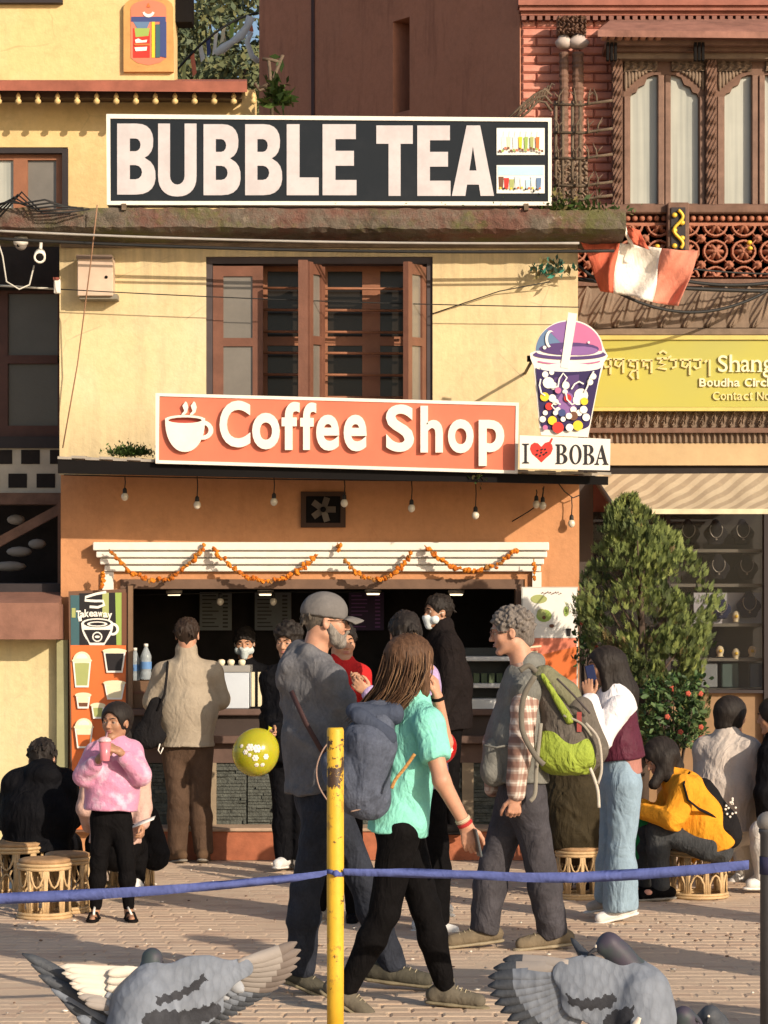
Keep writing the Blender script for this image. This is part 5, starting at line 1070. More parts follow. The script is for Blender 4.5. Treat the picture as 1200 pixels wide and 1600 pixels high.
m = MB(); m.hexa([W(-60, 152, YU-.3), W(378, 154, YU-.3), W(378, 160, YU-.01), W(-60, 160, YU-.01), W(-60, 142, YU-.3), W(378, 145, YU-.3), W(378, 142, YU-.01), W(-60, 142, YU-.01)]); m.build('soffit', mat('soffit_dark', (0.07, 0.04, 0.025)), UH)
for k in range(14):
    x = 0+k*30.6-2; q = W(x, 156, YU-.34); m = MB(); m.lathe(q-Vector((0, 0, .035)), [(.004, 0), (.022, .012), (.024, .03), (.012, .045), (.02, .055), (.016, .07), (.004, .09)], 10); m.build('eave_ball', mat('pale_gold_ball', (0.62, 0.45, 0.2), .4), UH)
m = MB(); m.pbox(-60, -40, 97, 4, YU-.16, .08); m.build('upper_beam', M_dark, UH)
m = MB(); m.pbox(272, -60, 300, 34, YU-.0, .2); m.build('side_beam', M_black, UH)
m = MB(); m.pbox(97, 232, 106, 330, YU-.03, .15); m.pbox(-40, 231, 97, 239, YU-.03, .15); w0 = m.build('window_surround', M_dark, UH)
m = MB()
for x0, x1 in ((-30, -16), (21, 43), (88, 97)): m.pbox(x0, 239, x1, 330, YU+.03, .05)
m.pbox(-30, 239, 97, 250, YU+.032, .05); m.build('window_frame', M_frameo, UH)
for x0, x1 in ((-16, 21), (43, 88)): m = MB(); m.pbox(x0, 250, x1, 330, YU+.06, .01); m.build('pane', M_curt if x0 < 0 else M_pane, UH)
m = MB(); m.pbox(-30, 235, 100, 340, YU+.09, .01); m.build('window_back', M_void, UH)
# painted niche panel
NP = thing('painted_niche', 'arched painted emblem panel in orange blue and red on the upper yellow wall', 'painting', W(232, 110, YU-.12)); YN = YU-.14
m = curve_shape([[(193, 112), (193, 10)]+arc(232, 10, 38, 16, 180, 0, 10)+[(271, 112)]], YN, .04); bevel(m.build('niche_board', mat('niche_orange', (0.52, 0.29, 0.10), .7, .15, 8), NP), .005)
it = [('coral', [[(204, 90), (204, 14)]+arc(232, 14, 28, 14, 180, 0, 10)+[(260, 90), (250, 98), (232, 102), (214, 98)]]), ('coral', [arc(232, 20, 27, 16, 180, 0, 12)+[(259, 26), (205, 26)]]), ('navy', [[(205, 26), (259, 26), (259, 34), (205, 34)]]), ('blue', [[(208, 34), (234, 34), (230, 44), (214, 44)]]), ('red', [[(208, 44), (234, 44), (234, 90), (208, 90)]]), ('green', [[(210, 44), (234, 44), (232, 56), (212, 58)]]), ('yellow', [[(237, 34), (242, 34), (242, 90), (237, 90)]]), ('tealp', [[(243, 38), (250, 38), (250, 90), (243, 90)]]), ('navy', [[(250, 34), (260, 34), (260, 90), (250, 88)]]), ('white', [arc(232, 16, 10, 11, 200, 340, 10)+arc(232, 15, 7, 7, 335, 205, 8)]), ('orange', [[(229, 11), (232, 4), (235, 11)]]), ('white', [[(211, 62), (216, 60), (222, 63), (230, 62), (229, 66), (212, 67)]]), ('white', [[(210, 74), (230, 73), (229, 79), (212, 80)]]), ('orange', [[(210, 68), (234, 68), (234, 71), (210, 71)]])]
art(NP, 'niche_print', it, YN-.001)
# ================================================================== left: dark recessed house
YH = 18.75
LH = thing('recessed_left_house', 'shaded recessed house front with dark framed panes at the left edge', 'building', W(20, 1340, YH))
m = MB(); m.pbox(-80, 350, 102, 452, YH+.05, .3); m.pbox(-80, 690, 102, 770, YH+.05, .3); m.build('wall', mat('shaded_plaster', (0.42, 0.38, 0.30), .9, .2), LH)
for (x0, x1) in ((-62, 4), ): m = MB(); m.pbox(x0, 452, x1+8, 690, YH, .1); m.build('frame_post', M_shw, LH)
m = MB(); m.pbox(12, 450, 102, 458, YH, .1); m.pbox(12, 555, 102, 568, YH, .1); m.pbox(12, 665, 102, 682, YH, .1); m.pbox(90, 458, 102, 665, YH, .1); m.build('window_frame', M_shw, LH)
for y0, y1 in ((458, 555), (568, 665)): m = MB(); m.pbox(12, y0, 90, y1, YH+.04, .01); m.build('pane', mat('shaded_pane', (0.10, 0.095, 0.085), .2, .1, 2), LH)  # pane colour lowered to carry the shade of the recess
m = MB(); m.pbox(-80, 682, 102, 700, YH-.05, .12); m.build('sill', M_dark, LH)
m = MB(); m.pbox(-80, 700, 102, 742+28, YH-.02, .06); vb = m.build('vent_block', mat('vent_cream', (0.48, 0.44, 0.36), .85, .15), LH)
for (x, y) in ((-10, 703), (33, 703), (78, 703), (-30, 740), (13, 740), (57, 740), (98, 740)): m = MB(); m.pbox(x, y, x+29, y+22, YH-.026, .008); m.build('vent_hole', M_void, vb)
m = MB(); m.pbox(-80, 770, 102, 788, YH-.1, .15); m.build('lintel', M_wood, LH)
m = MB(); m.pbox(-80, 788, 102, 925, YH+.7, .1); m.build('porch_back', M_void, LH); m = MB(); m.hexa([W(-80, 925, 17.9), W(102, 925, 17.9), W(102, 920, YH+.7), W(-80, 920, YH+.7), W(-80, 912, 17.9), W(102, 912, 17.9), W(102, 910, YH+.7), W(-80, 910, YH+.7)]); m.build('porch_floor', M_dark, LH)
m = MB(); m.bar(W(-40, 868, 18.2), W(100, 792, 18.2), .05, .07); m.build('diagonal_beam', M_wood, LH)
m = MB(); m.bar(W(95, 785, 18.0), W(95, 925, 18.0), .04, .04); m.build('porch_post', M_wood, LH)
for i, (x, y, w_) in enumerate(((15, 885, 26), (30, 862, 20), (58, 850, 14), (25, 812, 14))): m = MB(); m.ell(W(x, y, 18.9), (w_*.005, .05, .04), 8, 6); m.build('stored_bundle', mat('pale_bundle', (0.30, 0.27, 0.24)), LH)
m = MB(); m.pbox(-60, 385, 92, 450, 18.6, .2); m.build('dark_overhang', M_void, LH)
LW = thing('low_front_wall', 'stained cream wall with a brown coping block at the left edge', 'wall', W(40, 1340, 17.75))
m = MB(); m.pbox(-120, 990, 88, 1334, 17.74, .3); m.build('wall_face', M_cream, LW); m = MB(); m.pbox(-120, 944, 92, 999, 17.42, .5); m.build('coping', mat('coping_brown', (0.24, 0.12, 0.085), .8, .25, 5, .4), LW)
m = MB(); m.hexa([W(-120, 944, 17.42), W(92, 944, 17.42), W(100, 944, 17.9), W(-120, 944, 17.9), W(-120, 942, 17.42), W(92, 942, 17.42), W(100, 925, 17.9), W(-120, 925, 17.9)]); m.build('coping_slope', MATS['coping_brown'], LW)
m = MB(); m.pbox(88.5, 1000, 106, 1334, 17.66, .25); m.build('shaded_pilaster', mat('shade_green_pilaster', (0.30, 0.29, 0.16)), LW)  # the strip of shade here is put into the pilaster's greenish colour
# ================================================================== trees behind the roofs, prayer flags
def tree(label, base, h, crown, nleaf, size, cols, seed, trunk_r=.25, name='tree', nclump=26):
    r = random.Random(seed); t = thing(name, label, 'tree', base); b = Vector(base); m = MB(); top_ = b+Vector((0, 0, h)); m.tube([b, b.lerp(top_, .5)+Vector((.1, 0, 0)), top_], [trunk_r, trunk_r*.7, trunk_r*.25], 8)
    m.build('trunk', mat('bark', (0.08, 0.055, 0.04), .9, .3, 8, .8, 15), t); lm = MB()
    cl = []
    for i in range(nclump):
        a = r.uniform(0, 6.28); rr_ = r.random()**.5; z = r.uniform(-1, 1); cl.append((b+Vector((0, 0, h))+Vector((crown[0]*rr_*math.cos(a)*math.sqrt(1-z*z*.7), crown[1]*rr_*math.sin(a), crown[2]*z)), r.uniform(.5, 1.0)*min(crown)*.42))
    m = MB()
    for c, s_ in cl[:14]: m.tube([b+Vector((0, 0, h*.55)), b.lerp(c, .6)+Vector((0, 0, h*.1)), c], [trunk_r*.4, trunk_r*.2, .02], 5)
    m.build('limbs', MATS['bark'], t)
    for c, s_ in cl:
        for k in range(nleaf//nclump):
            d = Vector((r.gauss(0, 1), r.gauss(0, 1), r.gauss(0, 1))).normalized()*s_*r.uniform(.5, 1.05); d.z *= .8; p = c+d; n_ = (d.normalized()+Vector((r.gauss(0, .6), r.gauss(0, .6), r.gauss(0, .6)+.4))).normalized(); s2_ = n_.cross(Vector((r.gauss(0, 1), r.gauss(0, 1), r.gauss(0, 1)))).normalized(); t2 = n_.cross(s2_); q = size*r.uniform(.6, 1.4)
            lm.add([p-s2_*q, p+t2*q*.5, p+s2_*q, p-t2*q*.5], [(0, 1, 2, 3)], r.randrange(len(cols)))
    lm.build('crown', cols, t)
TG = [mat('tree_leaf', (0.075, 0.10, 0.05), .6), mat('tree_leaf_pale', (0.12, 0.14, 0.065), .6), mat('tree_leaf_blue', (0.06, 0.085, 0.075), .6)]  # leaf tones, paler and bluer ones mixed in at random
tree('broad dark tree seen through the gap between the yellow house and the red wall', (W(315, 0, 34).x, 34, 0), 7.0, (2.8, 2.0, 2.5), 16000, .06, TG, 1)
tree('taller thin tree on the right side of the gap, nearest the red wall', (W(394, 0, 38).x, 38, 0), 10.6, (.7, .8, 1.5), 6000, .06, TG, 2, nclump=16)
tree('low olive green tree at the left side of the gap behind the eave', (W(285, 0, 30).x, 30, 0), 7.6, (1.4, 1.4, 1.7), 8000, .055, [TG[1], TG[0], mat('tree_olive', (0.13, 0.13, 0.05))], 3)
PF = thing('prayer_flags', 'faded prayer flags and a white scarf strung across the gap', 'flags', W(340, 60, 24)); m = MB(); P = sag(W(278, 108, 24), W(404, 20, 24), -.1, 20); m.tube(P, .012, 5); m.build('flag_string', M_cable, PF)
fc = [ART['lime'], ART['coral'], ART['pale'], ART['navy'], ART['white'], ART['cream'], ART['green']]
for k in range(9): a, b = P[2*k+1], P[2*k+2] if 2*k+2 < 21 else P[-1]; m = MB(); dn = Vector((.03*math.sin(k), .02, -.17-.04*math.sin(k*2))); m.grid([[a, b], [a+dn*.5+Vector((0, .03, 0)), b+dn*.5+Vector((0, -.02, 0))], [a+dn, b+dn]]); o = m.build('prayer_flag', fc[k % 7], PF)
m = MB(); Q = [W(336, 84, 23.9), W(348, 76, 23.9), W(362, 66, 23.9), W(376, 56, 23.9), W(386, 42, 23.9), W(392, 26, 23.9)]; m.tube(Q, [.03, .05, .035, .05, .04, .05], 6, flat=.3); m.build('white_scarf', ART['pale'], PF)
m = MB(); m.tube([W(392, 50, 23.8), W(386, 66, 23.8), W(394, 88, 23.8), W(404, 96, 23.8)], .03, 6); m.build('loose_string', ART['pale'], PF)
# wire bracket with a potted cactus-like plant near the wall corner
t = thing('roof_bracket', 'iron bracket with twisted tendrils at the corner of the red wall', 'bracket', W(425, 180, 18.3)); 
for pts in ([(425, 182), (424, 140), (420, 95)], [(402, 140), (425, 128), (442, 86)], [(410, 92), (425, 94), (440, 98)], [(398, 130), (406, 142), (418, 135)]): m = MB(); m.tube([W(x, y, 18.3) for x, y in pts], .014, 6); m.build('bracket_bar', M_iron, t)
weed(432, 165, 18.3, 130, .35, 'dark green plant by the iron bracket at the red wall corner', LG[:2], .04, seed=21, name='rooftop_plant')
# ================================================================== the bush
YBU = 16.5
def bush():
    r = random.Random(9); t = thing('conifer_bush', 'tall bushy green conifer in front of the jewellery shop', 'bush', (W(1000, 0, YBU).x, YBU, 0)); b = Vector(t.location)
    m = MB(); m.tube([b, b+Vector((.03, 0, .9)), b+Vector((0, 0, 2.1))], [.05, .04, .012], 8)
    for k in range(16): a = r.uniform(0, 6.28); z = .6+k*.09; m.tube([b+Vector((0, 0, z)), b+Vector((.3*math.cos(a), .3*math.sin(a), z+.35))], [.014, .004], 5)
    m.build('trunk', MATS['bark'], t)
    # outline of the crown: y -> (left, right) in the photo
    prof = [(782, 975, 992), (800, 952, 1010), (825, 938, 1045), (850, 935, 1062), (880, 896, 1080), (910, 876, 1098), (940, 872, 1118), (965, 880, 1106), (1000, 915, 1106), (1040, 935, 1098), (1080, 945, 1098), (1120, 960, 1096), (1175, 985, 1094)]
    cols = [mat('thuja', (0.125, 0.16, 0.045), .7, .3, 6), mat('thuja_bright', (0.20, 0.235, 0.065), .7, .25, 6), mat('thuja_dark', (0.065, 0.088, 0.03), .7, .2, 10), mat('thuja_dry', (0.15, 0.11, 0.045), .7)]
    lm = MB(); n = 0
    def span(y):
        for (a, l0, r0), (c, l1, r1) in zip(prof, prof[1:]):
            if a <= y <= c: f_ = (y-a)/(c-a); return l0+(l1-l0)*f_, r0+(r1-r0)*f_
        return prof[-1][1:]
    lumps = []
    for _ in range(150):
        y = r.uniform(790, 1172); lumps.append((y, r.uniform(0, 6.28), r.uniform(.55, 1.12), r.choices((0, 1, 2, 3), (5, 3, 3, .4))[0]))
    for i in range(9600):
        y0, a0, k0, m0 = lumps[i % 150]; up_ = r.random()**1.6; y = min(1176, max(783, y0+10-up_*38)); l_, r_ = span(y); a = r.gauss(a0, .20*(1.15-up_)); k = k0*r.uniform(.80, 1.0)
        cx = (l_+r_)/2; hw = (r_-l_)/2*YBU/F*(1.0+.07*math.sin(a0*3+y0)); c = W(cx, y, YBU); p = c+Vector((hw*k*math.cos(a), -hw*.85*k*math.sin(a), 0))
        out = Vector((math.cos(a), -math.sin(a), .0)); d0 = (out*.40+Vector((r.gauss(0, .22), r.gauss(0, .22), 1.0))).normalized(); mi = m0 if r.random() < .6 else r.choices((0, 1, 2, 3), (5, 2, 3, .5 if y < 1000 else 1.4))[0]
        side = d0.cross(Vector((r.gauss(0, 1), r.gauss(0, 1), r.gauss(0, 1)))).normalized(); L_ = r.uniform(.026, .052)
        for j in range(7):
            an = (j-3)*.24+r.gauss(0, .06); d = (d0*math.cos(an)+side*math.sin(an)); q = p+d0*L_*.16*(3-abs(j-3)); w_ = d.cross(d0.cross(side)).normalized()*L_*.085; e = q+d*L_*(1-.12*abs(j-3)); mdl = q+d*L_*.55
            lm.add([q, mdl+w_, e, mdl-w_], [(0, 1, 2, 3)], mi)
    lm.build('foliage', cols, t)
    m = MB()
    pot = mat('clay_pot', (0.30, 0.12, 0.07), .8); m.lathe(b, [(.17, 0), (.22, .25), (.24, .27), (.24, .30), (.2, .30)], 20); m.build('pot', pot, t)
bush()
def flowering(px, py, Y, w_, h_, n, nf, lab, seed, cols, fcol):
    r = random.Random(seed); b = W(px, py, Y); t = thing('flowering_plant', lab, 'plant', (b.x, Y, 0)); m = MB(); lm = MB(); base = Vector((b.x, Y, 0.3))
    for k in range(14):
        e = b+Vector((r.uniform(-w_, w_)*.8, r.uniform(-.1, .1), r.uniform(.1, h_)*.9)); m.tube([base, base.lerp(e, .5)+Vector((0, -.02, .1)), e], [.008, .006, .003], 5)
    m.build('stems', MATS['bark'], t)
    for i in range(n):
        p = b+Vector((r.uniform(-w_, w_), r.gauss(0, .09)-.04, r.uniform(0, h_))); d = Vector((r.gauss(0, 1), r.gauss(0, 1)-.7, r.gauss(0, .8)+.3)).normalized(); s_ = d.cross(Vector((r.gauss(0, 1), r.gauss(0, 1), r.gauss(0, 1)))).normalized(); L_ = r.uniform(.035, .06); nn_ = d.cross(s_)
        lm.add([p, p+d*L_*.4+s_*L_*.26+nn_*.004, p+d*L_*.8+s_*L_*.2, p+d*L_, p+d*L_*.8-s_*L_*.2, p+d*L_*.4-s_*L_*.26+nn_*.004], [(0, 1, 2, 3), (0, 3, 4, 5)], r.randrange(len(cols)))
    lm.build('leaves', cols, t)
    for i in range(nf):
        p = b+Vector((r.uniform(-w_, w_)*.9, -.16-r.random()*.06, r.uniform(.05, h_*.98))); m = MB()
        for j in range(5): a = j*1.257; m.lathe(p+Vector((.011*math.cos(a), -.002*j, .011*math.sin(a))), [(.010, 0), (.008, .003)], 6, axis=(math.cos(a)*.4, -1, math.sin(a)*.4))
        m.ell(p+Vector((0, -.006, 0)), .005, 6, 4, 0); m.build('flower', fcol, t)
PL = [mat('broad_leaf', (0.05, 0.10, 0.03), .45), mat('broad_leaf_dark', (0.03, 0.06, 0.02), .5), mat('broad_leaf_light', (0.09, 0.14, 0.05), .5)]
flowering(1052, 1168, 16.15, .20, .46, 1000, 7, 'leafy plant with small red flowers at the foot of the conifer, right side', 4, PL, mat('red_flower', (0.42, 0.085, 0.05), .7))
flowering(918, 1040, 16.75, .09, .45, 240, 4, 'sparse shaded plant with a few red flowers left of the conifer', 5, PL, mat('red_flower', (0.42, 0.085, 0.05), .7))
# ================================================================== cane stools
cane = mat('pale_cane', (0.52, 0.36, 0.19), .55, .25, 14, .4, 90); cane2 = mat('brown_cane', (0.36, 0.22, 0.11), .6, .3, 14, .4, 90)
def make_stool(label):
    t = thing('cane_stool', label, 'stool', (0, 0, 0), 'cane stools in front of the coffee shop'); R, Hh = .15, .34
    m = MB(); m.lathe((0, 0, Hh-.03), [(R*.96, 0), (R, .012), (R, .022), (R*.85, .030), (R*.4, .026), (.001, .024)], 26); m.build('seat', cane2, t)
    for z, rr_ in ((Hh-.035, R), (Hh-.055, R*.98), (.012, R*1.02), (.030, R*1.0)): m = MB(); m.tube([(rr_*math.cos(a*PI/12), rr_*math.sin(a*PI/12), z) for a in range(24)], .011, 6, closed=True); m.build('hoop', cane, t)
    n = 9
    for k in range(n):
        a = 2*PI*k/n; r0 = R*.97
        for da in (-.045, .045): m = MB(); m.tube([(r0*math.cos(a+da), r0*math.sin(a+da), .02), (r0*.96*math.cos(a+da*.6), r0*.96*math.sin(a+da*.6), Hh*.5), (r0*math.cos(a+da), r0*math.sin(a+da), Hh-.04)], .0095, 6); m.build('upright', cane, t)
        a0, a1 = a+.09, a+2*PI/n-.09; am = (a0+a1)/2; m = MB()
        m.tube([(r0*math.cos(x), r0*math.sin(x), z) for x, z in ((a0, .03), (a0+.02, Hh*.30), (am-.12, Hh*.43), (am, Hh*.47), (am+.12, Hh*.43), (a1-.02, Hh*.30), (a1, .03))], .007, 5); m.build('arch', cane, t)
        m = MB(); m.tube([(r0*math.cos(x), r0*math.sin(x), z) for x, z in ((a0, Hh-.05), (a0+.02, Hh*.70), (am-.12, Hh*.57), (am, Hh*.53), (am+.12, Hh*.57), (a1-.02, Hh*.70), (a1, Hh-.05))], .007, 5); m.build('arch', cane, t)
    return t
stools = [(18, 1408, 1.12, 1.02, 'cane stool under the person in black at the left edge'), (64, 1439, .98, 1.0, 'empty cane stool nearest the camera at left'), (100, 1430, .86, 1.02, 'empty cane stool half hidden behind the nearest left one'), (203, 1397, .90, .98, 'cane stool just right of the girl in pink'), (168, 1392, .8, .9, 'small cane stool showing between the legs of the girl in pink'), (905, 1408, .86, .93, 'cane stool under the person in the dark brown coat'), (1096, 1406, 1.16, .92, 'cane stool under the person in the orange shirt'), (1150, 1372, .9, .9, 'cane stool under the person in the grey sweater'), (1228, 1385, .95, .9, 'cane stool at the right edge behind the grey post')]
st0 = None
for i, (px, by, sr, sh_, lab) in enumerate(stools):
    Y = F*H/(by-CY); p = W(px, by, Y)
    if st0 is None: st0 = make_stool(lab); o = st0
    else: o = copy_tree(st0, None, label=lab)
    o.location = (p.x, Y+.15, 0); o.scale = (sr, sr, sh_); o.rotation_euler = (0, 0, i*.7)
    for ch in o.children: pass
# ================================================================== barrier
YP = 9.75
t_ = NT('chipped_yellow_paint', (0.66, 0.40, 0.03), .5, 0, .4); t_.vary(.15, 6); t_.mixc(t_.ramp(t_.noise(9, 8, .75), .565, .60), (0.40, 0.22, 0.03))
zt_ = t_.n.new('ShaderNodeSeparateXYZ'); t_.link(t_.tc.outputs['Object'], zt_.inputs[0]); near = t_.math('SUBTRACT', .17, t_.math('ABSOLUTE', t_.math('SUBTRACT', zt_.outputs[2], 1.10), 0)); near = t_.ramp(near, 0, .17, 0, .13)
t_.mixc(t_.ramp(t_.math('ADD', t_.noise(15, 8, .75), near), .605, .625), (0.055, 0.03, 0.018)); t_.bump(t_.noise(15, 8, .75), .5, .006); M_yp = t_.done()
PO = thing('yellow_post', 'chipped yellow steel barrier post in the foreground', 'post', (W(524, 1600, YP).x, YP, 0)); b = Vector(PO.location); ht_ = W(0, 1137, YP).z
m = MB(); m.lathe(b, [(.0335, 0), (.0335, .3), (.034, .7), (.0335, ht_-.01), (.030, ht_)], 24); m.build('post_tube', M_yp, PO); m = MB(); m.lathe(b, [(.09, 0), (.09, .012), (.034, .014)], 20); m.build('base_plate', M_yp, PO)
GP = thing('grey_post', 'dark grey barrier post with a round knob at the right edge', 'post', (W(1201, 1600, YP).x, YP, 0)); b = Vector(GP.location)
m = MB(); z1 = W(0, 1300, YP).z; m.lathe(b, [(.034, 0), (.034, z1-.01), (.040, z1), (.040, z1+.012)], 20); m.build('post_tube', mat('grey_post_paint', (0.07, 0.07, 0.075), .5, .15, 8, .2), GP); m = MB(); m.ell(b+Vector((0, 0, z1+.04)), (.048, .048, .042), 18, 12); m.build('knob', mat('worn_knob', (0.20, 0.19, 0.18), .45, .2), GP)
m = MB(); z2 = W(0, 1352, YP).z; m.lathe(b+Vector((0, 0, z2-.035)), [(.037, 0), (.037, .07)], 20); m.build('tape_wrap', mat('tape_dark', (0.03, 0.03, 0.07), .8), GP)
M_tape = cloth('blue_tape', (0.085, 0.11, 0.30), .12, .8, .6, 6)
def tape(pts, lab):
    m = MB(); P = [[], [], []]; n = len(pts)
    for i in range(n-1):
        for k in range(8):
            f_ = k/8; x = pts[i][0]+(pts[i+1][0]-pts[i][0])*f_; y = pts[i][1]+(pts[i+1][1]-pts[i][1])*f_; w_ = pts[i][2]+(pts[i+1][2]-pts[i][2])*f_; dy = .010*math.sin(x*.021)+.006*math.sin(x*.06)
            P[0].append(W(x, y-w_, YP-.03+dy)); P[1].append(W(x, y+math.sin(x*.03)*2, YP-.035-dy*.6)); P[2].append(W(x, y+w_, YP-.028+dy*.5))
    m.grid(P); o = m.build('barrier_tape', M_tape, single=(lab, 'barrier tape')); o.modifiers.new('thick', 'SOLIDIFY').thickness = .003
tape([(-160, 1411, 8), (0, 1404, 8), (120, 1399, 8.5), (250, 1391, 7.5), (360, 1382, 6), (440, 1374, 6), (500, 1366, 5), (512, 1363, 3.5)], 'left span of blue barrier tape tied to the yellow post')
tape([(536, 1362, 5), (560, 1363, 5.5), (640, 1364, 6.5), (740, 1367, 6), (820, 1371, 7.5), (900, 1371, 8), (1000, 1366, 8), (1100, 1358, 8), (1180, 1350, 7)], 'right span of blue barrier tape reaching the grey post')
m = MB(); b = W(524, 1363, YP); m.tube([b+Vector((.037*math.cos(a), .037*math.sin(a), .006*math.sin(a*2))) for a in [k*PI/10 for k in range(20)]], .010, 6, closed=True, flat=.5); m.ell(b+Vector((.004, -.042, 0)), (.014, .012, .014), 8, 6); m.build('tape_knot', M_tape, single=('knot of blue tape round the yellow post', 'knot'))
# ================================================================== pigeons
def plume(name, c):
    t = NT(name, c, .8, 0, .2); t.vary(.16, 22); v = t.voro(75, 'F1', t.coord((1, .5, .62))); t.mixc(t.math('MULTIPLY', t.ramp(v, .35, .75), .35), [k*.62 for k in c]); t.bump(v, .5, .004); t.bump(t.noise(1, 3, .6, t.coord((300, 300, 40))), .3, .002); return t.done()
PG = plume('pigeon_grey', (0.185, 0.21, 0.255)); PGd = mat('pigeon_dark', (0.055, 0.062, 0.075), .6, .2, 30, .3, 160); PGl = mat('pigeon_pale', (0.31, 0.33, 0.365), .8, .15, 25, .25, 260, bd=.002)
PGb = mat('pigeon_bar', (0.032, 0.034, 0.042), .8, .3, 60, .4, 200, bd=.002); PGw = mat('feather_white', (0.62, 0.56, 0.48), .7, .1); PGn = NT('pigeon_neck', (0.045, 0.06, 0.065), .55, .0, .3); PGn.mixc(PGn.ramp(PGn.noise(25, 2), .4, .6), (0.055, 0.048, 0.07)); PGn = PGn.done(); PGt = mat('feather_tan', (0.17, 0.14, 0.125), .8, .2); PGt2 = mat('feather_brown_grey', (0.30, 0.27, 0.25), .8, .15)
def feather(a, b, w_, mt, par, n=Vector((0, -1, 0)), curve=.0, tipm=None, name='feather', sharp=.62):
    a, b = Vector(a), Vector(b); d = b-a; s_ = d.cross(n).normalized(); L_ = d.length; P0, P1, P2 = [], [], []
    for i in range(11):
        t_ = i/10; c = a+d*t_+s_*curve*L_*math.sin(PI*t_)*.5+n*.10*L_*math.sin(PI*t_)*.08
        wd = w_*(min(1, .5+t_*1.4) if t_ < .4 else (1.0 if t_ < sharp else math.sqrt(max(0.0, 1-((t_-sharp)/(1-sharp))**2*.985))))
        P0.append(c-s_*wd*.40); P1.append(c+n*w_*.045); P2.append(c+s_*wd*.60)
    m = MB(); m.grid([P0, P1, P2]); 
    if tipm: 
        k = len(m.m)
        for q in range(k):
            if q % 10 >= 7: m.m[q] = 1
    o = m.build(name, [mt, tipm] if tipm else mt, par); o.modifiers.new('thick', 'SOLIDIFY').thickness = .0006; return o
def pigeon_head(S, t, hc, f, q=1.0):
    f = Vector(f).normalized(); up = Vector((0, 0, 1))
    S.ell(hc, .0158*q); S.cone(hc, hc+f*.012*q-up*.003, .0148*q, .0095*q, .01)
    m = MB(); m.tube([hc+f*.015*q-up*.002, hc+f*.025*q-up*.004, hc+f*.033*q-up*.007, hc+f*.036*q-up*.011], [.0052*q, .0038*q, .0026*q, .0008*q], 8); m.build('beak', PGb, t); m = MB(); m.ell(hc+f*.021*q+up*.001, (.0038*q,)*3, 8, 6); m.build('cere', PGw, t)
    s_ = f.cross(up).normalized()
    for sg in (-1, 1): m = MB(); m.ell(hc+f*.006*q+s_*sg*.0135*q+up*.003*q, (.0034*q,)*3, 8, 6); m.build('eye', mat('pigeon_eye', (0.5, 0.12, 0.03), .2, bump=0), t)
Y1 = 4.3
def J1(x, y, d=0): return W(x, y, Y1+d)
t = thing('pigeon', 'grey pigeon landing with spread wings at the lower left, head turned away', 'pigeon', J1(225, 1680), 'pigeons flying in the foreground')
nw = Vector((0.08, -1, .25)).normalized()
S = SDF(.025); S.cone(J1(235, 1530, .02), J1(226, 1568, .01), .024, .048, .02); S.cone(J1(226, 1568, .01), J1(222, 1625), .050, .062, .03); S.cone(J1(222, 1625), J1(222, 1690, -.02), .062, .045, .03)
S.cone(J1(250, 1546, .010), J1(312, 1534, .02), .042, .040, .02, nw, .20); S.cone(J1(312, 1534, .02), J1(384, 1512, .035), .040, .016, .02, nw, .20); S.cone(J1(262, 1590, .010), J1(320, 1570, .022), .046, .034, .02, nw, .18); S.cone(J1(206, 1556, .02), J1(184, 1566, .03), .022, .018, .02)
o = link_mesh('body', sdf_mesh(S, 'pg', [PG, PGb, PGl], .0019, fold=folds(.0007, 3, 90, 70)), t)
paint(o, [(1, [(243, 1558), (268, 1552), (296, 1540), (318, 1522), (324, 1530), (306, 1548), (276, 1563), (246, 1571)]), (1, [(222, 1590), (236, 1580), (262, 1578), (286, 1580), (312, 1574), (342, 1566), (348, 1588), (300, 1604), (250, 1606), (222, 1604)])])
S = SDF(.010); pigeon_head(S, t, J1(238, 1497, .04), (.45, .88, -.1)); S.cone(J1(238, 1499, .04), J1(235, 1520, .03), .0150, .020, .01); S.cone(J1(235, 1520, .03), J1(234, 1536, .02), .020, .027, .01); link_mesh('head', sdf_mesh(S, 'pg', PGn, .0025), t)
tips = [(464, 1472), (470, 1484), (469, 1497), (464, 1510), (456, 1522), (446, 1533), (435, 1543), (423, 1552), (410, 1560), (397, 1568), (384, 1576), (371, 1584), (358, 1592), (344, 1600), (329, 1608), (313, 1616)]
for i, (x, y) in enumerate(tips):
    k = i/15; rx = 372-k*80; ry = 1503+k*62; feather(J1(rx, ry, .034+.0012*i), J1(x, y, .075-.0025*i), .0215, PGt2 if i < 7 else PG, t, nw, .05, PGd if i > 6 else PGt)
for i in range(2, 12): k = i/11; rx = 368-k*95; ry = 1502+k*62; feather(J1(rx, ry, .030+.001*i), J1(rx+36-k*34, ry+36+k*4, .034), .0235, PGl if i % 3 else PG, t, nw, .03)
nl = Vector((.25, -1, .1)).normalized()
for i in range(7): k = i/6; feather(J1(176-k*4, 1584+k*34, .045), J1(34+k*86, 1490+k*100, .030), .0225, PGd, t, nl, .05)
for i in range(5): k = i/4; feather(J1(186, 1592+k*50, .040), J1(60+k*80, 1524+k*86, .026), .022, PG if i % 2 else PGd, t, nl, 0)
for i in range(12): k = i/11; feather(J1(208-k*14, 1514+k*58, .030-.001*i), J1(93+k*40+5*math.sin(i*2), 1510+k*58, .008-.001*i), .0175, PGw if i < 9 else PGt2, t, nl, -.10)
for i in range(6): k = i/5; feather(J1(216-k*8, 1516+k*60, .018), J1(168-k*6, 1522+k*58, .008), .020, PGw if i < 3 else PGl, t, nl, -.05)
Y2 = 4.15
def J2(x, y, d=0): return W(x, y, Y2+d)
t = thing('pigeon', 'grey pigeon at the lower right with its left wing fanned and head facing left', 'pigeon', J2(985, 1680), 'pigeons flying in the foreground')
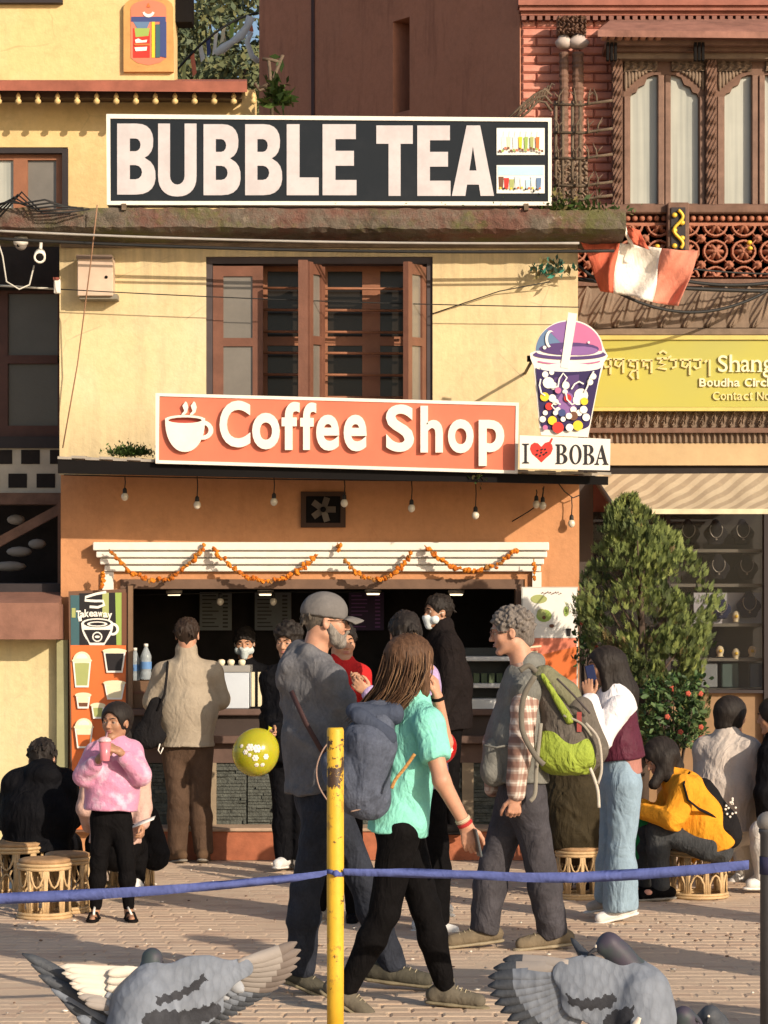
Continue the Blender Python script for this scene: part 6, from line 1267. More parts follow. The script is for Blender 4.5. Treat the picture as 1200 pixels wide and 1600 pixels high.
nw = Vector((-.12, -1, .2)).normalized()
S = SDF(.025); S.cone(J2(990, 1518, .02), J2(1004, 1548, 0), .022, .038, .02); S.cone(J2(1004, 1548, 0), J2(1004, 1590, 0), .040, .050, .03); S.cone(J2(1004, 1590), J2(1004, 1690, .03), .050, .045, .03)
S.cone(J2(966, 1540, -.015), J2(914, 1534, -.010), .040, .038, .02, nw, .20); S.cone(J2(914, 1534, -.010), J2(882, 1520, -.002), .038, .020, .02, nw, .20); S.cone(J2(964, 1576, -.015), J2(905, 1566, -.008), .044, .030, .02, nw, .18)
o = link_mesh('body', sdf_mesh(S, 'pg', [PG, PGb, PGl], .0019, fold=folds(.0007, 4, 90, 70)), t)
paint(o, [(1, [(884, 1552), (900, 1562), (930, 1560), (958, 1552), (964, 1566), (950, 1576), (910, 1578), (888, 1568)]), (1, [(940, 1600), (950, 1584), (968, 1576), (990, 1572), (990, 1590), (975, 1610), (940, 1614)])])
S = SDF(.010); pigeon_head(S, t, J2(951, 1475, .0), (-1, -.30, -.22), 1.08); S.cone(J2(953, 1477, 0), J2(968, 1492, .006), .0155, .018, .015); S.cone(J2(968, 1492, .006), J2(988, 1516, .012), .018, .026, .02); link_mesh('head', sdf_mesh(S, 'pg', PGn, .0025), t)
tips = [(786, 1500), (771, 1513), (763, 1527), (762, 1541), (766, 1555), (773, 1569), (782, 1582), (793, 1595), (806, 1607), (821, 1617), (838, 1626), (856, 1632), (874, 1636)]
for i, (x, y) in enumerate(tips):
    k = i/12; feather(J2(888+k*26, 1506+k*62, -.004), J2(x, y, .040-.003*i), .0235, PG if i > 1 else PGt2, t, nw, -.05, PGd)
for i in range(10): k = i/9; feather(J2(886+k*78, 1512+k*30, .010-.0006*i), J2(868+k*70, 1566+k*44, .010), .0265, PGl if i % 3 else PG, t, nw, 0)
feather(J2(1000, 1590, -.066), J2(985, 1622, -.066), .012, PGw, t, nw, 0)
for i in range(4): feather(J2(948, 1506+i*3, .05), J2(892+i*4, 1466+i*8, .10), .014, PGt if i % 2 else PGd, t, nw, -.22)
for k, (x, y, Y3, mt, lab, f) in enumerate(((1068, 1587, 5.2, PGn, 'small pigeon head with a green neck sheen low at the right of the large pigeon', (.9, -.3, -.1)), (1110, 1585, 5.4, PGd, 'dark pigeon rising at the bottom edge, rightmost of the flock', (-.3, -.9, -.1)))):
    t = thing('pigeon', lab, 'pigeon', W(x, y+90, Y3), 'pigeons flying in the foreground'); h = W(x, y, Y3); S = SDF(.015); pigeon_head(S, t, h, f, 1.0); S.cone(h, h+Vector((.005, .03, -.035)), .015, .026, .015); S.cone(h+Vector((.005, .03, -.035)), h+Vector((.01, .12, -.09)), .040, .045, .03); S.cone(h+Vector((.01, .12, -.09)), h+Vector((.01, .22, -.13)), .035, .012, .02, (0, 0, 1), .5); link_mesh('body', sdf_mesh(S, 'pg', mt, .004), t)
    for sg in (-1, 1):
        for i in range(7): feather(h+Vector((sg*.035, .04+i*.014, -.055)), h+Vector((sg*(.20-.012*i), .03+i*.035, -.13-.008*i)), .024, PG if i % 2 else PGd, t, Vector((sg*.5, -.3, 1)).normalized(), 0)
# ================================================================== people
SKIN_PALE = (0.50, 0.265, 0.175); SKIN_TAN = (0.46, 0.25, 0.155); SKIN_BROWN = (0.36, 0.19, 0.115)
def skin(name, c):
    if name in MATS: return MATS[name]
    t = NT(name, c, 0.5, 0, 0.35); t.vary(0.10, 25); t.vary(0.05, 120)
    t.b.inputs['Subsurface Weight'].default_value = 0.12; t.b.inputs['Subsurface Radius'].default_value = (0.012, 0.005, 0.003); t.b.inputs['Subsurface Scale'].default_value = 0.6
    t.bump(t.noise(160, 3), 0.12, 0.002)
    MATS[name] = t.done(); return MATS[name]
def hairmat(name, c, var=0.35, rough=0.6, dirscale=(160, 160, 14)):
    if name in MATS: return MATS[name]
    t = NT(name, c, rough, 0, 0.22); t.vary(var, 1.0, 4, t.coord(dirscale)); t.vary(var*0.5, 12)
    t.bump(t.noise(1.0, 3, 0.6, t.coord(dirscale)), 0.55, 0.006)
    MATS[name] = t.done(); return MATS[name]
class Fig:
    def __init__(s, label, Y, loc_px, q=1.0, skinmat=None, group=None, cat='person', z=0.0):
        s.Y = Y; s.q = q; s.skin = skinmat or skin('skin_tan', SKIN_TAN)
        x = (loc_px-CX)*Y/F
        s.root = thing('person', label, cat, (x, Y, z), group)
        s.S = SDF(0.02); s.boxes = []; s.k = {}
        s.bw = 0.155*q; s.fl = 0.66
    def J(s, px, py, d=0.0): return W(px, py, s.Y+d)
    def sk(s, **kw):
        for n, v in kw.items(): s.k[n] = s.J(*v)
        k = s.k; s.lat = (k['shR']-k['shL']).normalized(); s.up = (k['neck']-k['pelvis']).normalized()
        s.fr = s.up.cross(s.lat).normalized()          # forward of the chest
        s.chest = (k['shL']+k['shR'])/2
        s.plat = (k['hpR']-k['hpL']).normalized(); s.pfr = s.up.cross(s.plat).normalized()
        return s
    def P(s, a): return s.k[a]
    # --- body
    def torso(s, S, e=0.0, hem=None, hemr=None, fl=None, waist=0.128, belly=0.0):
        k, q = s.k, s.q; fl = fl or s.fl
        c0 = s.chest-s.up*0.07*q; c1 = s.chest.lerp(k['pelvis'], 0.55)+s.fr*belly*0.5; c2 = k['pelvis']
        S.cone(c0, c1, s.bw+e-0.012, waist*q+e+belly*0.4, 0.05, s.fr, fl)
        S.cone(c1, c2, waist*q+e+belly*0.4, 0.142*q+e, 0.05, s.fr, fl+0.06)
        if hem is not None: S.cone(c2, hem, 0.142*q+e, hemr, 0.03, s.pfr, fl+0.08)
        for sd in ('L', 'R'): S.cone(s.chest.lerp(k['neck'], 0.45), k['sh'+sd], 0.058*q+e*0.6, 0.052*q+e, 0.04)
    def arm(s, S, sd, e=0.0, t=1.0, upper=1.0):
        k, q = s.k, s.q; a, b, c = k['sh'+sd], k['el'+sd], k['wr'+sd]
        if upper < 1.0: S.cone(a, a.lerp(b, upper), 0.050*q+e, 0.044*q+e*1.3, 0.02); return
        S.cone(a, b, 0.050*q+e, 0.038*q+e, 0.025)
        S.cone(b, b.lerp(c, t), 0.040*q+e, (0.027*q if e == 0 else 0.030*q)+e*0.8, 0.02)
    def leg(s, S, sd, e=0.0, t=1.0, flare=0.0):
        k, q = s.k, s.q; a, b, c = k['hp'+sd], k['kn'+sd], k['an'+sd]
        S.cone(a, b, 0.082*q+e, 0.056*q+e, 0.03)
        m = b.lerp(c, 0.35); S.cone(b, m, 0.054*q+e, 0.055*q+e+flare*0.4, 0.02); S.cone(m, b.lerp(c, t), 0.055*q+e+flare*0.4, 0.036*q+e+flare, 0.02)
    def body(s, hands=(), voxel=0.0075, fine=0.005, feet=False):
        k, q, S = s.k, s.q, s.S
        s.torso(S); S.cone(s.chest+s.up*0.0, k['neck'], 0.06*q, 0.052*q, 0.03)
        for sd in ('L', 'R'):
            s.arm(S, sd); s.leg(S, sd)
            if feet and ('to'+sd) in k: S.cone(k['an'+sd]-Vector((0, 0, .03)), k['to'+sd].lerp(k['an'+sd], .15), 0.034*q, 0.024*q, 0.02)
        me = sdf_mesh(S, 'body', s.skin, voxel, fine, s.boxes)
        return link_mesh('body', me, s.root)
    def head(s, c, f, u=(0, 0, 1), q=None, nose=1.0, ears=True, neck_r=0.055, face=True):
        q = q or s.q; c = Vector(c); u = Vector(u).normalized(); f = Vector(f); f = (f-u*f.dot(u)).normalized(); r = f.cross(u)
        s.hc, s.hf, s.hu, s.hr, s.hq = c, f, u, r, q
        s.HM = Matrix((r, f, u)).transposed()
        L = s.L; S = s.S
        S.ell(L(0, -0.012, 0.032), (0.074*q, 0.094*q, 0.084*q), s.HM, 0.01)
        S.ell(L(0, 0.022, -0.025), (0.059*q, 0.060*q, 0.082*q), s.HM, 0.03)
        if face:
            for sg in (-1, 1):
                S.cone(L(sg*0.048, -0.008, -0.055), L(sg*0.016, 0.062, -0.094), 0.018*q, 0.016*q, 0.02)
                S.ell(L(sg*0.036, 0.055, -0.022), (0.024*q, 0.020*q, 0.024*q), s.HM, 0.02)
                S.ell(L(sg*0.031, 0.091, 0.006), (0.016*q, 0.011*q, 0.010*q), s.HM, 0.012*q, '-')
                S.cone(L(sg*0.012, 0.082, 0.026), L(sg*0.042, 0.070, 0.022), 0.010*q, 0.008*q, 0.010)
                S.ell(L(sg*0.0105, 0.090, -0.030), (0.008*q, 0.010*q, 0.007*q), s.HM, 0.005)
            S.cone(L(0, 0.079, 0.014), L(0, 0.101*nose, -0.026), 0.0075*q, 0.0105*q, 0.008)
            S.ell(L(0, 0.078, -0.056), (0.024*q, 0.010*q, 0.010*q), s.HM, 0.012)
            S.ell(L(0, 0.066, -0.092), (0.020*q, 0.018*q, 0.015*q), s.HM, 0.012)
            S.ell(L(0, 0.092, -0.0555), (0.020*q, 0.006*q, 0.0022*q), s.HM, 0.004, '-')
        if ears:
            for sg in (-1, 1):
                S.ell(L(sg*0.077, -0.008, -0.004), (0.008*q, 0.017*q, 0.030*q), s.HM, 0.006)
                S.ell(L(sg*0.086, -0.004, 0.0), (0.006*q, 0.009*q, 0.015*q), s.HM, 0.006, '-')
        S.cone(L(0, -0.030, -0.050), s.k['neck'], neck_r*q, (neck_r+0.006)*q, 0.025)
        b = 0.14*q; s.boxes.append((np.array(c)-b, np.array(c)+b)); return s
    def L(s, a, b, c): return s.hc+(s.hr*a+s.hf*b+s.hu*c)*s.hq
    def eyes(s, iris=(0.05, 0.03, 0.02), brow=(0.03, 0.02, 0.015), browr=0.004, lids=True):
        q = s.hq; ew = mat('eye_white', (0.40, 0.36, 0.33), 0.25, 0, bump=0, spec=0.5); ir = mat('iris_%g' % iris[0], iris, 0.2, 0, bump=0, spec=0.5)
        bm_ = hairmat('brow_%g' % brow[0], brow)
        for sg in (-1, 1):
            m = MB(); m.ell(s.L(sg*0.031, 0.0722, 0.006), (0.0122*q,)*3, 12, 8)
            d = (s.hf*1.0+s.hr*0.0).normalized(); m.lathe(s.L(sg*0.031, 0.0722, 0.006)+d*0.0108*q, [(0.0062*q, 0), (0.0055*q, 0.0018*q), (0.001*q, 0.0024*q)], 10, 1, d)
            m.build('eye', [ew, ir], s.root)
            lm_ = MB(); lm_.tube([s.L(sg*(0.031+x_), 0.0722+0.0122-abs(x_)*0.45, 0.0105-abs(x_)*0.25) for x_ in (-.014, -.007, 0, .007, .014)], [.002*q, .0036*q, .0042*q, .0036*q, .002*q], 6); lm_.build('eyelid', s.skin, s.root)
            b = MB(); b.tube([s.L(sg*0.014, 0.0925, 0.024), s.L(sg*0.030, 0.0895, 0.031), s.L(sg*0.046, 0.076, 0.026)], [browr*q, browr*1.1*q, browr*0.5*q], 5); b.build('eyebrow', bm_, s.root)
    def lips(s, c=(0.42, 0.17, 0.14)):
        q = s.hq; m = MB(); lm = mat('lips_%g' % c[0], c, 0.45, 0.1, 30, 0.1)
        for z, t in ((-0.0515, 0.0032), (-0.0605, 0.0042)):
            m.tube([s.L(a, 0.0895-abs(a)*0.42, z+(0.0025 if abs(a) > 0.015 else 0)) for a in (-0.021, -0.012, 0, 0.012, 0.021)], [t*0.3*q, t*q, t*q, t*q, t*0.3*q], 6)
        m.build('lips', lm, s.root)
    def part(s, name, S, m, voxel=0.009, fold=None, fine=None, boxes=(), label=None, parent=None):
        o = link_mesh(name, sdf_mesh(S, name, m, voxel, fine, boxes, fold), parent or s.root)
        if label: o['label'] = label
        return o
    def hand(s, w, d, n, side, curl=0.35, q=None, thumb=0.5, spread=0.06):
        """w wrist, d along the hand, n out of the palm, side +1: thumb to d x n, else other way"""
        q = q or s.q; S = s.S; w = Vector(w); d = Vector(d).normalized(); n = Vector(n); n = (n-d*n.dot(d)).normalized()
        if isinstance(side, Vector): side = 1 if d.cross(n).dot(side) >= 0 else -1
        t = d.cross(n)*side
        S.cone(w-d*0.01*q, w+d*0.05*q, 0.024*q, 0.026*q, 0.012, n, 0.6)
        lens = (0.070, 0.078, 0.072, 0.056)
        for i in range(4):
            a = (1.5-i)*0.0185; kn = w+(d*(0.088-0.004*abs(i-1.2))+t*a)*q
            S.cone(w+(d*0.02+t*a*0.6)*q, kn, 0.012*q, 0.0098*q, 0.010)
            cu = curl if not hasattr(curl, '__len__') else curl[i]
            dd = (d+t*(a*spread*10)).normalized(); axis = dd.cross(n); p = kn
            for j, fr_ in enumerate((0.45, 0.31, 0.24)):
                dd = Quaternion(axis, cu*(0.9, 1.15, 0.8)[j])@dd; p2 = p+dd*lens[i]*fr_*q
                S.cone(p, p2, (0.0092, 0.0084, 0.0076)[j]*q, (0.0085, 0.0077, 0.0062)[j]*q, 0.0025); p = p2
        b0 = w+(d*0.022+t*0.022)*q; b1 = b0+(d*0.032+t*0.026+n*0.016*thumb)*q; b2 = b1+(d*0.030+t*0.008+n*0.02*thumb)*q; b3 = b2+(d*0.024-t*0.002+n*0.014*thumb)*q
        S.cone(w+t*0.008*q, b0, 0.015*q, 0.014*q, 0.012); S.chain([b0, b1, b2, b3], [0.0130*q, 0.0108*q, 0.0095*q, 0.0072*q], 0.004)
        c = np.array(w+d*0.09*q); s.boxes.append((c-0.11*q, c+0.11*q))
    # --- clothes
    def top(s, name, m, e=0.018, sleeves=(1.0, 1.0), hem=None, hemr=0.17, A=0.005, seed=1, voxel=0.009, waist=0.13, collar=0.03, fl=None, short=None, belly=0.0, cuts=(), extra=None, rings=0.6, fz=38):
        S = SDF(0.02); h = Vector(hem) if hem is not None else s.k['pelvis']
        s.torso(S, e, h, hemr, fl, waist, belly)
        for i, sd in enumerate(('L', 'R')):
            if short is not None and sleeves[i]: s.arm(S, sd, e, upper=short)
            elif sleeves[i]: s.arm(S, sd, e, sleeves[i])
        if collar: S.cone(s.chest+s.up*0.02, s.k['neck']+(s.k['neck']-s.chest).normalized()*collar*0.055, 0.075*s.q, 0.060*s.q+e*0.5, 0.03)
        if extra: extra(S)
        S.cut(h, (h-s.chest).normalized(), 0.006, 0.42)
        if short is not None:
            for i, sd in enumerate(('L', 'R')):
                if sleeves[i]:
                    a, b = s.k['sh'+sd], s.k['el'+sd]; S.cut(a.lerp(b, short)+(b-a).normalized()*.035, (b-a), 0.004, 0.05)
        for c in cuts: S.cut(*c)
        return s.part(name, S, m, voxel, folds(A, seed, rings=rings, fz=fz))
    def trousers(s, m, e=0.012, flare=0.0, A=0.004, seed=2, voxel=0.009, t=1.0, name='trousers', rise=0.1, fz=42, legs='LR'):
        S = SDF(0.02); k = s.k
        S.cone(k['pelvis']+s.up*rise*0.6, k['pelvis']-s.up*0.03, 0.130*s.q+e, 0.138*s.q+e, 0.04, s.pfr, 0.74)
        for sd in legs:
            s.leg(S, sd, e, t, flare)
        for sd in legs:
            a, b = k['kn'+sd], k['an'+sd]; S.cut(a.lerp(b, t*1.0)+(b-a).normalized()*0.036, (b-a), 0.004, 0.10)
        return s.part(name, S, m, voxel, folds(A, seed, fz=fz, fx=14))
    def shoe(s, sd, m, sole, ground=None, up=0.075, w=1.0, heel=0.055, lift=0.0, lace=None, L=None):
        k, q = s.k, s.q; a, t = k['an'+sd].copy(), k['to'+sd].copy(); hd = (t-Vector((0, 0, .022))*q-(a-Vector((0, 0, .088))*q)).normalized()
        S = SDF(0.015); n = hd.cross(Vector((0, 0, 1)).cross(hd)).normalized()
        if n.z < 0: n = -n
        base = t-n*0.018*q
        hl = base-hd*(L or 0.20)*q
        S.cone(hl+hd*.012+n*0.036*q, hl+hd*0.09*q+n*0.046*q, 0.036*q*w, 0.042*q*w, 0.02)
        S.cone(hl+hd*0.09*q+n*0.040*q, base-hd*.012+n*0.028*q, 0.044*q*w, 0.034*q*w, 0.02)
        S.cone(hl+hd*0.03*q+n*0.04*q, a+n*up*0.3*q, 0.036*q*w, 0.040*q*w, 0.02)
        S.cut(base+n*0.004, -n, 0.003, 0.4)
        S.cut(a+n*up*q, n, 0.005, 0.08)
        o = s.part('shoe', S, m, 0.006, folds(0.0012, 5, 90, 40))
        S2 = SDF(0.01)
        lat = hd.cross(n)
        S2.cone(hl+hd*0.01*q, hl+hd*0.10*q, 0.038*q*w, 0.036*q*w, 0.02, n, 0.33); S2.cone(hl+hd*0.10*q, base+hd*0.008, 0.036*q*w, 0.036*q*w, 0.02, n, 0.33)
        s.part('sole', S2, sole, 0.006, parent=o)
        if lace is not None:
            mb = MB(); top = (hl+hd*0.105*q+n*0.092*q); end = (base-hd*0.055*q+n*0.066*q)
            for i in range(5):
                c = top.lerp(end, i/4.0); mb.tube([c-lat*0.022*q-n*0.008, c+n*0.004, c+lat*0.022*q-n*0.008], 0.0028, 5)
            mb.build('laces', lace, o)
        return o
    def hairpart(s, name, m, build, A=0.002, voxel=0.006, seed=3, fz=120, fx=60):
        S = SDF(0.015); build(S); return s.part(name, S, m, voxel, folds(A, seed, fz, fx))
    def short_hair(s, m, thick=0.010, back=0.0, A=0.0025, side=0.0, fringe=0.0, fz=120, fx=70, name='hair', low=0.0):
        q = s.hq; L = s.L; S = SDF(0.01)
        S.ell(L(0, -0.014, 0.036), ((0.074+thick)*q, (0.093+thick)*q, (0.084+thick*1.3)*q), s.HM)
        S.cone(L(0, -0.06, 0.0), L(0, -0.062, -0.035-low), 0.046*q, 0.034*q, 0.02, s.hf, 0.7)
        rr = random.Random(int(abs(s.hc.x)*1000)); 
        for i in range(110):
            a = rr.uniform(0, 6.28); z = rr.uniform(-.25, 1); kk = math.sqrt(max(0, 1-z*z)); dn = .03*rr.uniform(.5, 1.2)
            p0 = (.074+thick)*kk*math.cos(a), -.014+(.093+thick)*kk*math.sin(a), .036+(.084+thick*1.3)*z
            S.cone(L(*p0), L(p0[0]*1.03+rr.gauss(0, .008), p0[1]*1.03+rr.gauss(0, .008)-.004, p0[2]-dn*(1.1-z*.7)), rr.uniform(.006, .010)*q, .004*q, .004)
        S.ell(L(0, 0.085, -0.035+fringe), ((0.080)*q, 0.066*q, (0.092)*q), s.HM, 0.01, '-')
        S.cut(L(0, 0, -0.035-low), -s.hu+s.hf*0.9, 0.006, 0.25)
        for sg in (-1, 1): S.ell(L(sg*0.086, 0.002, -0.014), (0.022*q, 0.030*q, 0.036*q), s.HM, 0.006, '-')
        return s.part(name, S, m, 0.006, folds(A, 3, fz, fx))
    def strands(s, m, roots, n=150, r=0.003, name='hair_strands', parent=None, seed=1):
        """roots: list of polylines (guide curves); strands are jittered blends between neighbours"""
        rr = random.Random(seed); mb = MB()
        for i in range(n):
            a = rr.random()*(len(roots)-1); j = int(a); t = a-j; A_, B_ = roots[j], roots[min(j+1, len(roots)-1)]
            pts = []; jit = Vector((rr.gauss(0, 1), rr.gauss(0, 1), rr.gauss(0, 1)))*0.009; ph = rr.random()*6
            c = rr.uniform(0.8, 1.03); m_ = max(4, len(A_)*2)
            for u in range(m_+1):
                x = u/m_*c*(len(A_)-1); x = min(x, len(A_)-1-1e-6); q0 = int(x); w = x-q0
                p = A_[q0].lerp(A_[q0+1], w).lerp(B_[q0].lerp(B_[q0+1], w), t)
                g = x/(len(A_)-1); p = p+jit*(0.4+1.6*g)+Vector((math.sin(ph+g*9), math.cos(ph*1.3+g*8), 0))*0.011*g; pts.append(p)
            k = len(pts); mb.tube(pts, [r*(1.0 if i_ < k*0.7 else max(0.15, (k-1-i_)/(k*0.3))) for i_ in range(k)], 4, rr.choice((0, 0, 1, 2)) if isinstance(m, list) else 0, flat=0.6)
        return mb.build(name, m, parent or s.root)
    def glasses(s, m):
        mb = MB(); q = s.hq
        for sg in (-1, 1):
            cpt = [s.L(sg*0.033+0.021*math.cos(a), 0.098-0.010*abs(math.cos(a)) if False else 0.097, 0.004+0.014*math.sin(a)) for a in [i*PI/7 for i in range(14)]]
            mb.tube(cpt, 0.0016*q, 5, 0, True)
            mb.tube([s.L(sg*0.054, 0.096, 0.008), s.L(sg*0.072, 0.085, 0.010), s.L(sg*0.084, 0.0, 0.008)], 0.0018*q, 5)
        mb.tube([s.L(-0.012, 0.098, 0.008), s.L(0, 0.102, 0.011), s.L(0.012, 0.098, 0.008)], 0.0016*q, 5)
        return mb.build('glasses', m, s.root)
V = Vector
H_DK = hairmat('hair_black', (0.018, 0.014, 0.012)); H_BR = hairmat('hair_dark_brown', (0.028, 0.017, 0.012)); H_GR = hairmat('hair_grey', (0.15, 0.13, 0.115), .5); H_WB = hairmat('hair_chestnut', (0.085, 0.044, 0.024), .55)
SK_P = skin('skin_pale', SKIN_PALE); SK_T = skin('skin_tan', SKIN_TAN); SK_B = skin('skin_brown', SKIN_BROWN)
M_sole = mat('sole_grey', (0.22, 0.20, 0.17), .8); M_solew = mat('sole_white', (0.72, 0.70, 0.66), .6, .05)
# ---------------------------------------------------------------- man in the grey cap
p = Fig('bearded man in a grey cap and grey jacket walking right behind the yellow post', 11.1, 505, 1.02, SK_P)
p.sk(neck=(488, 1034, 0), pelvis=(498, 1232, 0), shR=(518, 1062, -.13), shL=(458, 1060, .14), elR=(560, 1150, -.10), wrR=(620, 1190, -.02), elL=(470, 1160, .28), wrL=(540, 1190, .34), hpR=(510, 1248, -.08), hpL=(508, 1248, .09), knR=(478, 1388, -.06), anR=(470, 1512, -.02), toR=(503, 1550, -.04), knL=(566, 1376, .10), anL=(612, 1505, .12), toL=(668, 1535, .08))
p.bw = .155
p.head(p.J(510, 972), (1, .12, .0), (0.02, 0, 1), 1.0); p.body(); p.eyes(brow=(0.10, 0.09, 0.08)); p.lips((0.38, 0.18, 0.15)); p.glasses(M_black)
q = 1.0; L = p.L
S = SDF(.012)      # cap crown
S.ell(L(0, -.012, .050), (.086, .105, .078), p.HM); S.cone(L(0, -.01, .03), L(0, -.01, .05), .09, .088, .02, p.hf, 1.12); S.cut(L(0, 0, .022), -p.hu-p.hf*.12, .004, .3)
M_cap = cloth('cap_grey', (0.155, 0.145, 0.14), wr=.3)
cap = p.part('cap', S, M_cap, .006, folds(.0015, 4, 30, 30)); m = MB(); G = []
for i in range(11):
    a = (i-5)/5*1.15; G.append([L(.072*math.sin(a)*k1, .060+.030*math.cos(a)+(k2*.080)*math.cos(a*.75), .030-.018*k2*k2-.014*abs(a)**1.5-.004) for k1, k2 in ((1, 0), (1.03, .35), (1.02, .7), (.95, 1))])
m.grid(G); o = m.build('cap_brim', M_cap, cap); o.modifiers.new('thick', 'SOLIDIFY').thickness = .004; m = MB(); m.ell(L(0, -.012, .129), (.008, .008, .004), 8, 5); m.build('cap_button', M_cap, cap)
def beard(S):
    for sg in (-1, 1): S.cone(L(sg*.066, .008, -.012), L(sg*.050, .028, -.050), .010, .017, .02); S.cone(L(sg*.050, .028, -.050), L(sg*.028, .062, -.072), .018, .018, .02); S.cone(L(sg*.060, .012, -.030), L(sg*.042, .035, -.080), .014, .022, .02); S.cone(L(sg*.042, .035, -.080), L(0, .060, -.094), .018, .019, .02); S.cone(L(0, .097, -.042), L(sg*.030, .082, -.060), .007, .008, .01)
    S.ell(L(0, .064, -.098), (.030, .026, .020), p.HM); S.cone(L(0, .078, -.072), L(0, .070, -.092), .013, .017, .02); S.ell(L(0, .104, -.058), (.018, .012, .006), p.HM, .004, '-')
p.hairpart('beard', hairmat('beard_grey', (0.20, 0.18, 0.16), .5), beard, .0018, .005)
p.short_hair(hairmat('hair_temple', (0.10, 0.085, 0.07)), .004, low=.02)
M_jk = cloth('jacket_grey', (0.125, 0.125, 0.135), .18, .85, .9, 7)
def hood(S):
    S.cone(p.J(470, 1014, .02), p.J(482, 1022, -.07), .040, .042, .02); S.cone(p.J(482, 1022, -.07), p.J(508, 1034, -.075), .042, .034, .02); S.cone(p.J(508, 1034, -.075), p.J(524, 1046, -.02), .032, .026, .02); S.cone(p.J(460, 1032, -.0), p.J(470, 1014, .04), .05, .04, .02); S.cone(p.J(470, 1022, .06), p.J(455, 1045, -.04), .048, .062, .03); S.cone(p.J(455, 1045, -.04), p.J(498, 1046, -.11), .062, .045, .03); S.cone(p.J(470, 1022, .06), p.J(512, 1040, .08), .048, .035, .03); S.cone(p.J(447, 1066, -.02), p.J(478, 1075, -.08), .055, .05, .04); S.cone(p.J(498, 1046, -.11), p.J(522, 1058, -.03), .045, .03, .03)
p.top('jacket', M_jk, .022, (1, 1), p.J(497, 1238), .178, .011, 3, extra=hood, waist=.15, fl=.78, fz=26, rings=.9)
m = MB(); m.tube([p.J(455, 1080, -.17), p.J(478, 1130, -.21), p.J(502, 1172, -.20), p.J(530, 1190, -.17)], .013, 6, flat=.4); m.build('bag_strap', mat('strap_maroon', (0.06, 0.03, 0.03)), p.root)
M_jean = cloth('jeans_dark', (0.024, 0.028, 0.040), .25, .8, .9, 8); p.trousers(M_jean, .012, .014, .007, 6)
M_sh1 = cloth('shoe_olive', (0.07, 0.065, 0.05)); M_lace = mat('lace', (0.35, 0.30, 0.2), bump=0); M_ol = mat('sole_olive', (0.20, 0.17, 0.11), .8)
p.shoe('R', M_sh1, M_ol, L=.27, lace=M_lace); p.shoe('L', M_sh1, M_ol, L=.27, lace=M_lace)
# ---------------------------------------------------------------- woman in mint
p = Fig('woman in a mint green shirt and black trousers carrying a navy rucksack', 10.6, 630, .93, SK_P)
p.sk(neck=(650, 1090, 0), pelvis=(624, 1275, 0), shR=(668, 1132, -.135), shL=(622, 1122, .14), elR=(690, 1220, -.22), wrR=(727, 1288, -.18), elL=(694, 1160, .16), wrL=(684, 1092, .08), hpR=(624, 1300, -.075), hpL=(632, 1300, .09), knR=(600, 1425, -.05), anR=(543, 1545, -.02), toR=(578, 1590, -.05), knL=(664, 1420, .07), anL=(696, 1540, .10), toL=(752, 1568, .06))
p.bw = .135
p.head(p.J(645, 1035), (.85, .40, -.05), (0, 0, 1), .93); p.hand(p.k['wrR'], V((.25, 0, -1)), V((.15, .9, 0)), V((1, 0, 0)), .45, .95, .7)
p.hand(p.k['wrL'], V((-.15, -.05, 1)), V((-1, .3, 0)), V((0, -1, .1)), .75, .95, .4); p.body(); p.eyes(); p.lips()
M_mint = cloth('mint_cotton', (0.22, 0.60, 0.50), .07, .8, .9, 8)
p.top('shirt', M_mint, .022, (1, 1), p.J(621, 1302), .165, .009, 8, short=.52, waist=.125, fl=.74, fz=26)
M_blk = cloth('black_leggings', (0.0055, 0.005, 0.0055), .2, .8, .6, 9); p.trousers(M_blk, .014, -.002, .005, 5)
M_sh2 = cloth('shoe_tan', (0.12, 0.105, 0.08)); p.shoe('R', M_sh2, M_ol, L=.245, lace=M_lace); p.shoe('L', M_sh2, M_ol, L=.245, lace=M_lace)
def longhair(S):
    L = p.L; S.ell(L(0, -.022, .030), (.094, .112, .098), p.HM); S.cone(L(0, -.05, .0), L(-.01, -.075, -.15), .088, .085, .03, p.hf, .75); S.cone(L(-.01, -.075, -.15), L(-.02, -.10, -.23), .085, .05, .03, p.hf, .6); S.cone(L(.062, .02, .0), L(.066, .03, -.14), .034, .022, .02); S.ell(L(0, .115, -.045), (.066, .085, .09), p.HM, .01, '-')
hr = p.hairpart('hair', H_WB, longhair, .004, .006, fz=14, fx=130)
gd = []
for i in range(13):
    a = -2.9+i*.43; ca, sa = math.cos(a), math.sin(a); fx_ = p.J(648-26+0*i, 1000)
    gd.append([p.L(.02*ca, -.02+.02*sa, .128), p.L(.088*ca, -.022+.104*sa, .05), p.L(.098*ca, -.035+.102*min(sa, .75), -.04), p.L(.108*ca-.02, -.065+.092*min(sa, .5), -.13), p.L(.100*ca-.04, -.10+.07*min(sa, .3), -.21)+V((-.03, 0, 0)), p.L(.09*ca-.05, -.12+.06*min(sa, .2), -.29-.03*math.sin(i*2.1))+V((-.08, 0, 0))])
gd.sort(key=lambda g: math.atan2((g[1]-p.hc).dot(p.hf)+.05, (g[1]-p.hc).dot(p.hr)))
gd = [g for g in gd if not ((g[2]-p.hc).dot(p.hf) > .05)]
p.strands([H_WB, hairmat('hair_light_strand', (0.19, 0.11, 0.06)), H_BR], gd, 560, .0030, parent=hr); 
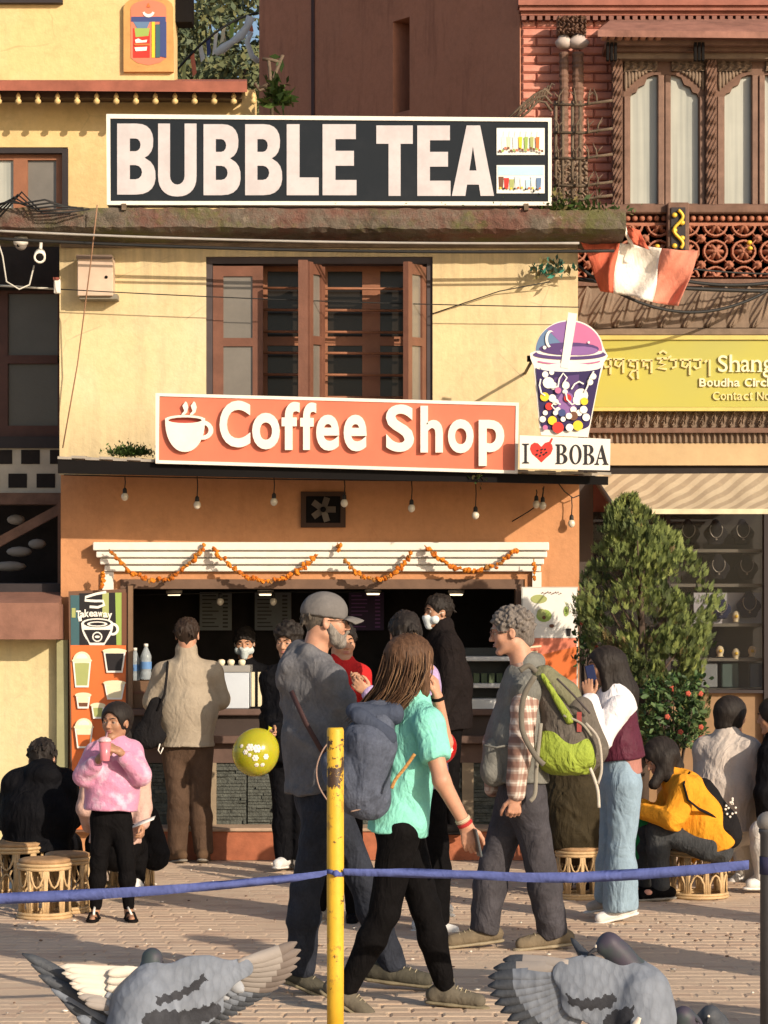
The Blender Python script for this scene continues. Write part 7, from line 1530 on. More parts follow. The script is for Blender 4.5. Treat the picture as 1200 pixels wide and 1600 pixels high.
for wx, wr_, mt, nm in ((p.k['wrR'], .0, mat('bracelet_red', (0.40, 0.03, 0.03)), 'red_bracelet'), (p.k['wrR'], .02, mat('bracelet_beads', (0.5, 0.42, 0.3)), 'bead_bracelet'), (p.k['wrL'], -.01, M_black, 'black_bracelet')):
    arm_ = (p.k['wrR']-p.k['elR']).normalized() if wx is p.k['wrR'] else (p.k['wrL']-p.k['elL']).normalized(); u_ = arm_.cross(V((0, 1, .1))).normalized(); v_ = arm_.cross(u_); m = MB()
    for dz_ in (0, .007): m.tube([wx-arm_*(wr_+dz_)+(u_*math.cos(a)+v_*math.sin(a))*.030 for a in [k*PI/8 for k in range(16)]], .0045, 6, closed=True)
    m.build(nm, mt, p.root)
hp = p.k['wrR']+V((.03, -.01, -.075)); t = thing('phone', 'small dark phone held in the lowered hand of the woman in mint', 'phone', hp); m = MB(); m.obox(hp+V((.018, -.012, .0)), V((.006, -.034, 0)), V((.0045, .001, 0)), V((.012, 0, -.06))); bevel(m.build('phone_body', mat('phone_dark', (0.05, 0.05, 0.055), .3, bump=0), t), .003); m = MB(); m.obox(hp+V((.0235, -.012, .0)), V((.0055, -.030, 0)), V((.0008, .0002, 0)), V((.011, 0, -.055))); m.build('screen', mat('phone_screen', (0.15, 0.19, 0.2), .1, bump=0), t)
# rucksack (navy)
M_nav = cloth('navy_canvas', (0.075, 0.088, 0.125), .25, .85, 1.2, 6); RK = thing('rucksack', 'slouchy navy canvas rucksack on the back of the woman in mint', 'backpack', W(560, 1285, 10.45)); yr = 10.45
r_ = lambda x, y, d=0: W(x, y, yr+d)
S = SDF(.04); S.cone(r_(592, 1120, .05), r_(575, 1165), .065, .11, .04); S.cone(r_(575, 1165), r_(562, 1232, -.02), .115, .118, .04); S.cone(r_(545, 1215, -.02), r_(575, 1250), .10, .09, .04); S.cone(r_(560, 1110, .05), r_(606, 1112, .08), .04, .05, .04); S.cone(r_(520, 1190), r_(530, 1205), .05, .05, .05)
link_mesh('sack', sdf_mesh(S, 'rk', M_nav, .009, fold=folds(.010, 12, 22, 14)), RK)
S = SDF(.02); S.cone(r_(552, 1112, .0), r_(612, 1116, .04), .035, .05, .03); S.cone(r_(560, 1122, -.05), r_(606, 1150, -.05), .035, .045, .03, (0, 1, 0), .6); link_mesh('flap', sdf_mesh(S, 'rk', cloth('navy_dark', (0.05, 0.062, 0.095)), .009, fold=folds(.007, 3, 26, 18)), RK)
for pts, mt, w_, nm in (([(524, 1152), (507, 1168), (495, 1198), (499, 1230), (520, 1262)], mat('cord_pink', (0.30, 0.20, 0.16)), .0035, 'cord'), ([(536, 1240), (556, 1250), (566, 1262), (548, 1268)], mat('cord_pink', (0.30, 0.20, 0.16)), .0035, 'cord'), ([(648, 1178), (634, 1198), (618, 1218), (612, 1232)], mat('woven_orange', (0.42, 0.22, 0.07), .8, .5, 90), .008, 'woven_strap')):
    m = MB(); dd = -.14 if nm != 'cord' else -.10; m.tube(smo([r_(x, y, dd+.0) for x, y in pts]), w_, 6, flat=.5); m.build(nm, mt, RK)
# ---------------------------------------------------------------- man with the rucksack
p = Fig('grey haired man in a vest and plaid shirt with a brown and lime rucksack', 12.6, 800, 1.0, SK_P)
p.sk(neck=(818, 1045, 0), pelvis=(815, 1232, 0), shL=(822, 1078, -.14), shR=(808, 1074, .15), elL=(815, 1165, -.20), wrL=(806, 1243, -.19), elR=(775, 1160, .2), wrR=(770, 1235, .15), hpL=(822, 1248, -.08), hpR=(806, 1248, .09), knL=(845, 1350, -.05), anL=(864, 1452, 0), toL=(812, 1478, -.04), knR=(772, 1348, .07), anR=(757, 1447, .05), toR=(702, 1474, 0))
p.bw = .155
p.head(p.J(797, 988), (-1, .02, -.03), (-.12, 0, 1), 1.02); p.hand(p.k['wrL'], V((-.10, 0, -1)), V((-.2, 1, 0)), V((-1, 0, 0)), 1.0, 1.0, .9); p.body(); p.eyes(brow=(0.2, 0.18, 0.16)); p.lips((0.4, 0.2, 0.17)); p.glasses(mat('wire_rim', (0.1, 0.05, 0.04)))
def curls(S):
    L = p.L; r = random.Random(5); S.ell(L(0, -.020, .036), (.086, .106, .094), p.HM); S.cone(L(0, -.065, .0), L(0, -.075, -.045), .055, .045, .03); 
    for i in range(230):
        a = r.uniform(0, 6.28); z = r.uniform(-.35, 1); k = math.sqrt(1-z*z) if abs(z) < 1 else 0; S.ell(L(.088*k*math.cos(a), -.020+.108*k*math.sin(a), .036+.096*z), r.uniform(.007, .012), None, .005)
    S.ell(L(0, .100, -.045), (.085, .070, .105), p.HM, .008, '-')
    for sg in (-1, 1): S.ell(L(sg*.086, .004, -.012), (.022, .028, .036), p.HM, .006, '-')
p.hairpart('hair', H_GR, curls, .0015, .005)
def plaid():
    t = NT('plaid_shirt', (0.62, 0.54, 0.47), .85, 0, .15)
    cx = t.n.new('ShaderNodeSeparateXYZ'); t.link(t.tc.outputs['Object'], cx.inputs[0])
    def stripe(src, per, w_, ph=0.0): 
        f = t.math('FRACT', t.math('ADD', t.math('DIVIDE', src, per), ph), 0); return t.ramp(t.math('ABSOLUTE', t.math('SUBTRACT', f, .5), 0), w_*.5+.04, w_*.5-.04)
    hx = t.math('ADD', cx.outputs[0], t.math('MULTIPLY', cx.outputs[1], .9))
    for s_, per, w_, ph, c, a in ((cx.outputs[2], .062, .5, 0, (0.20, 0.085, 0.06), .62), (hx, .060, .45, .2, (0.20, 0.085, 0.06), .62), (cx.outputs[2], .062, .12, .5, (0.72, 0.68, 0.62), .5), (hx, .060, .1, .7, (0.30, 0.16, 0.12), .6)): t.mixc(t.math('MULTIPLY', stripe(s_, per, w_, ph), a), c)
    t.bump(t.noise(9, 3, .5), .8, .03); return t.done()
S = SDF(.02); p.arm(S, 'L', .024, .96); p.arm(S, 'R', .024, .96); S.cone(p.chest, p.k['neck'], .08, .07, .03); M_pl = plaid(); p.part('shirt_sleeves', S, M_pl, .009, folds(.006, 31, 30, 18, rings=1))
S = SDF(.01); S.cone(p.k['wrL'].lerp(p.k['elL'], .07), p.k['wrL'].lerp(p.k['elL'], .17), .042, .042); p.part('cuff', S, M_pl, .007)
M_vest = cloth('vest_grey', (0.165, 0.165, 0.15), .15, .85, .7, 8)
S = SDF(.02); p.torso(S, .030, p.J(800, 1222), .17, .74, .15, .05); S.cone(p.J(834, 1040), p.J(812, 1056), .055, .075, .03); S.cone(p.J(826, 1036, -.02), p.J(838, 1034, .05), .05, .05, .03); S.cut(p.J(800, 1222), (0, 0, -1), .005, .5); vs = p.part('vest', S, M_vest, .009, folds(.005, 9, 28, 16))
S = SDF(.02); S.cone(p.J(776, 1172, -.10), p.J(774, 1206, -.10), .068, .078, .03, (0, 1, 0), .8); p.part('vest_pocket', S, M_vest, .008, folds(.003, 2), parent=vs); 
m = MB(); m.tube([p.J(755, 1164, -.20), p.J(776, 1168, -.215), p.J(795, 1164, -.2)], .006, 5); m.build('pocket_flap', M_vest, vs)
M_tr = cloth('walking_trousers', (0.055, 0.052, 0.060), .2, .8, 1.0, 7); p.trousers(M_tr, .022, .020, .007, 14)
M_sh3 = cloth('shoe_khaki', (0.17, 0.135, 0.09)); M_so3 = mat('sole_khaki', (0.30, 0.25, 0.17), .8); p.shoe('L', M_sh3, M_so3, L=.27, lace=M_lace); p.shoe('R', M_sh3, M_so3, L=.27, lace=M_lace)
RK = thing('rucksack', 'large brown and lime green hiking rucksack worn by the man in the vest', 'backpack', W(885, 1215, 12.5)); r_ = lambda x, y, d=0: W(x, y, 12.5+d)
M_rb = cloth('ruck_brown', (0.125, 0.108, 0.09), .2, .8, 1.1, 7); M_rl = cloth('ruck_lime', (0.27, 0.345, 0.05), .12, .7, 1.0, 10); M_rg = cloth('ruck_olive', (0.17, 0.165, 0.10), .15, .8, .8)
S = SDF(.04); S.cone(r_(862, 1078), r_(888, 1150), .085, .135, .05); S.cone(r_(888, 1150), r_(888, 1175), .14, .125, .05); link_mesh('main_sack', sdf_mesh(S, 'rk', M_rb, .009, fold=folds(.008, 2, 20, 12)), RK)
S = SDF(.03); S.cone(r_(868, 1172, -.03), r_(900, 1178, -.04), .125, .115, .05); link_mesh('bottom_pouch', sdf_mesh(S, 'rk', M_rl, .009, fold=folds(.009, 5, 30, 25)), RK)
S = SDF(.03); S.cone(r_(850, 1062, 0), r_(880, 1088, 0), .075, .085, .04); S.cone(r_(880, 1088), r_(900, 1112), .08, .06, .04); link_mesh('lid', sdf_mesh(S, 'rk', M_rg, .009, fold=folds(.006, 6, 25, 15)), RK)
S = SDF(.02); S.cone(r_(848, 1055, -.085), r_(890, 1125, -.13), .013, .024, .02); link_mesh('lime_panel', sdf_mesh(S, 'rk', M_rl, .007, fold=folds(.003, 6)), RK)
S = SDF(.03); S.cone(r_(905, 1110, -.04), r_(922, 1170, -.02), .075, .09, .04); S.cone(r_(922, 1170, -.02), r_(912, 1195, -.02), .085, .06, .04); link_mesh('front_pocket', sdf_mesh(S, 'rk', M_rb, .009, fold=folds(.005, 7, 24, 16)), RK)
for pts, w_, c in (([(836, 1056), (818, 1090), (816, 1140), (836, 1180), (850, 1195)], .016, (0.14, 0.125, 0.10)), ([(845, 1130), (838, 1200), (836, 1240), (828, 1252)], .012, (0.24, 0.22, 0.18)), ([(915, 1130), (935, 1155), (940, 1200), (934, 1225)], .008, (0.42, 0.38, 0.32)), ([(922, 1200), (928, 1215), (934, 1235), (936, 1262)], .009, (0.55, 0.50, 0.42)), ([(838, 1050), (826, 1040), (812, 1048)], .016, (0.14, 0.125, 0.10)), ([(880, 1118), (908, 1130), (924, 1150)], .007, (0.3, 0.28, 0.22)), ([(870, 1060), (895, 1085), (922, 1115)], .006, (0.06, 0.05, 0.05))):
    m = MB(); dd = -.145 if pts[0][0] > 840 or pts[0] == (845, 1130) else -.20; m.tube(smo([r_(x, y, dd) for x, y in pts]), w_, 6, flat=.5); m.build('strap', mat('strap_%g' % c[0], c, .8), RK)
m = MB(); m.obox(r_(905, 1128, -.14), V((.012, 0, 0)), V((0, .004, 0)), V((0, 0, .05))); m.build('red_tag', mat('tag_red', (0.3, 0.06, 0.05)), RK)
# ---------------------------------------------------------------- woman on the phone
p = Fig('woman in a white and maroon jacket and pale jeans talking on a phone', 13.75, 965, .90, SK_B)
p.sk(neck=(960, 1080, 0), pelvis=(970, 1215, 0), shL=(968, 1106, -.13), shR=(955, 1104, .13), elL=(934, 1160, -.22), wrL=(921, 1092, -.16), elR=(935, 1160, .18), wrR=(925, 1120, .2), hpL=(976, 1228, -.07), hpR=(966, 1228, .08), knL=(970, 1325, -.06), anL=(970, 1412, -.04), toL=(935, 1438, -.07), knR=(958, 1322, .09), anR=(955, 1398, .16), toR=(921, 1420, .14))
p.bw = .13
p.head(p.J(943, 1042), (-1, -.25, -.05), (0, 0, 1), .93); p.hand(p.k['wrL'], V((-.15, .1, 1)), V((.3, 1, 0)), V((1, 0, .1)), .6, .9, .5); p.body(); p.eyes(); p.lips()
def lh(S):
    L = p.L; S.ell(L(0, -.022, .030), (.090, .110, .094), p.HM); S.cone(L(0, -.055, .0), L(-.02, -.105, -.16), .088, .095, .03, p.hr, .95); S.cone(L(-.02, -.105, -.16), L(-.03, -.14, -.36), .095, .065, .03, p.hr, .9); S.cone(L(-.065, .02, 0), L(-.07, .0, -.14), .030, .03, .02); S.ell(L(0, .115, -.04), (.062, .085, .09), p.HM, .01, '-')
hr = p.hairpart('hair', H_DK, lh, .003, .007, fz=14, fx=120)
M_ww = cloth('white_nylon', (0.72, 0.70, 0.72), .05, .6, .8, 8); M_mar = cloth('maroon_nylon', (0.085, 0.018, 0.035), .12, .6, .8, 8)
p.top('jacket', M_mar, .026, (0, 0), p.J(972, 1186), .150, .006, 4, waist=.135, fl=.80, collar=0, cuts=((p.J(965, 1128), (-.6, 0, .79), .004, .26),))
S = SDF(.03); S.cone(p.chest-p.up*.02, p.k['neck'], .135, .07, .04, p.fr, .78); S.cone(p.chest-p.up*.07, p.chest, .156, .152, .04, p.fr, .80); S.cut(p.J(965, 1130), (.6, 0, -.79), .004, .3); yk = p.part('white_yoke', S, M_ww, .008, folds(.005, 21, 32, 18)); S = SDF(.02); p.arm(S, 'L', .030, .95); p.arm(S, 'R', .030, .95); p.part('sleeves', S, M_ww, .008, folds(.006, 21, 32, 18, rings=1), parent=yk)
S = SDF(.02); S.cone(p.J(970, 1180), p.J(972, 1206), .135, .138, .02, p.pfr, .82); S.cut(p.J(972, 1207), (0, 0, -1), .004, .3); p.part('pink_hem', S, cloth('dusty_pink', (0.36, 0.17, 0.14), wr=.4), .008, folds(.004, 3, 60))
M_pj = cloth('pale_jeans', (0.24, 0.335, 0.42), .10, .85, .9, 7); p.trousers(M_pj, .026, .042, .006, 11, fz=28)
M_wsh = cloth('white_trainer', (0.66, 0.65, 0.63), wr=.2); p.shoe('L', M_wsh, M_solew, L=.24, lace=M_white); p.shoe('R', cloth('beige_trainer', (0.42, 0.38, 0.33), wr=.2), M_solew, L=.24, lace=M_white)
hp = p.J(922, 1055, -.13); t = thing('phone', 'dark blue phone held to the ear of the woman in white and maroon', 'phone', hp); m = MB(); m.obox(hp+V((.006, 0, 0)), V((.025, .0, .006)), V((0, .005, 0)), V((-.013, 0, .055))); bevel(m.build('phone_body', mat('phone_blue', (0.012, 0.02, 0.07), .3, bump=0), t), .004); m = MB(); m.obox(hp+V((.006, .0055, 0)), V((.022, 0, .005)), V((0, .001, 0)), V((-.012, 0, .050))); m.build('screen', M_black, t)
# ---------------------------------------------------------------- girl in pink
p = Fig('girl in a pink sweater and black leggings drinking a pink shake through a straw', 13.8, 178, .70, SK_B)
p.sk(neck=(180, 1160, 0), pelvis=(173, 1272, 0), shR=(150, 1178, -.0), shL=(206, 1176, .02), elR=(130, 1214, -.08), wrR=(155, 1186, -.19), elL=(220, 1212, -.08), wrL=(186, 1174, -.20), hpR=(160, 1280, 0), hpL=(188, 1280, 0), knR=(154, 1350, -.01), anR=(149, 1420, 0), toR=(143, 1440, -.13), knL=(198, 1350, -.01), anL=(201, 1420, 0), toL=(207, 1439, -.13))
p.bw = .125; p.fl = .7
p.head(p.J(181, 1129), (-.42, -.90, -.10), (.04, 0, 1), .88, neck_r=.048); p.hand(p.k['wrR'], V((.45, -.35, .55)), V((.75, .2, -.1)), V((-.2, -.5, .8)), .95, .76, .6); p.hand(p.k['wrL'], V((-.8, -.25, .35)), V((-.3, .5, -.6)), V((0, -.3, 1)), .8, .76, .5)
p.body(voxel=.007, fine=.0042, feet=True); p.eyes(browr=.003); p.lips((0.36, 0.12, 0.11))
def gh(S):
    L = p.L; S.ell(L(0, -.020, .034), (.086, .106, .092), p.HM); S.cone(L(0, -.08, -.01), L(0, -.09, -.05), .045, .035, .03); S.ell(L(0, -.115, -.02), (.038, .03, .04), p.HM); S.ell(L(0, .110, -.040), (.072, .078, .098), p.HM, .008, '-')
    for sg in (-1, 1): S.ell(L(sg*.088, .004, -.014), (.020, .028, .034), p.HM, .006, '-')
p.hairpart('hair', H_DK, gh, .0015, .006, fz=40, fx=140); m = MB(); m.tube([p.L(.10*math.cos(a), -.115+.0*a, -.03+.035*math.sin(a)) if False else p.L(.034*math.cos(a), -.098, -.02+.034*math.sin(a)) for a in [k*PI/8 for k in range(16)]], .006, 5, closed=True); m.build('hair_tie', M_mar, p.root)
t_ = NT('pink_fleece', (0.60, 0.26, 0.40), .9, 0, .1); t_.b.inputs['Sheen Weight'].default_value = .3; t_.mixc(t_.ramp(t_.noise(11, 3, .6), .50, .64), (0.70, 0.46, 0.58)); t_.bump(t_.noise(120, 4), .5, .006); t_.bump(t_.noise(10, 3), .6, .03)
p.top('sweater', t_.done(), .030, (.70, .70), p.J(173, 1266), .150, .006, 10, waist=.16, fl=.85, rings=.9, fz=34)
p.trousers(M_blk, .010, -.002, .003, 6, t=.93)
for sd in 'RL':
    a, b = p.k['an'+sd], p.k['to'+sd]; d = (b-a); S = SDF(.01); S.cone(V((a.x, a.y+.03, .012)), V((b.x, b.y+.02, .010)), .030, .034, .01, (0, 0, 1), .35); o = p.part('sandal', S, M_black, .006)
    for k in range(2): c = a.lerp(b, .45+.3*k); m = MB(); m.tube([c+V((-.034, 0, -.028+.012*k)), c+V((-.02, 0, .010-.008*k)), c+V((.02, 0, .010-.008*k)), c+V((.034, 0, -.028+.012*k))], .007, 6, flat=1.2); m.build('sandal_strap', M_black, o)
    m = MB(); c = a.lerp(b, .35); m.tube([a+V((0, -.04, .012)), c+V((.002, -.02, .012)), a.lerp(b, .62)+V((.004, 0, .008))], .007, 6); m.build('white_strap', M_white, o)
    for k in range(4): m = MB()
t = thing('shake_cup', 'clear cup of pink shake with a straw held by the girl in pink', 'cup', p.J(164, 1190, -.24)); c = p.J(164, 1189, -.235); m = MB(); m.lathe(c, [(.024, 0), (.026, .004), (.034, .105)], 18); g_ = NT('pink_shake', (0.66, 0.20, 0.24), .25, 0, .5); m.build('cup_body', g_.done(), t); m = MB(); m.lathe(c+V((0, 0, .106)), [(.037, 0), (.037, .006), (.030, .020), (.012, .028)], 18); m.build('lid', mat('clear_lid', (0.72, 0.45, 0.48), .15, bump=0), t); m = MB(); m.tube([c+V((0, 0, .10)), p.L(0, .100, -.062)], .0045, 8); m.build('straw', mat('straw_pink', (0.75, 0.42, 0.48), .4, bump=0), t)
# ---------------------------------------------------------------- man at the counter
p = Fig('man in a beige jacket and brown trousers standing at the counter with his back turned', 17.1, 290, 1.0, SK_P)
p.sk(neck=(292, 1027, 0), pelvis=(293, 1158, 0), shR=(329, 1052, 0), shL=(257, 1053, 0), elR=(343, 1092, .05), wrR=(335, 1100, .28), elL=(239, 1096, .05), wrL=(250, 1105, .28), hpR=(312, 1172, 0), hpL=(274, 1172, 0), knR=(312, 1250, -.01), anR=(318, 1327, 0), toR=(322, 1345, .16), knL=(279, 1250, -.01), anL=(277, 1327, 0), toL=(262, 1344, .14))
p.head(p.J(293, 993), (.12, 1, 0), (0, 0, 1), 1.0, face=False); p.body(voxel=.008, fine=.006); p.short_hair(H_BR, .008, fringe=0, low=.012)
p.top('jacket', cloth('beige_jacket', (0.34, 0.285, 0.215), .08, .85, .6, 7), .034, (.9, .9), p.J(293, 1166), .195, .0045, 17, waist=.17, fl=.80, collar=.9, fz=26)
M_bt = cloth('brown_trousers', (0.085, 0.052, 0.034), .15, .85, .6, 8); p.trousers(M_bt, .016, .016, .0045, 19); M_bs = cloth('brown_suede', (0.10, 0.06, 0.035), wr=.2); p.shoe('R', M_bs, M_sole, L=.26); p.shoe('L', M_bs, M_sole, L=.26)
t = thing('shoulder_bag', 'black bag hanging from the left shoulder of the man in beige', 'bag', W(235, 1165, 16.95)); S = SDF(.02); S.cone(W(243, 1100, 16.92), W(232, 1148, 16.95), .05, .09, .03, (0, 1, 0), .6); S.cone(W(222, 1150, 16.95), W(245, 1152, 16.95), .075, .07, .03, (0, 1, 0), .6); link_mesh('bag_body', sdf_mesh(S, 'b', cloth('bag_black', (0.014, 0.013, 0.014), wr=.8), .009, fold=folds(.007, 3)), t)
m = MB(); m.tube([W(262, 1036, 17.02), W(260, 1060, 16.90), W(257, 1085, 16.89), W(246, 1110, 16.9)], .020, 6, flat=.45); m.tube([W(262, 1036, 17.02), W(262, 1040, 17.2)], .02, 6, flat=.45); m.build('bag_strap', MATS['bag_black'], t); m = MB(); m.tube([W(250, 1162, 16.9), W(247, 1172, 16.9), W(251, 1178, 16.9), W(255, 1168, 16.9)], .005, 5); m.build('cord_loop', M_white, t)
# ---------------------------------------------------------------- seated person in black, left
p = Fig('person in a black hooded jacket hunched on a stool at the left edge, back turned', 15.05, 60, 1.0, SK_P)
p.sk(neck=(68, 1203, .06), pelvis=(58, 1318, 0), shR=(98, 1226, .04), shL=(28, 1226, .04), elR=(108, 1275, .14), wrR=(96, 1280, .38), elL=(14, 1278, .14), wrL=(30, 1280, .38), hpR=(78, 1322, .04), hpL=(38, 1322, .04), knR=(108, 1320, .40), anR=(112, 1372, .42), toR=(116, 1385, .58), knL=(22, 1318, .44), anL=(22, 1375, .44), toL=(18, 1388, .58))
p.head(p.J(66, 1188, .12), (.1, 1, -.75), (0, .55, .83), 1.0, face=False); p.body(voxel=.009, fine=.008); p.short_hair(H_DK, .014, low=.02, A=.006, fz=60)
def hd2(S): S.ell(p.J(68, 1212, -.06), (.11, .07, .06), None, .03); S.cone(p.J(52, 1206, -.02), p.J(84, 1206, -.02), .05, .05, .03)
M_bj = cloth('black_jacket', (0.006, 0.006, 0.0075), .2, .75, 1.0, 7); p.top('jacket', M_bj, .045, (1, 1), p.J(58, 1334, -.02), .225, .008, 23, waist=.19, fl=.85, extra=hd2, fz=22); p.trousers(M_bj, .025, .01, .005, 4, rise=.05); p.shoe('R', M_wsh, M_solew, L=.25); p.shoe('L', M_wsh, M_solew, L=.25)
# ---------------------------------------------------------------- barista behind the counter
p = Fig('masked worker in a dark cap and vest behind the counter, looking down', 18.5, 382, .95, SK_T)
p.sk(neck=(384, 1038, 0), pelvis=(386, 1150, 0), shR=(352, 1056, 0), shL=(418, 1056, 0), elR=(346, 1100, -.05), wrR=(362, 1112, -.2), elL=(422, 1100, -.05), wrL=(405, 1112, -.2), hpR=(370, 1165, 0), hpL=(402, 1165, 0), knR=(370, 1250, 0), anR=(370, 1320, 0), knL=(402, 1250, 0), anL=(402, 1320, 0))
p.head(p.J(382, 1005, -.03), (0, -1, -.25), (0, -.15, 1), .95); p.body(voxel=.009, fine=.007); p.eyes(); p.short_hair(H_DK, .014, fringe=-.02)
def mask(fig, name='face_mask', c=(0.55, 0.62, 0.62)):
    S = SDF(.01); L = fig.L; S.cone(L(0, .082, -.035), L(0, .068, -.092), .036, .030, .02); S.cone(L(-.045, .045, -.05), L(.045, .045, -.05), .032, .032, .02); S.cut(L(0, .09, -.018), fig.hu+fig.hf*.25, .003, .14); fig.part(name, S, cloth('mask_%g' % c[0], c, wr=.3), .006)
    m = MB()
    for sg in (-1, 1): m.tube([L(sg*.058, .055, -.030), L(sg*.078, .015, -.004), L(sg*.082, -.012, -.0)], .0018, 4)
    m.build('mask_loops', M_white, fig.root)
mask(p); p.top('vest', M_bj, .03, (0, 0), None, .17, .004, 3, waist=.15); S = SDF(.02); p.arm(S, 'R', .02, .9); p.arm(S, 'L', .02, .9); p.part('sleeves', S, M_bj, .009, folds(.004, 4)); p.trousers(M_bj, .015)
# ---------------------------------------------------------------- young man looking down, balloon holder
p = Fig('young man in a black puffer jacket looking down beside the yellow balloon', 16.5, 448, .97, SK_T)
p.sk(neck=(455, 1040, 0), pelvis=(452, 1180, 0), shR=(426, 1062, -.02), shL=(488, 1062, .02), elR=(427, 1108, -.04), wrR=(428, 1138, -.16), elL=(495, 1110, 0), wrL=(485, 1140, -.15), hpR=(440, 1192, 0), hpL=(468, 1192, 0), knR=(442, 1265, 0), anR=(443, 1336, 0), toR=(433, 1352, -.13), knL=(470, 1265, 0), anL=(470, 1336, 0), toL=(478, 1350, -.12))
p.head(p.J(450, 1004, -.02), (-.35, -.9, -.28), (0, -.1, 1), .98); p.hand(p.k['wrR'], V((-.2, -.5, -.2)), V((.8, 0, -.3)), V((0, 0, 1)), 1.2, .95, .8); p.body(voxel=.008, fine=.0055); p.eyes(); p.lips()
def wv(S):
    L = p.L; r = random.Random(8); S.ell(L(0, -.018, .040), (.090, .108, .094), p.HM)
    for i in range(60): a = r.uniform(0, 6.28); z = r.uniform(.15, 1); k = math.sqrt(1-z*z); S.ell(L(.090*k*math.cos(a), -.018+.108*k*math.sin(a), .042+.098*z), r.uniform(.014, .022), None, .01)
    S.ell(L(0, .105, -.040), (.080, .075, .092), p.HM, .008, '-'); S.cut(L(0, 0, -.05), -p.hu+p.hf*.9, .006, .2)
    for sg in (-1, 1): S.ell(L(sg*.088, .004, -.014), (.020, .028, .034), p.HM, .006, '-')
p.hairpart('hair', H_DK, wv, .003, .006, fz=60, fx=90); p.top('jacket', M_bj, .040, (1, 1), p.J(452, 1190), .185, .010, 5, waist=.165, fl=.85, fz=60, rings=1.2, collar=.8); p.trousers(M_bj, .015, .01); p.shoe('R', M_wsh, M_solew, L=.25); p.shoe('L', M_wsh, M_solew, L=.25)
# ---------------------------------------------------------------- person in red behind the man in the cap
p = Fig('person in a red jacket mostly hidden behind the man in the grey cap', 13.8, 535, .92, SK_T)
p.sk(neck=(535, 1035, 0), pelvis=(528, 1185, 0), shR=(508, 1060, 0), shL=(560, 1058, 0), elR=(500, 1120, -.05), wrR=(520, 1150, -.2), elL=(566, 1110, -.1), wrL=(560, 1080, -.25), hpR=(514, 1200, 0), hpL=(544, 1200, 0), knR=(505, 1310, 0), anR=(498, 1418, 0), toR=(494, 1437, -.10), knL=(549, 1312, 0), anL=(552, 1424, 0), toL=(549, 1443, -.12))
p.head(p.J(535, 1005, 0), (.3, -.95, -.1), (0, 0, 1), .90); p.hand(p.k['wrL'], V((.1, -.2, .8)), V((-.6, -.5, 0)), V((-1, 0, 0)), .8, .9, .6); p.body(voxel=.008, fine=.006); p.eyes(); p.lips(); p.short_hair(H_DK, .014)
p.top('jacket', cloth('red_jacket', (0.48, 0.02, 0.02), wr=.8), .028, (1, 1), None, .17, .007, 4, waist=.15); p.trousers(M_blk, .012, 0, t=.97); p.shoe('R', cloth('beige_trainer', (0.42, 0.38, 0.33), wr=.2), M_solew, L=.23); p.shoe('L', M_bj, M_solew, L=.23)
# ---------------------------------------------------------------- person in lilac behind the woman in mint
p = Fig('dark haired person in a lilac top and white trainers behind the woman in mint', 13.35, 652, .95, SK_T)
p.sk(neck=(636, 1035, 0), pelvis=(655, 1195, 0), shR=(664, 1060, -.05), shL=(612, 1062, .05), elR=(678, 1130, -.06), wrR=(674, 1190, -.1), elL=(598, 1115, .0), wrL=(578, 1085, -.05), hpR=(668, 1210, -.03), hpL=(640, 1210, .03), knR=(680, 1320, -.02), anR=(682, 1436, 0), toR=(712, 1458, -.03), knL=(652, 1318, .05), anL=(678, 1398, .35), toL=(702, 1424, .30))
p.head(p.J(632, 992, 0), (-.2, 1, -.1), (0, 0, 1), .97, face=False); p.hand(p.k['wrL'], V((-.6, -.2, .5)), V((0, 1, .2)), V((1, 0, 1)), .5, .9, .5); p.body(voxel=.008, fine=.007); p.short_hair(H_DK, .014, low=.02)
p.top('top', cloth('lilac_cotton', (0.44, 0.33, 0.55), wr=.8), .026, (1, 1), p.J(658, 1232), .165, .006, 4, waist=.14); p.trousers(M_blk, .020, .02, .006, 7); M_ww2 = M_wsh; p.shoe('R', M_wsh, M_solew, L=.24, lace=M_white); p.shoe('L', M_wsh, M_solew, L=.24)
# ---------------------------------------------------------------- man in the black coat on the step
p = Fig('masked man in a long black coat standing on the red step, facing left', 17.12, 697, .95, SK_B, z=.19)
p.sk(neck=(692, 985, 0), pelvis=(702, 1118, 0), shL=(700, 1008, -.13), shR=(684, 1006, .13), elL=(704, 1070, -.16), wrL=(690, 1110, -.2), elR=(670, 1060, .15), wrR=(655, 1080, .1), hpL=(704, 1130, -.07), hpR=(698, 1130, .07), knL=(704, 1215, -.06), anL=(706, 1284, -.04), toL=(682, 1299, -.05), knR=(694, 1215, .05), anR=(694, 1284, .04), toR=(672, 1299, .02))
p.head(p.J(684, 957), (-1, -.45, -.12), (0, 0, 1), .98); p.body(voxel=.008, fine=.006); p.eyes(); p.short_hair(H_DK, .011); mask(p, c=(0.58, 0.64, 0.66))
def coat(S): S.cone(p.J(702, 1118), p.J(700, 1138), .18, .185, .02, p.pfr, .82)
p.top('coat', cloth('black_coat', (0.014, 0.011, 0.011), .15, .85, .8), .038, (1, 1), p.J(700, 1140), .185, .006, 13, waist=.165, fl=.85, extra=coat, collar=.6); p.trousers(M_blk, .006, -.006); p.shoe('L', M_black, M_black, L=.25); p.shoe('R', M_black, M_black, L=.25)
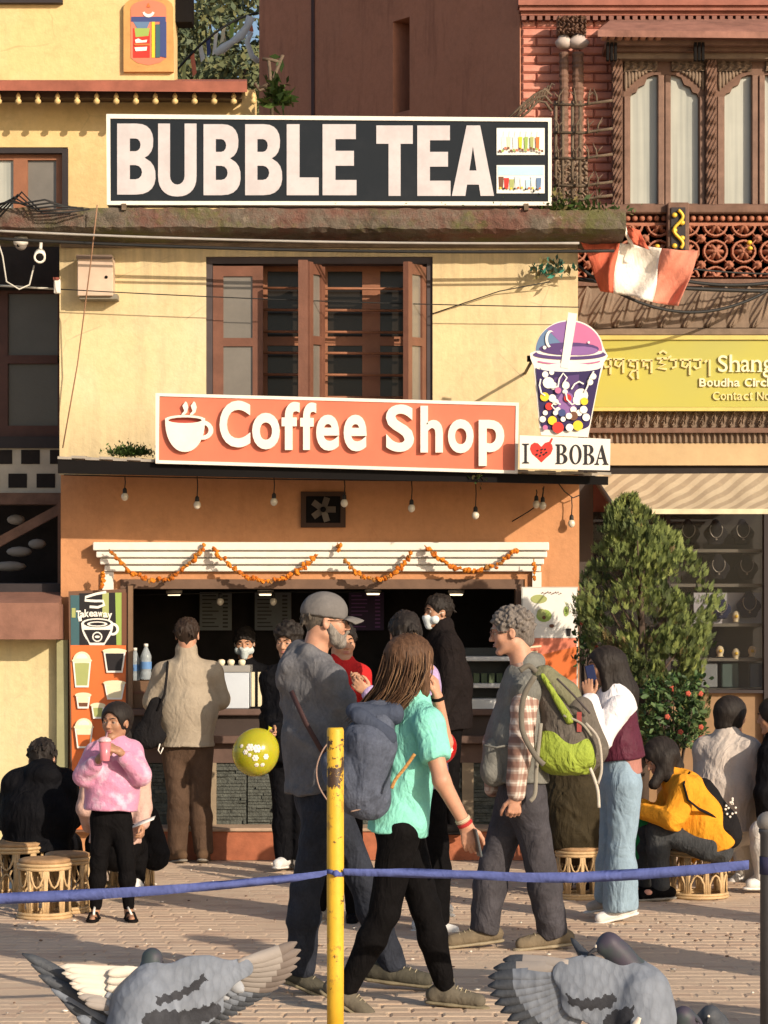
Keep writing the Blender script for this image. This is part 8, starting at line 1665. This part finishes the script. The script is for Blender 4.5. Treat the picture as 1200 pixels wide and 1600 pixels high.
# ---------------------------------------------------------------- seated woman in orange
p = Fig('woman in an orange shirt bending forward on a stool at right, hair over her face', 14.85, 1080, .92, SK_P)
p.sk(neck=(1052, 1216, 0), pelvis=(1112, 1312, 0), shL=(1072, 1232, -.15), shR=(1060, 1228, .14), elL=(1052, 1280, -.22), wrL=(1008, 1268, -.14), elR=(1035, 1275, .15), wrR=(1004, 1262, .05), hpL=(1105, 1322, -.09), hpR=(1100, 1320, .09), knL=(1026, 1298, -.12), anL=(1032, 1384, -.10), toL=(1000, 1402, -.12), knR=(1010, 1300, .12), anR=(1008, 1378, .10), toR=(980, 1396, .08))
p.head(p.J(1030, 1185), (-.75, -.35, -.55), (-.45, -.1, .85), .93); p.hand(p.k['wrL'], V((-1, 0, .3)), V((0, .8, -.3)), V((0, 0, 1)), .8, .88, .6); p.body(voxel=.0075, fine=.0055, feet=True); p.eyes(); p.lips()
def oh(S):
    L = p.L; S.ell(L(0, -.022, .030), (.092, .112, .098), p.HM); S.cone(L(-.07, -.0, .0), L(-.075, .04, -.16), .040, .030, .03); S.cone(L(-.06, -.05, .0), p.J(1022, 1225, -.08), .055, .035, .03); S.cone(L(0, -.06, .0), L(.0, -.07, -.10), .08, .06, .03); S.ell(L(.01, .115, -.04), (.062, .085, .09), p.HM, .01, '-'); S.cone(L(.07, 0, 0), L(.07, .04, -.14), .035, .025, .02)
p.hairpart('hair', H_DK, oh, .003, .007, fz=14, fx=110)
M_or = cloth('orange_cotton', (0.70, 0.29, 0.022), .08, .85, .9, 8); p.top('shirt', M_or, .036, (.96, .96), p.J(1120, 1326, 0), .175, .011, 15, waist=.165, fl=.85, rings=1, fz=30, collar=.5)
p.trousers(cloth('charcoal_jeans', (0.045, 0.048, 0.052), .15, .85, .8), .016, .004, .006, 9, rise=.03)
for sd in 'LR': p.shoe(sd, M_blk, M_sole, L=.22, up=.02); m = MB(); c = p.k['an'+sd].lerp(p.k['to'+sd], .6); m.ell(c+V((0, -.01, .0)), (.035, .03, .022), 10, 8); m.build('foot_strap', mat('peach_strap', (0.60, 0.30, 0.22), .6), p.root)
t = thing('rucksack', 'black rucksack with a pale print on the back of the woman in orange', 'backpack', W(1120, 1310, 14.8)); r_ = lambda x, y, d=0: W(x, y, 14.8+d); S = SDF(.04); S.cone(r_(1098, 1235), r_(1128, 1290), .075, .105, .04); S.cone(r_(1128, 1290), r_(1140, 1305), .10, .08, .04); link_mesh('sack', sdf_mesh(S, 'b', cloth('bag_black', (0.014, 0.013, 0.014)), .009, fold=folds(.006, 8)), t)
m = MB(); m.tube([r_(1078, 1208, -.02), r_(1068, 1225, -.20), r_(1075, 1250, -.22), r_(1092, 1264, -.19), r_(1118, 1276, -.12)], .013, 6, flat=.5); m.build('bag_strap', MATS['bag_black'], t)
m = MB(); rr = random.Random(6)
for k in range(14): m.lathe(r_(1142+rr.gauss(0, 5), 1262+rr.gauss(0, 8), -.105), [(.008, 0), (.006, .003)], 7, axis=(0, -1, 0))
m.build('flower_print', M_white, t, kind='stuff')
t = thing('green_bag', 'green bag standing on the ground in front of the woman in orange', 'bag', W(1005, 1345, 14.7)); S = SDF(.02); S.cone(W(1006, 1275, 14.95), W(1008, 1335, 14.95), .05, .075, .02, (0, 1, 0), .6); S.cut(W(1000, 1343, 14.95), (0, 0, -1)); link_mesh('bag_body', sdf_mesh(S, 'b', cloth('green_cloth', (0.02, 0.22, 0.07)), .009, fold=folds(.006, 8)), t)
# ---------------------------------------------------------------- seated person in the grey sweater
p = Fig('person in a pale grey sweater seated facing right behind the woman in orange', 15.5, 1138, .95, SK_P)
p.sk(neck=(1135, 1148, 0), pelvis=(1130, 1290, 0), shR=(1168, 1174, -.05), shL=(1106, 1172, .06), elR=(1182, 1235, -.06), wrR=(1180, 1275, .08), elL=(1100, 1230, .08), wrL=(1130, 1270, .25), hpR=(1142, 1300, -.02), hpL=(1118, 1298, .05), knR=(1195, 1300, .26), anR=(1200, 1365, .28), toR=(1222, 1376, .3), knL=(1160, 1302, .38), anL=(1165, 1365, .4), toL=(1190, 1376, .45))
p.head(p.J(1144, 1118, .03), (.80, .55, -.12), (.1, 0, 1), .97); p.body(voxel=.009, fine=.0065); p.eyes()
def bob(S): L = p.L; S.ell(L(0, -.022, .032), (.092, .112, .098), p.HM); S.cone(L(0, -.045, .0), L(0, -.055, -.055), .082, .070, .03); S.cone(L(.06, 0, 0), L(.062, .0, -.05), .036, .03, .02); S.ell(L(0, .120, -.04), (.066, .085, .10), p.HM, .01, '-')
p.hairpart('hair', H_DK, bob, .002, .007, fz=14, fx=110)
p.top('sweater', cloth('pale_sweater', (0.50, 0.44, 0.39), .07, .95, .9, 7), .045, (1, 1), p.J(1130, 1296), .19, .008, 18, waist=.17, fl=.88, fz=24); p.trousers(cloth('cream_trousers', (0.62, 0.58, 0.52)), .02, .01, rise=.05); p.shoe('R', M_wsh, M_solew, L=.24); p.shoe('L', M_wsh, M_solew, L=.24)
# ---------------------------------------------------------------- seated person in brown coat behind the rucksack
p = Fig('person in a dark brown coat on a stool, half hidden behind the lime rucksack', 14.95, 896, .97, SK_P)
p.sk(neck=(888, 1155, .02), pelvis=(897, 1306, 0), shR=(920, 1190, .02), shL=(872, 1190, .02), elR=(922, 1240, .1), wrR=(905, 1262, .3), elL=(866, 1245, .1), wrL=(885, 1262, .3), hpR=(908, 1312, .04), hpL=(884, 1312, .04), knR=(912, 1312, .42), anR=(910, 1368, .42), toR=(914, 1380, .55), knL=(884, 1312, .42), anL=(884, 1368, .42), toL=(880, 1380, .55))
p.head(p.J(886, 1124, .06), (0, 1, -.3), (0, .2, 1), .95, face=False); p.body(voxel=.009, fine=.008); p.short_hair(H_DK, .012)
p.top('coat', cloth('olive_coat', (0.035, 0.027, 0.014), .2, .8, 1, 7), .036, (1, 1), p.J(896, 1326), .15, .008, 27, waist=.15, fl=.85); p.trousers(cloth('brown_suit', (0.07, 0.045, 0.025)), .02, .01, rise=.03); p.shoe('R', M_black, M_black); p.shoe('L', M_black, M_black)
# ---------------------------------------------------------------- seated person behind the girl
p = Fig('seated person in a pale pink top behind the girl, holding a white sheet of paper', 14.6, 180, .90, SK_T)
p.sk(neck=(182, 1192, 0), pelvis=(180, 1318, 0), shR=(216, 1216, 0), shL=(146, 1216, 0), elR=(222, 1262, -.02), wrR=(222, 1286, -.10), elL=(134, 1262, 0), wrL=(140, 1290, .15), hpR=(196, 1326, .02), hpL=(164, 1326, .02), knR=(214, 1318, .36), anR=(214, 1375, .36), toR=(218, 1388, .48), knL=(150, 1318, .36), anL=(150, 1375, .36), toL=(146, 1388, .48))
p.head(p.J(186, 1160, .05), (0, 1, -.3), (0, .2, 1), .86, face=False); p.hand(p.k['wrR'], V((.1, -.5, -.7)), V((-1, 0, 0)), V((0, -1, .3)), .8, .85, .6); p.body(voxel=.009, fine=.007); p.short_hair(H_DK, .010)
p.top('top', cloth('pale_pink_top', (0.55, 0.36, 0.30), wr=.6), .024, (1, 1), None, .15, .005, 4, waist=.14); p.trousers(M_blk, .014, rise=.03); p.shoe('R', M_wsh, M_solew, L=.22); p.shoe('L', M_wsh, M_solew, L=.22)
t = thing('paper_sheet', 'folded white paper sheet held low beside the girl in pink', 'paper', W(225, 1290, 14.4)); m = MB(); P_ = [W(206, 1288, 14.42), W(243, 1275, 14.38), W(240, 1281, 14.2), W(207, 1294, 14.25)]; m.grid([[P_[0], P_[1]], [P_[3], P_[2]]]); o = m.build('sheet', mat('paper', (0.75, 0.74, 0.7), bump=0), t); o.modifiers.new('thick', 'SOLIDIFY').thickness = .002; m = MB(); m.ell(W(206, 1290, 14.35), (.02, .02, .012), 8, 6); m.build('clip', M_black, t)
t = thing('black_bag', 'black bag resting on the ground behind the stool of the seated person in pink', 'bag', W(243, 1330, 15.0)); S = SDF(.03); S.cone(W(232, 1275, 15.1), W(240, 1335, 15.1), .06, .10, .03, (0, 1, 0), .7); S.cut(W(240, 1398, 15.1), (0, 0, -1)); link_mesh('bag_body', sdf_mesh(S, 'b', MATS['bag_black'], .01, fold=folds(.006, 8)), t)
# ---------------------------------------------------------------- person at the right edge
p = Fig('dark haired person in black at the right edge beyond the grey post', 15.3, 1222, .97, SK_T)
p.sk(neck=(1216, 1150, 0), pelvis=(1228, 1295, 0), shL=(1205, 1180, -.14), shR=(1222, 1178, .13), elL=(1196, 1240, -.18), wrL=(1196, 1280, -.1), elR=(1240, 1240, .2), wrR=(1220, 1280, .2), hpL=(1222, 1304, -.08), hpR=(1232, 1304, .08), knL=(1190, 1300, -.12), anL=(1192, 1368, -.12), toL=(1170, 1384, -.14), knR=(1260, 1300, .3), anR=(1260, 1368, .3), toR=(1250, 1380, .2))
p.head(p.J(1208, 1120, 0), (-.9, .3, -.3), (-.1, 0, 1), .97); p.body(voxel=.009, fine=.008); p.eyes(); p.hairpart('hair', H_DK, bob, .002, .008, fz=14, fx=110); p.top('jacket', M_bj, .035, (1, 1), None, .18, .007, 6, waist=.16); p.trousers(cloth('white_trousers', (0.6, 0.58, 0.55)), .02, rise=.03); p.shoe('L', M_wsh, M_solew, L=.24); p.shoe('R', M_wsh, M_solew, L=.24)

# ---------------------------------------------------------------- bystanders whose shadows fall across the pavement
ps = [o for o in COL.objects if o.name.startswith('person') and o.parent is None]
for src, (x, y), rz, lab in ((ps[0], (2.05, 9.5), .6, 'bystander outside the right edge whose long shadow crosses the lower pavement'), (ps[2], (2.9, 10.6), 2.2, 'bystander outside the right edge, second from the camera'), (ps[5], (3.4, 12.4), 1.0, 'bystander outside the right edge, farthest along the stools'), (ps[0], (3.3, 8.2), -.5, 'bystander outside the right edge, nearest the camera')):
    o = copy_tree(src, None, label=lab); o.location = (x, y, 0); o.rotation_euler = (0, 0, rz); o['group'] = 'bystanders outside the right edge'
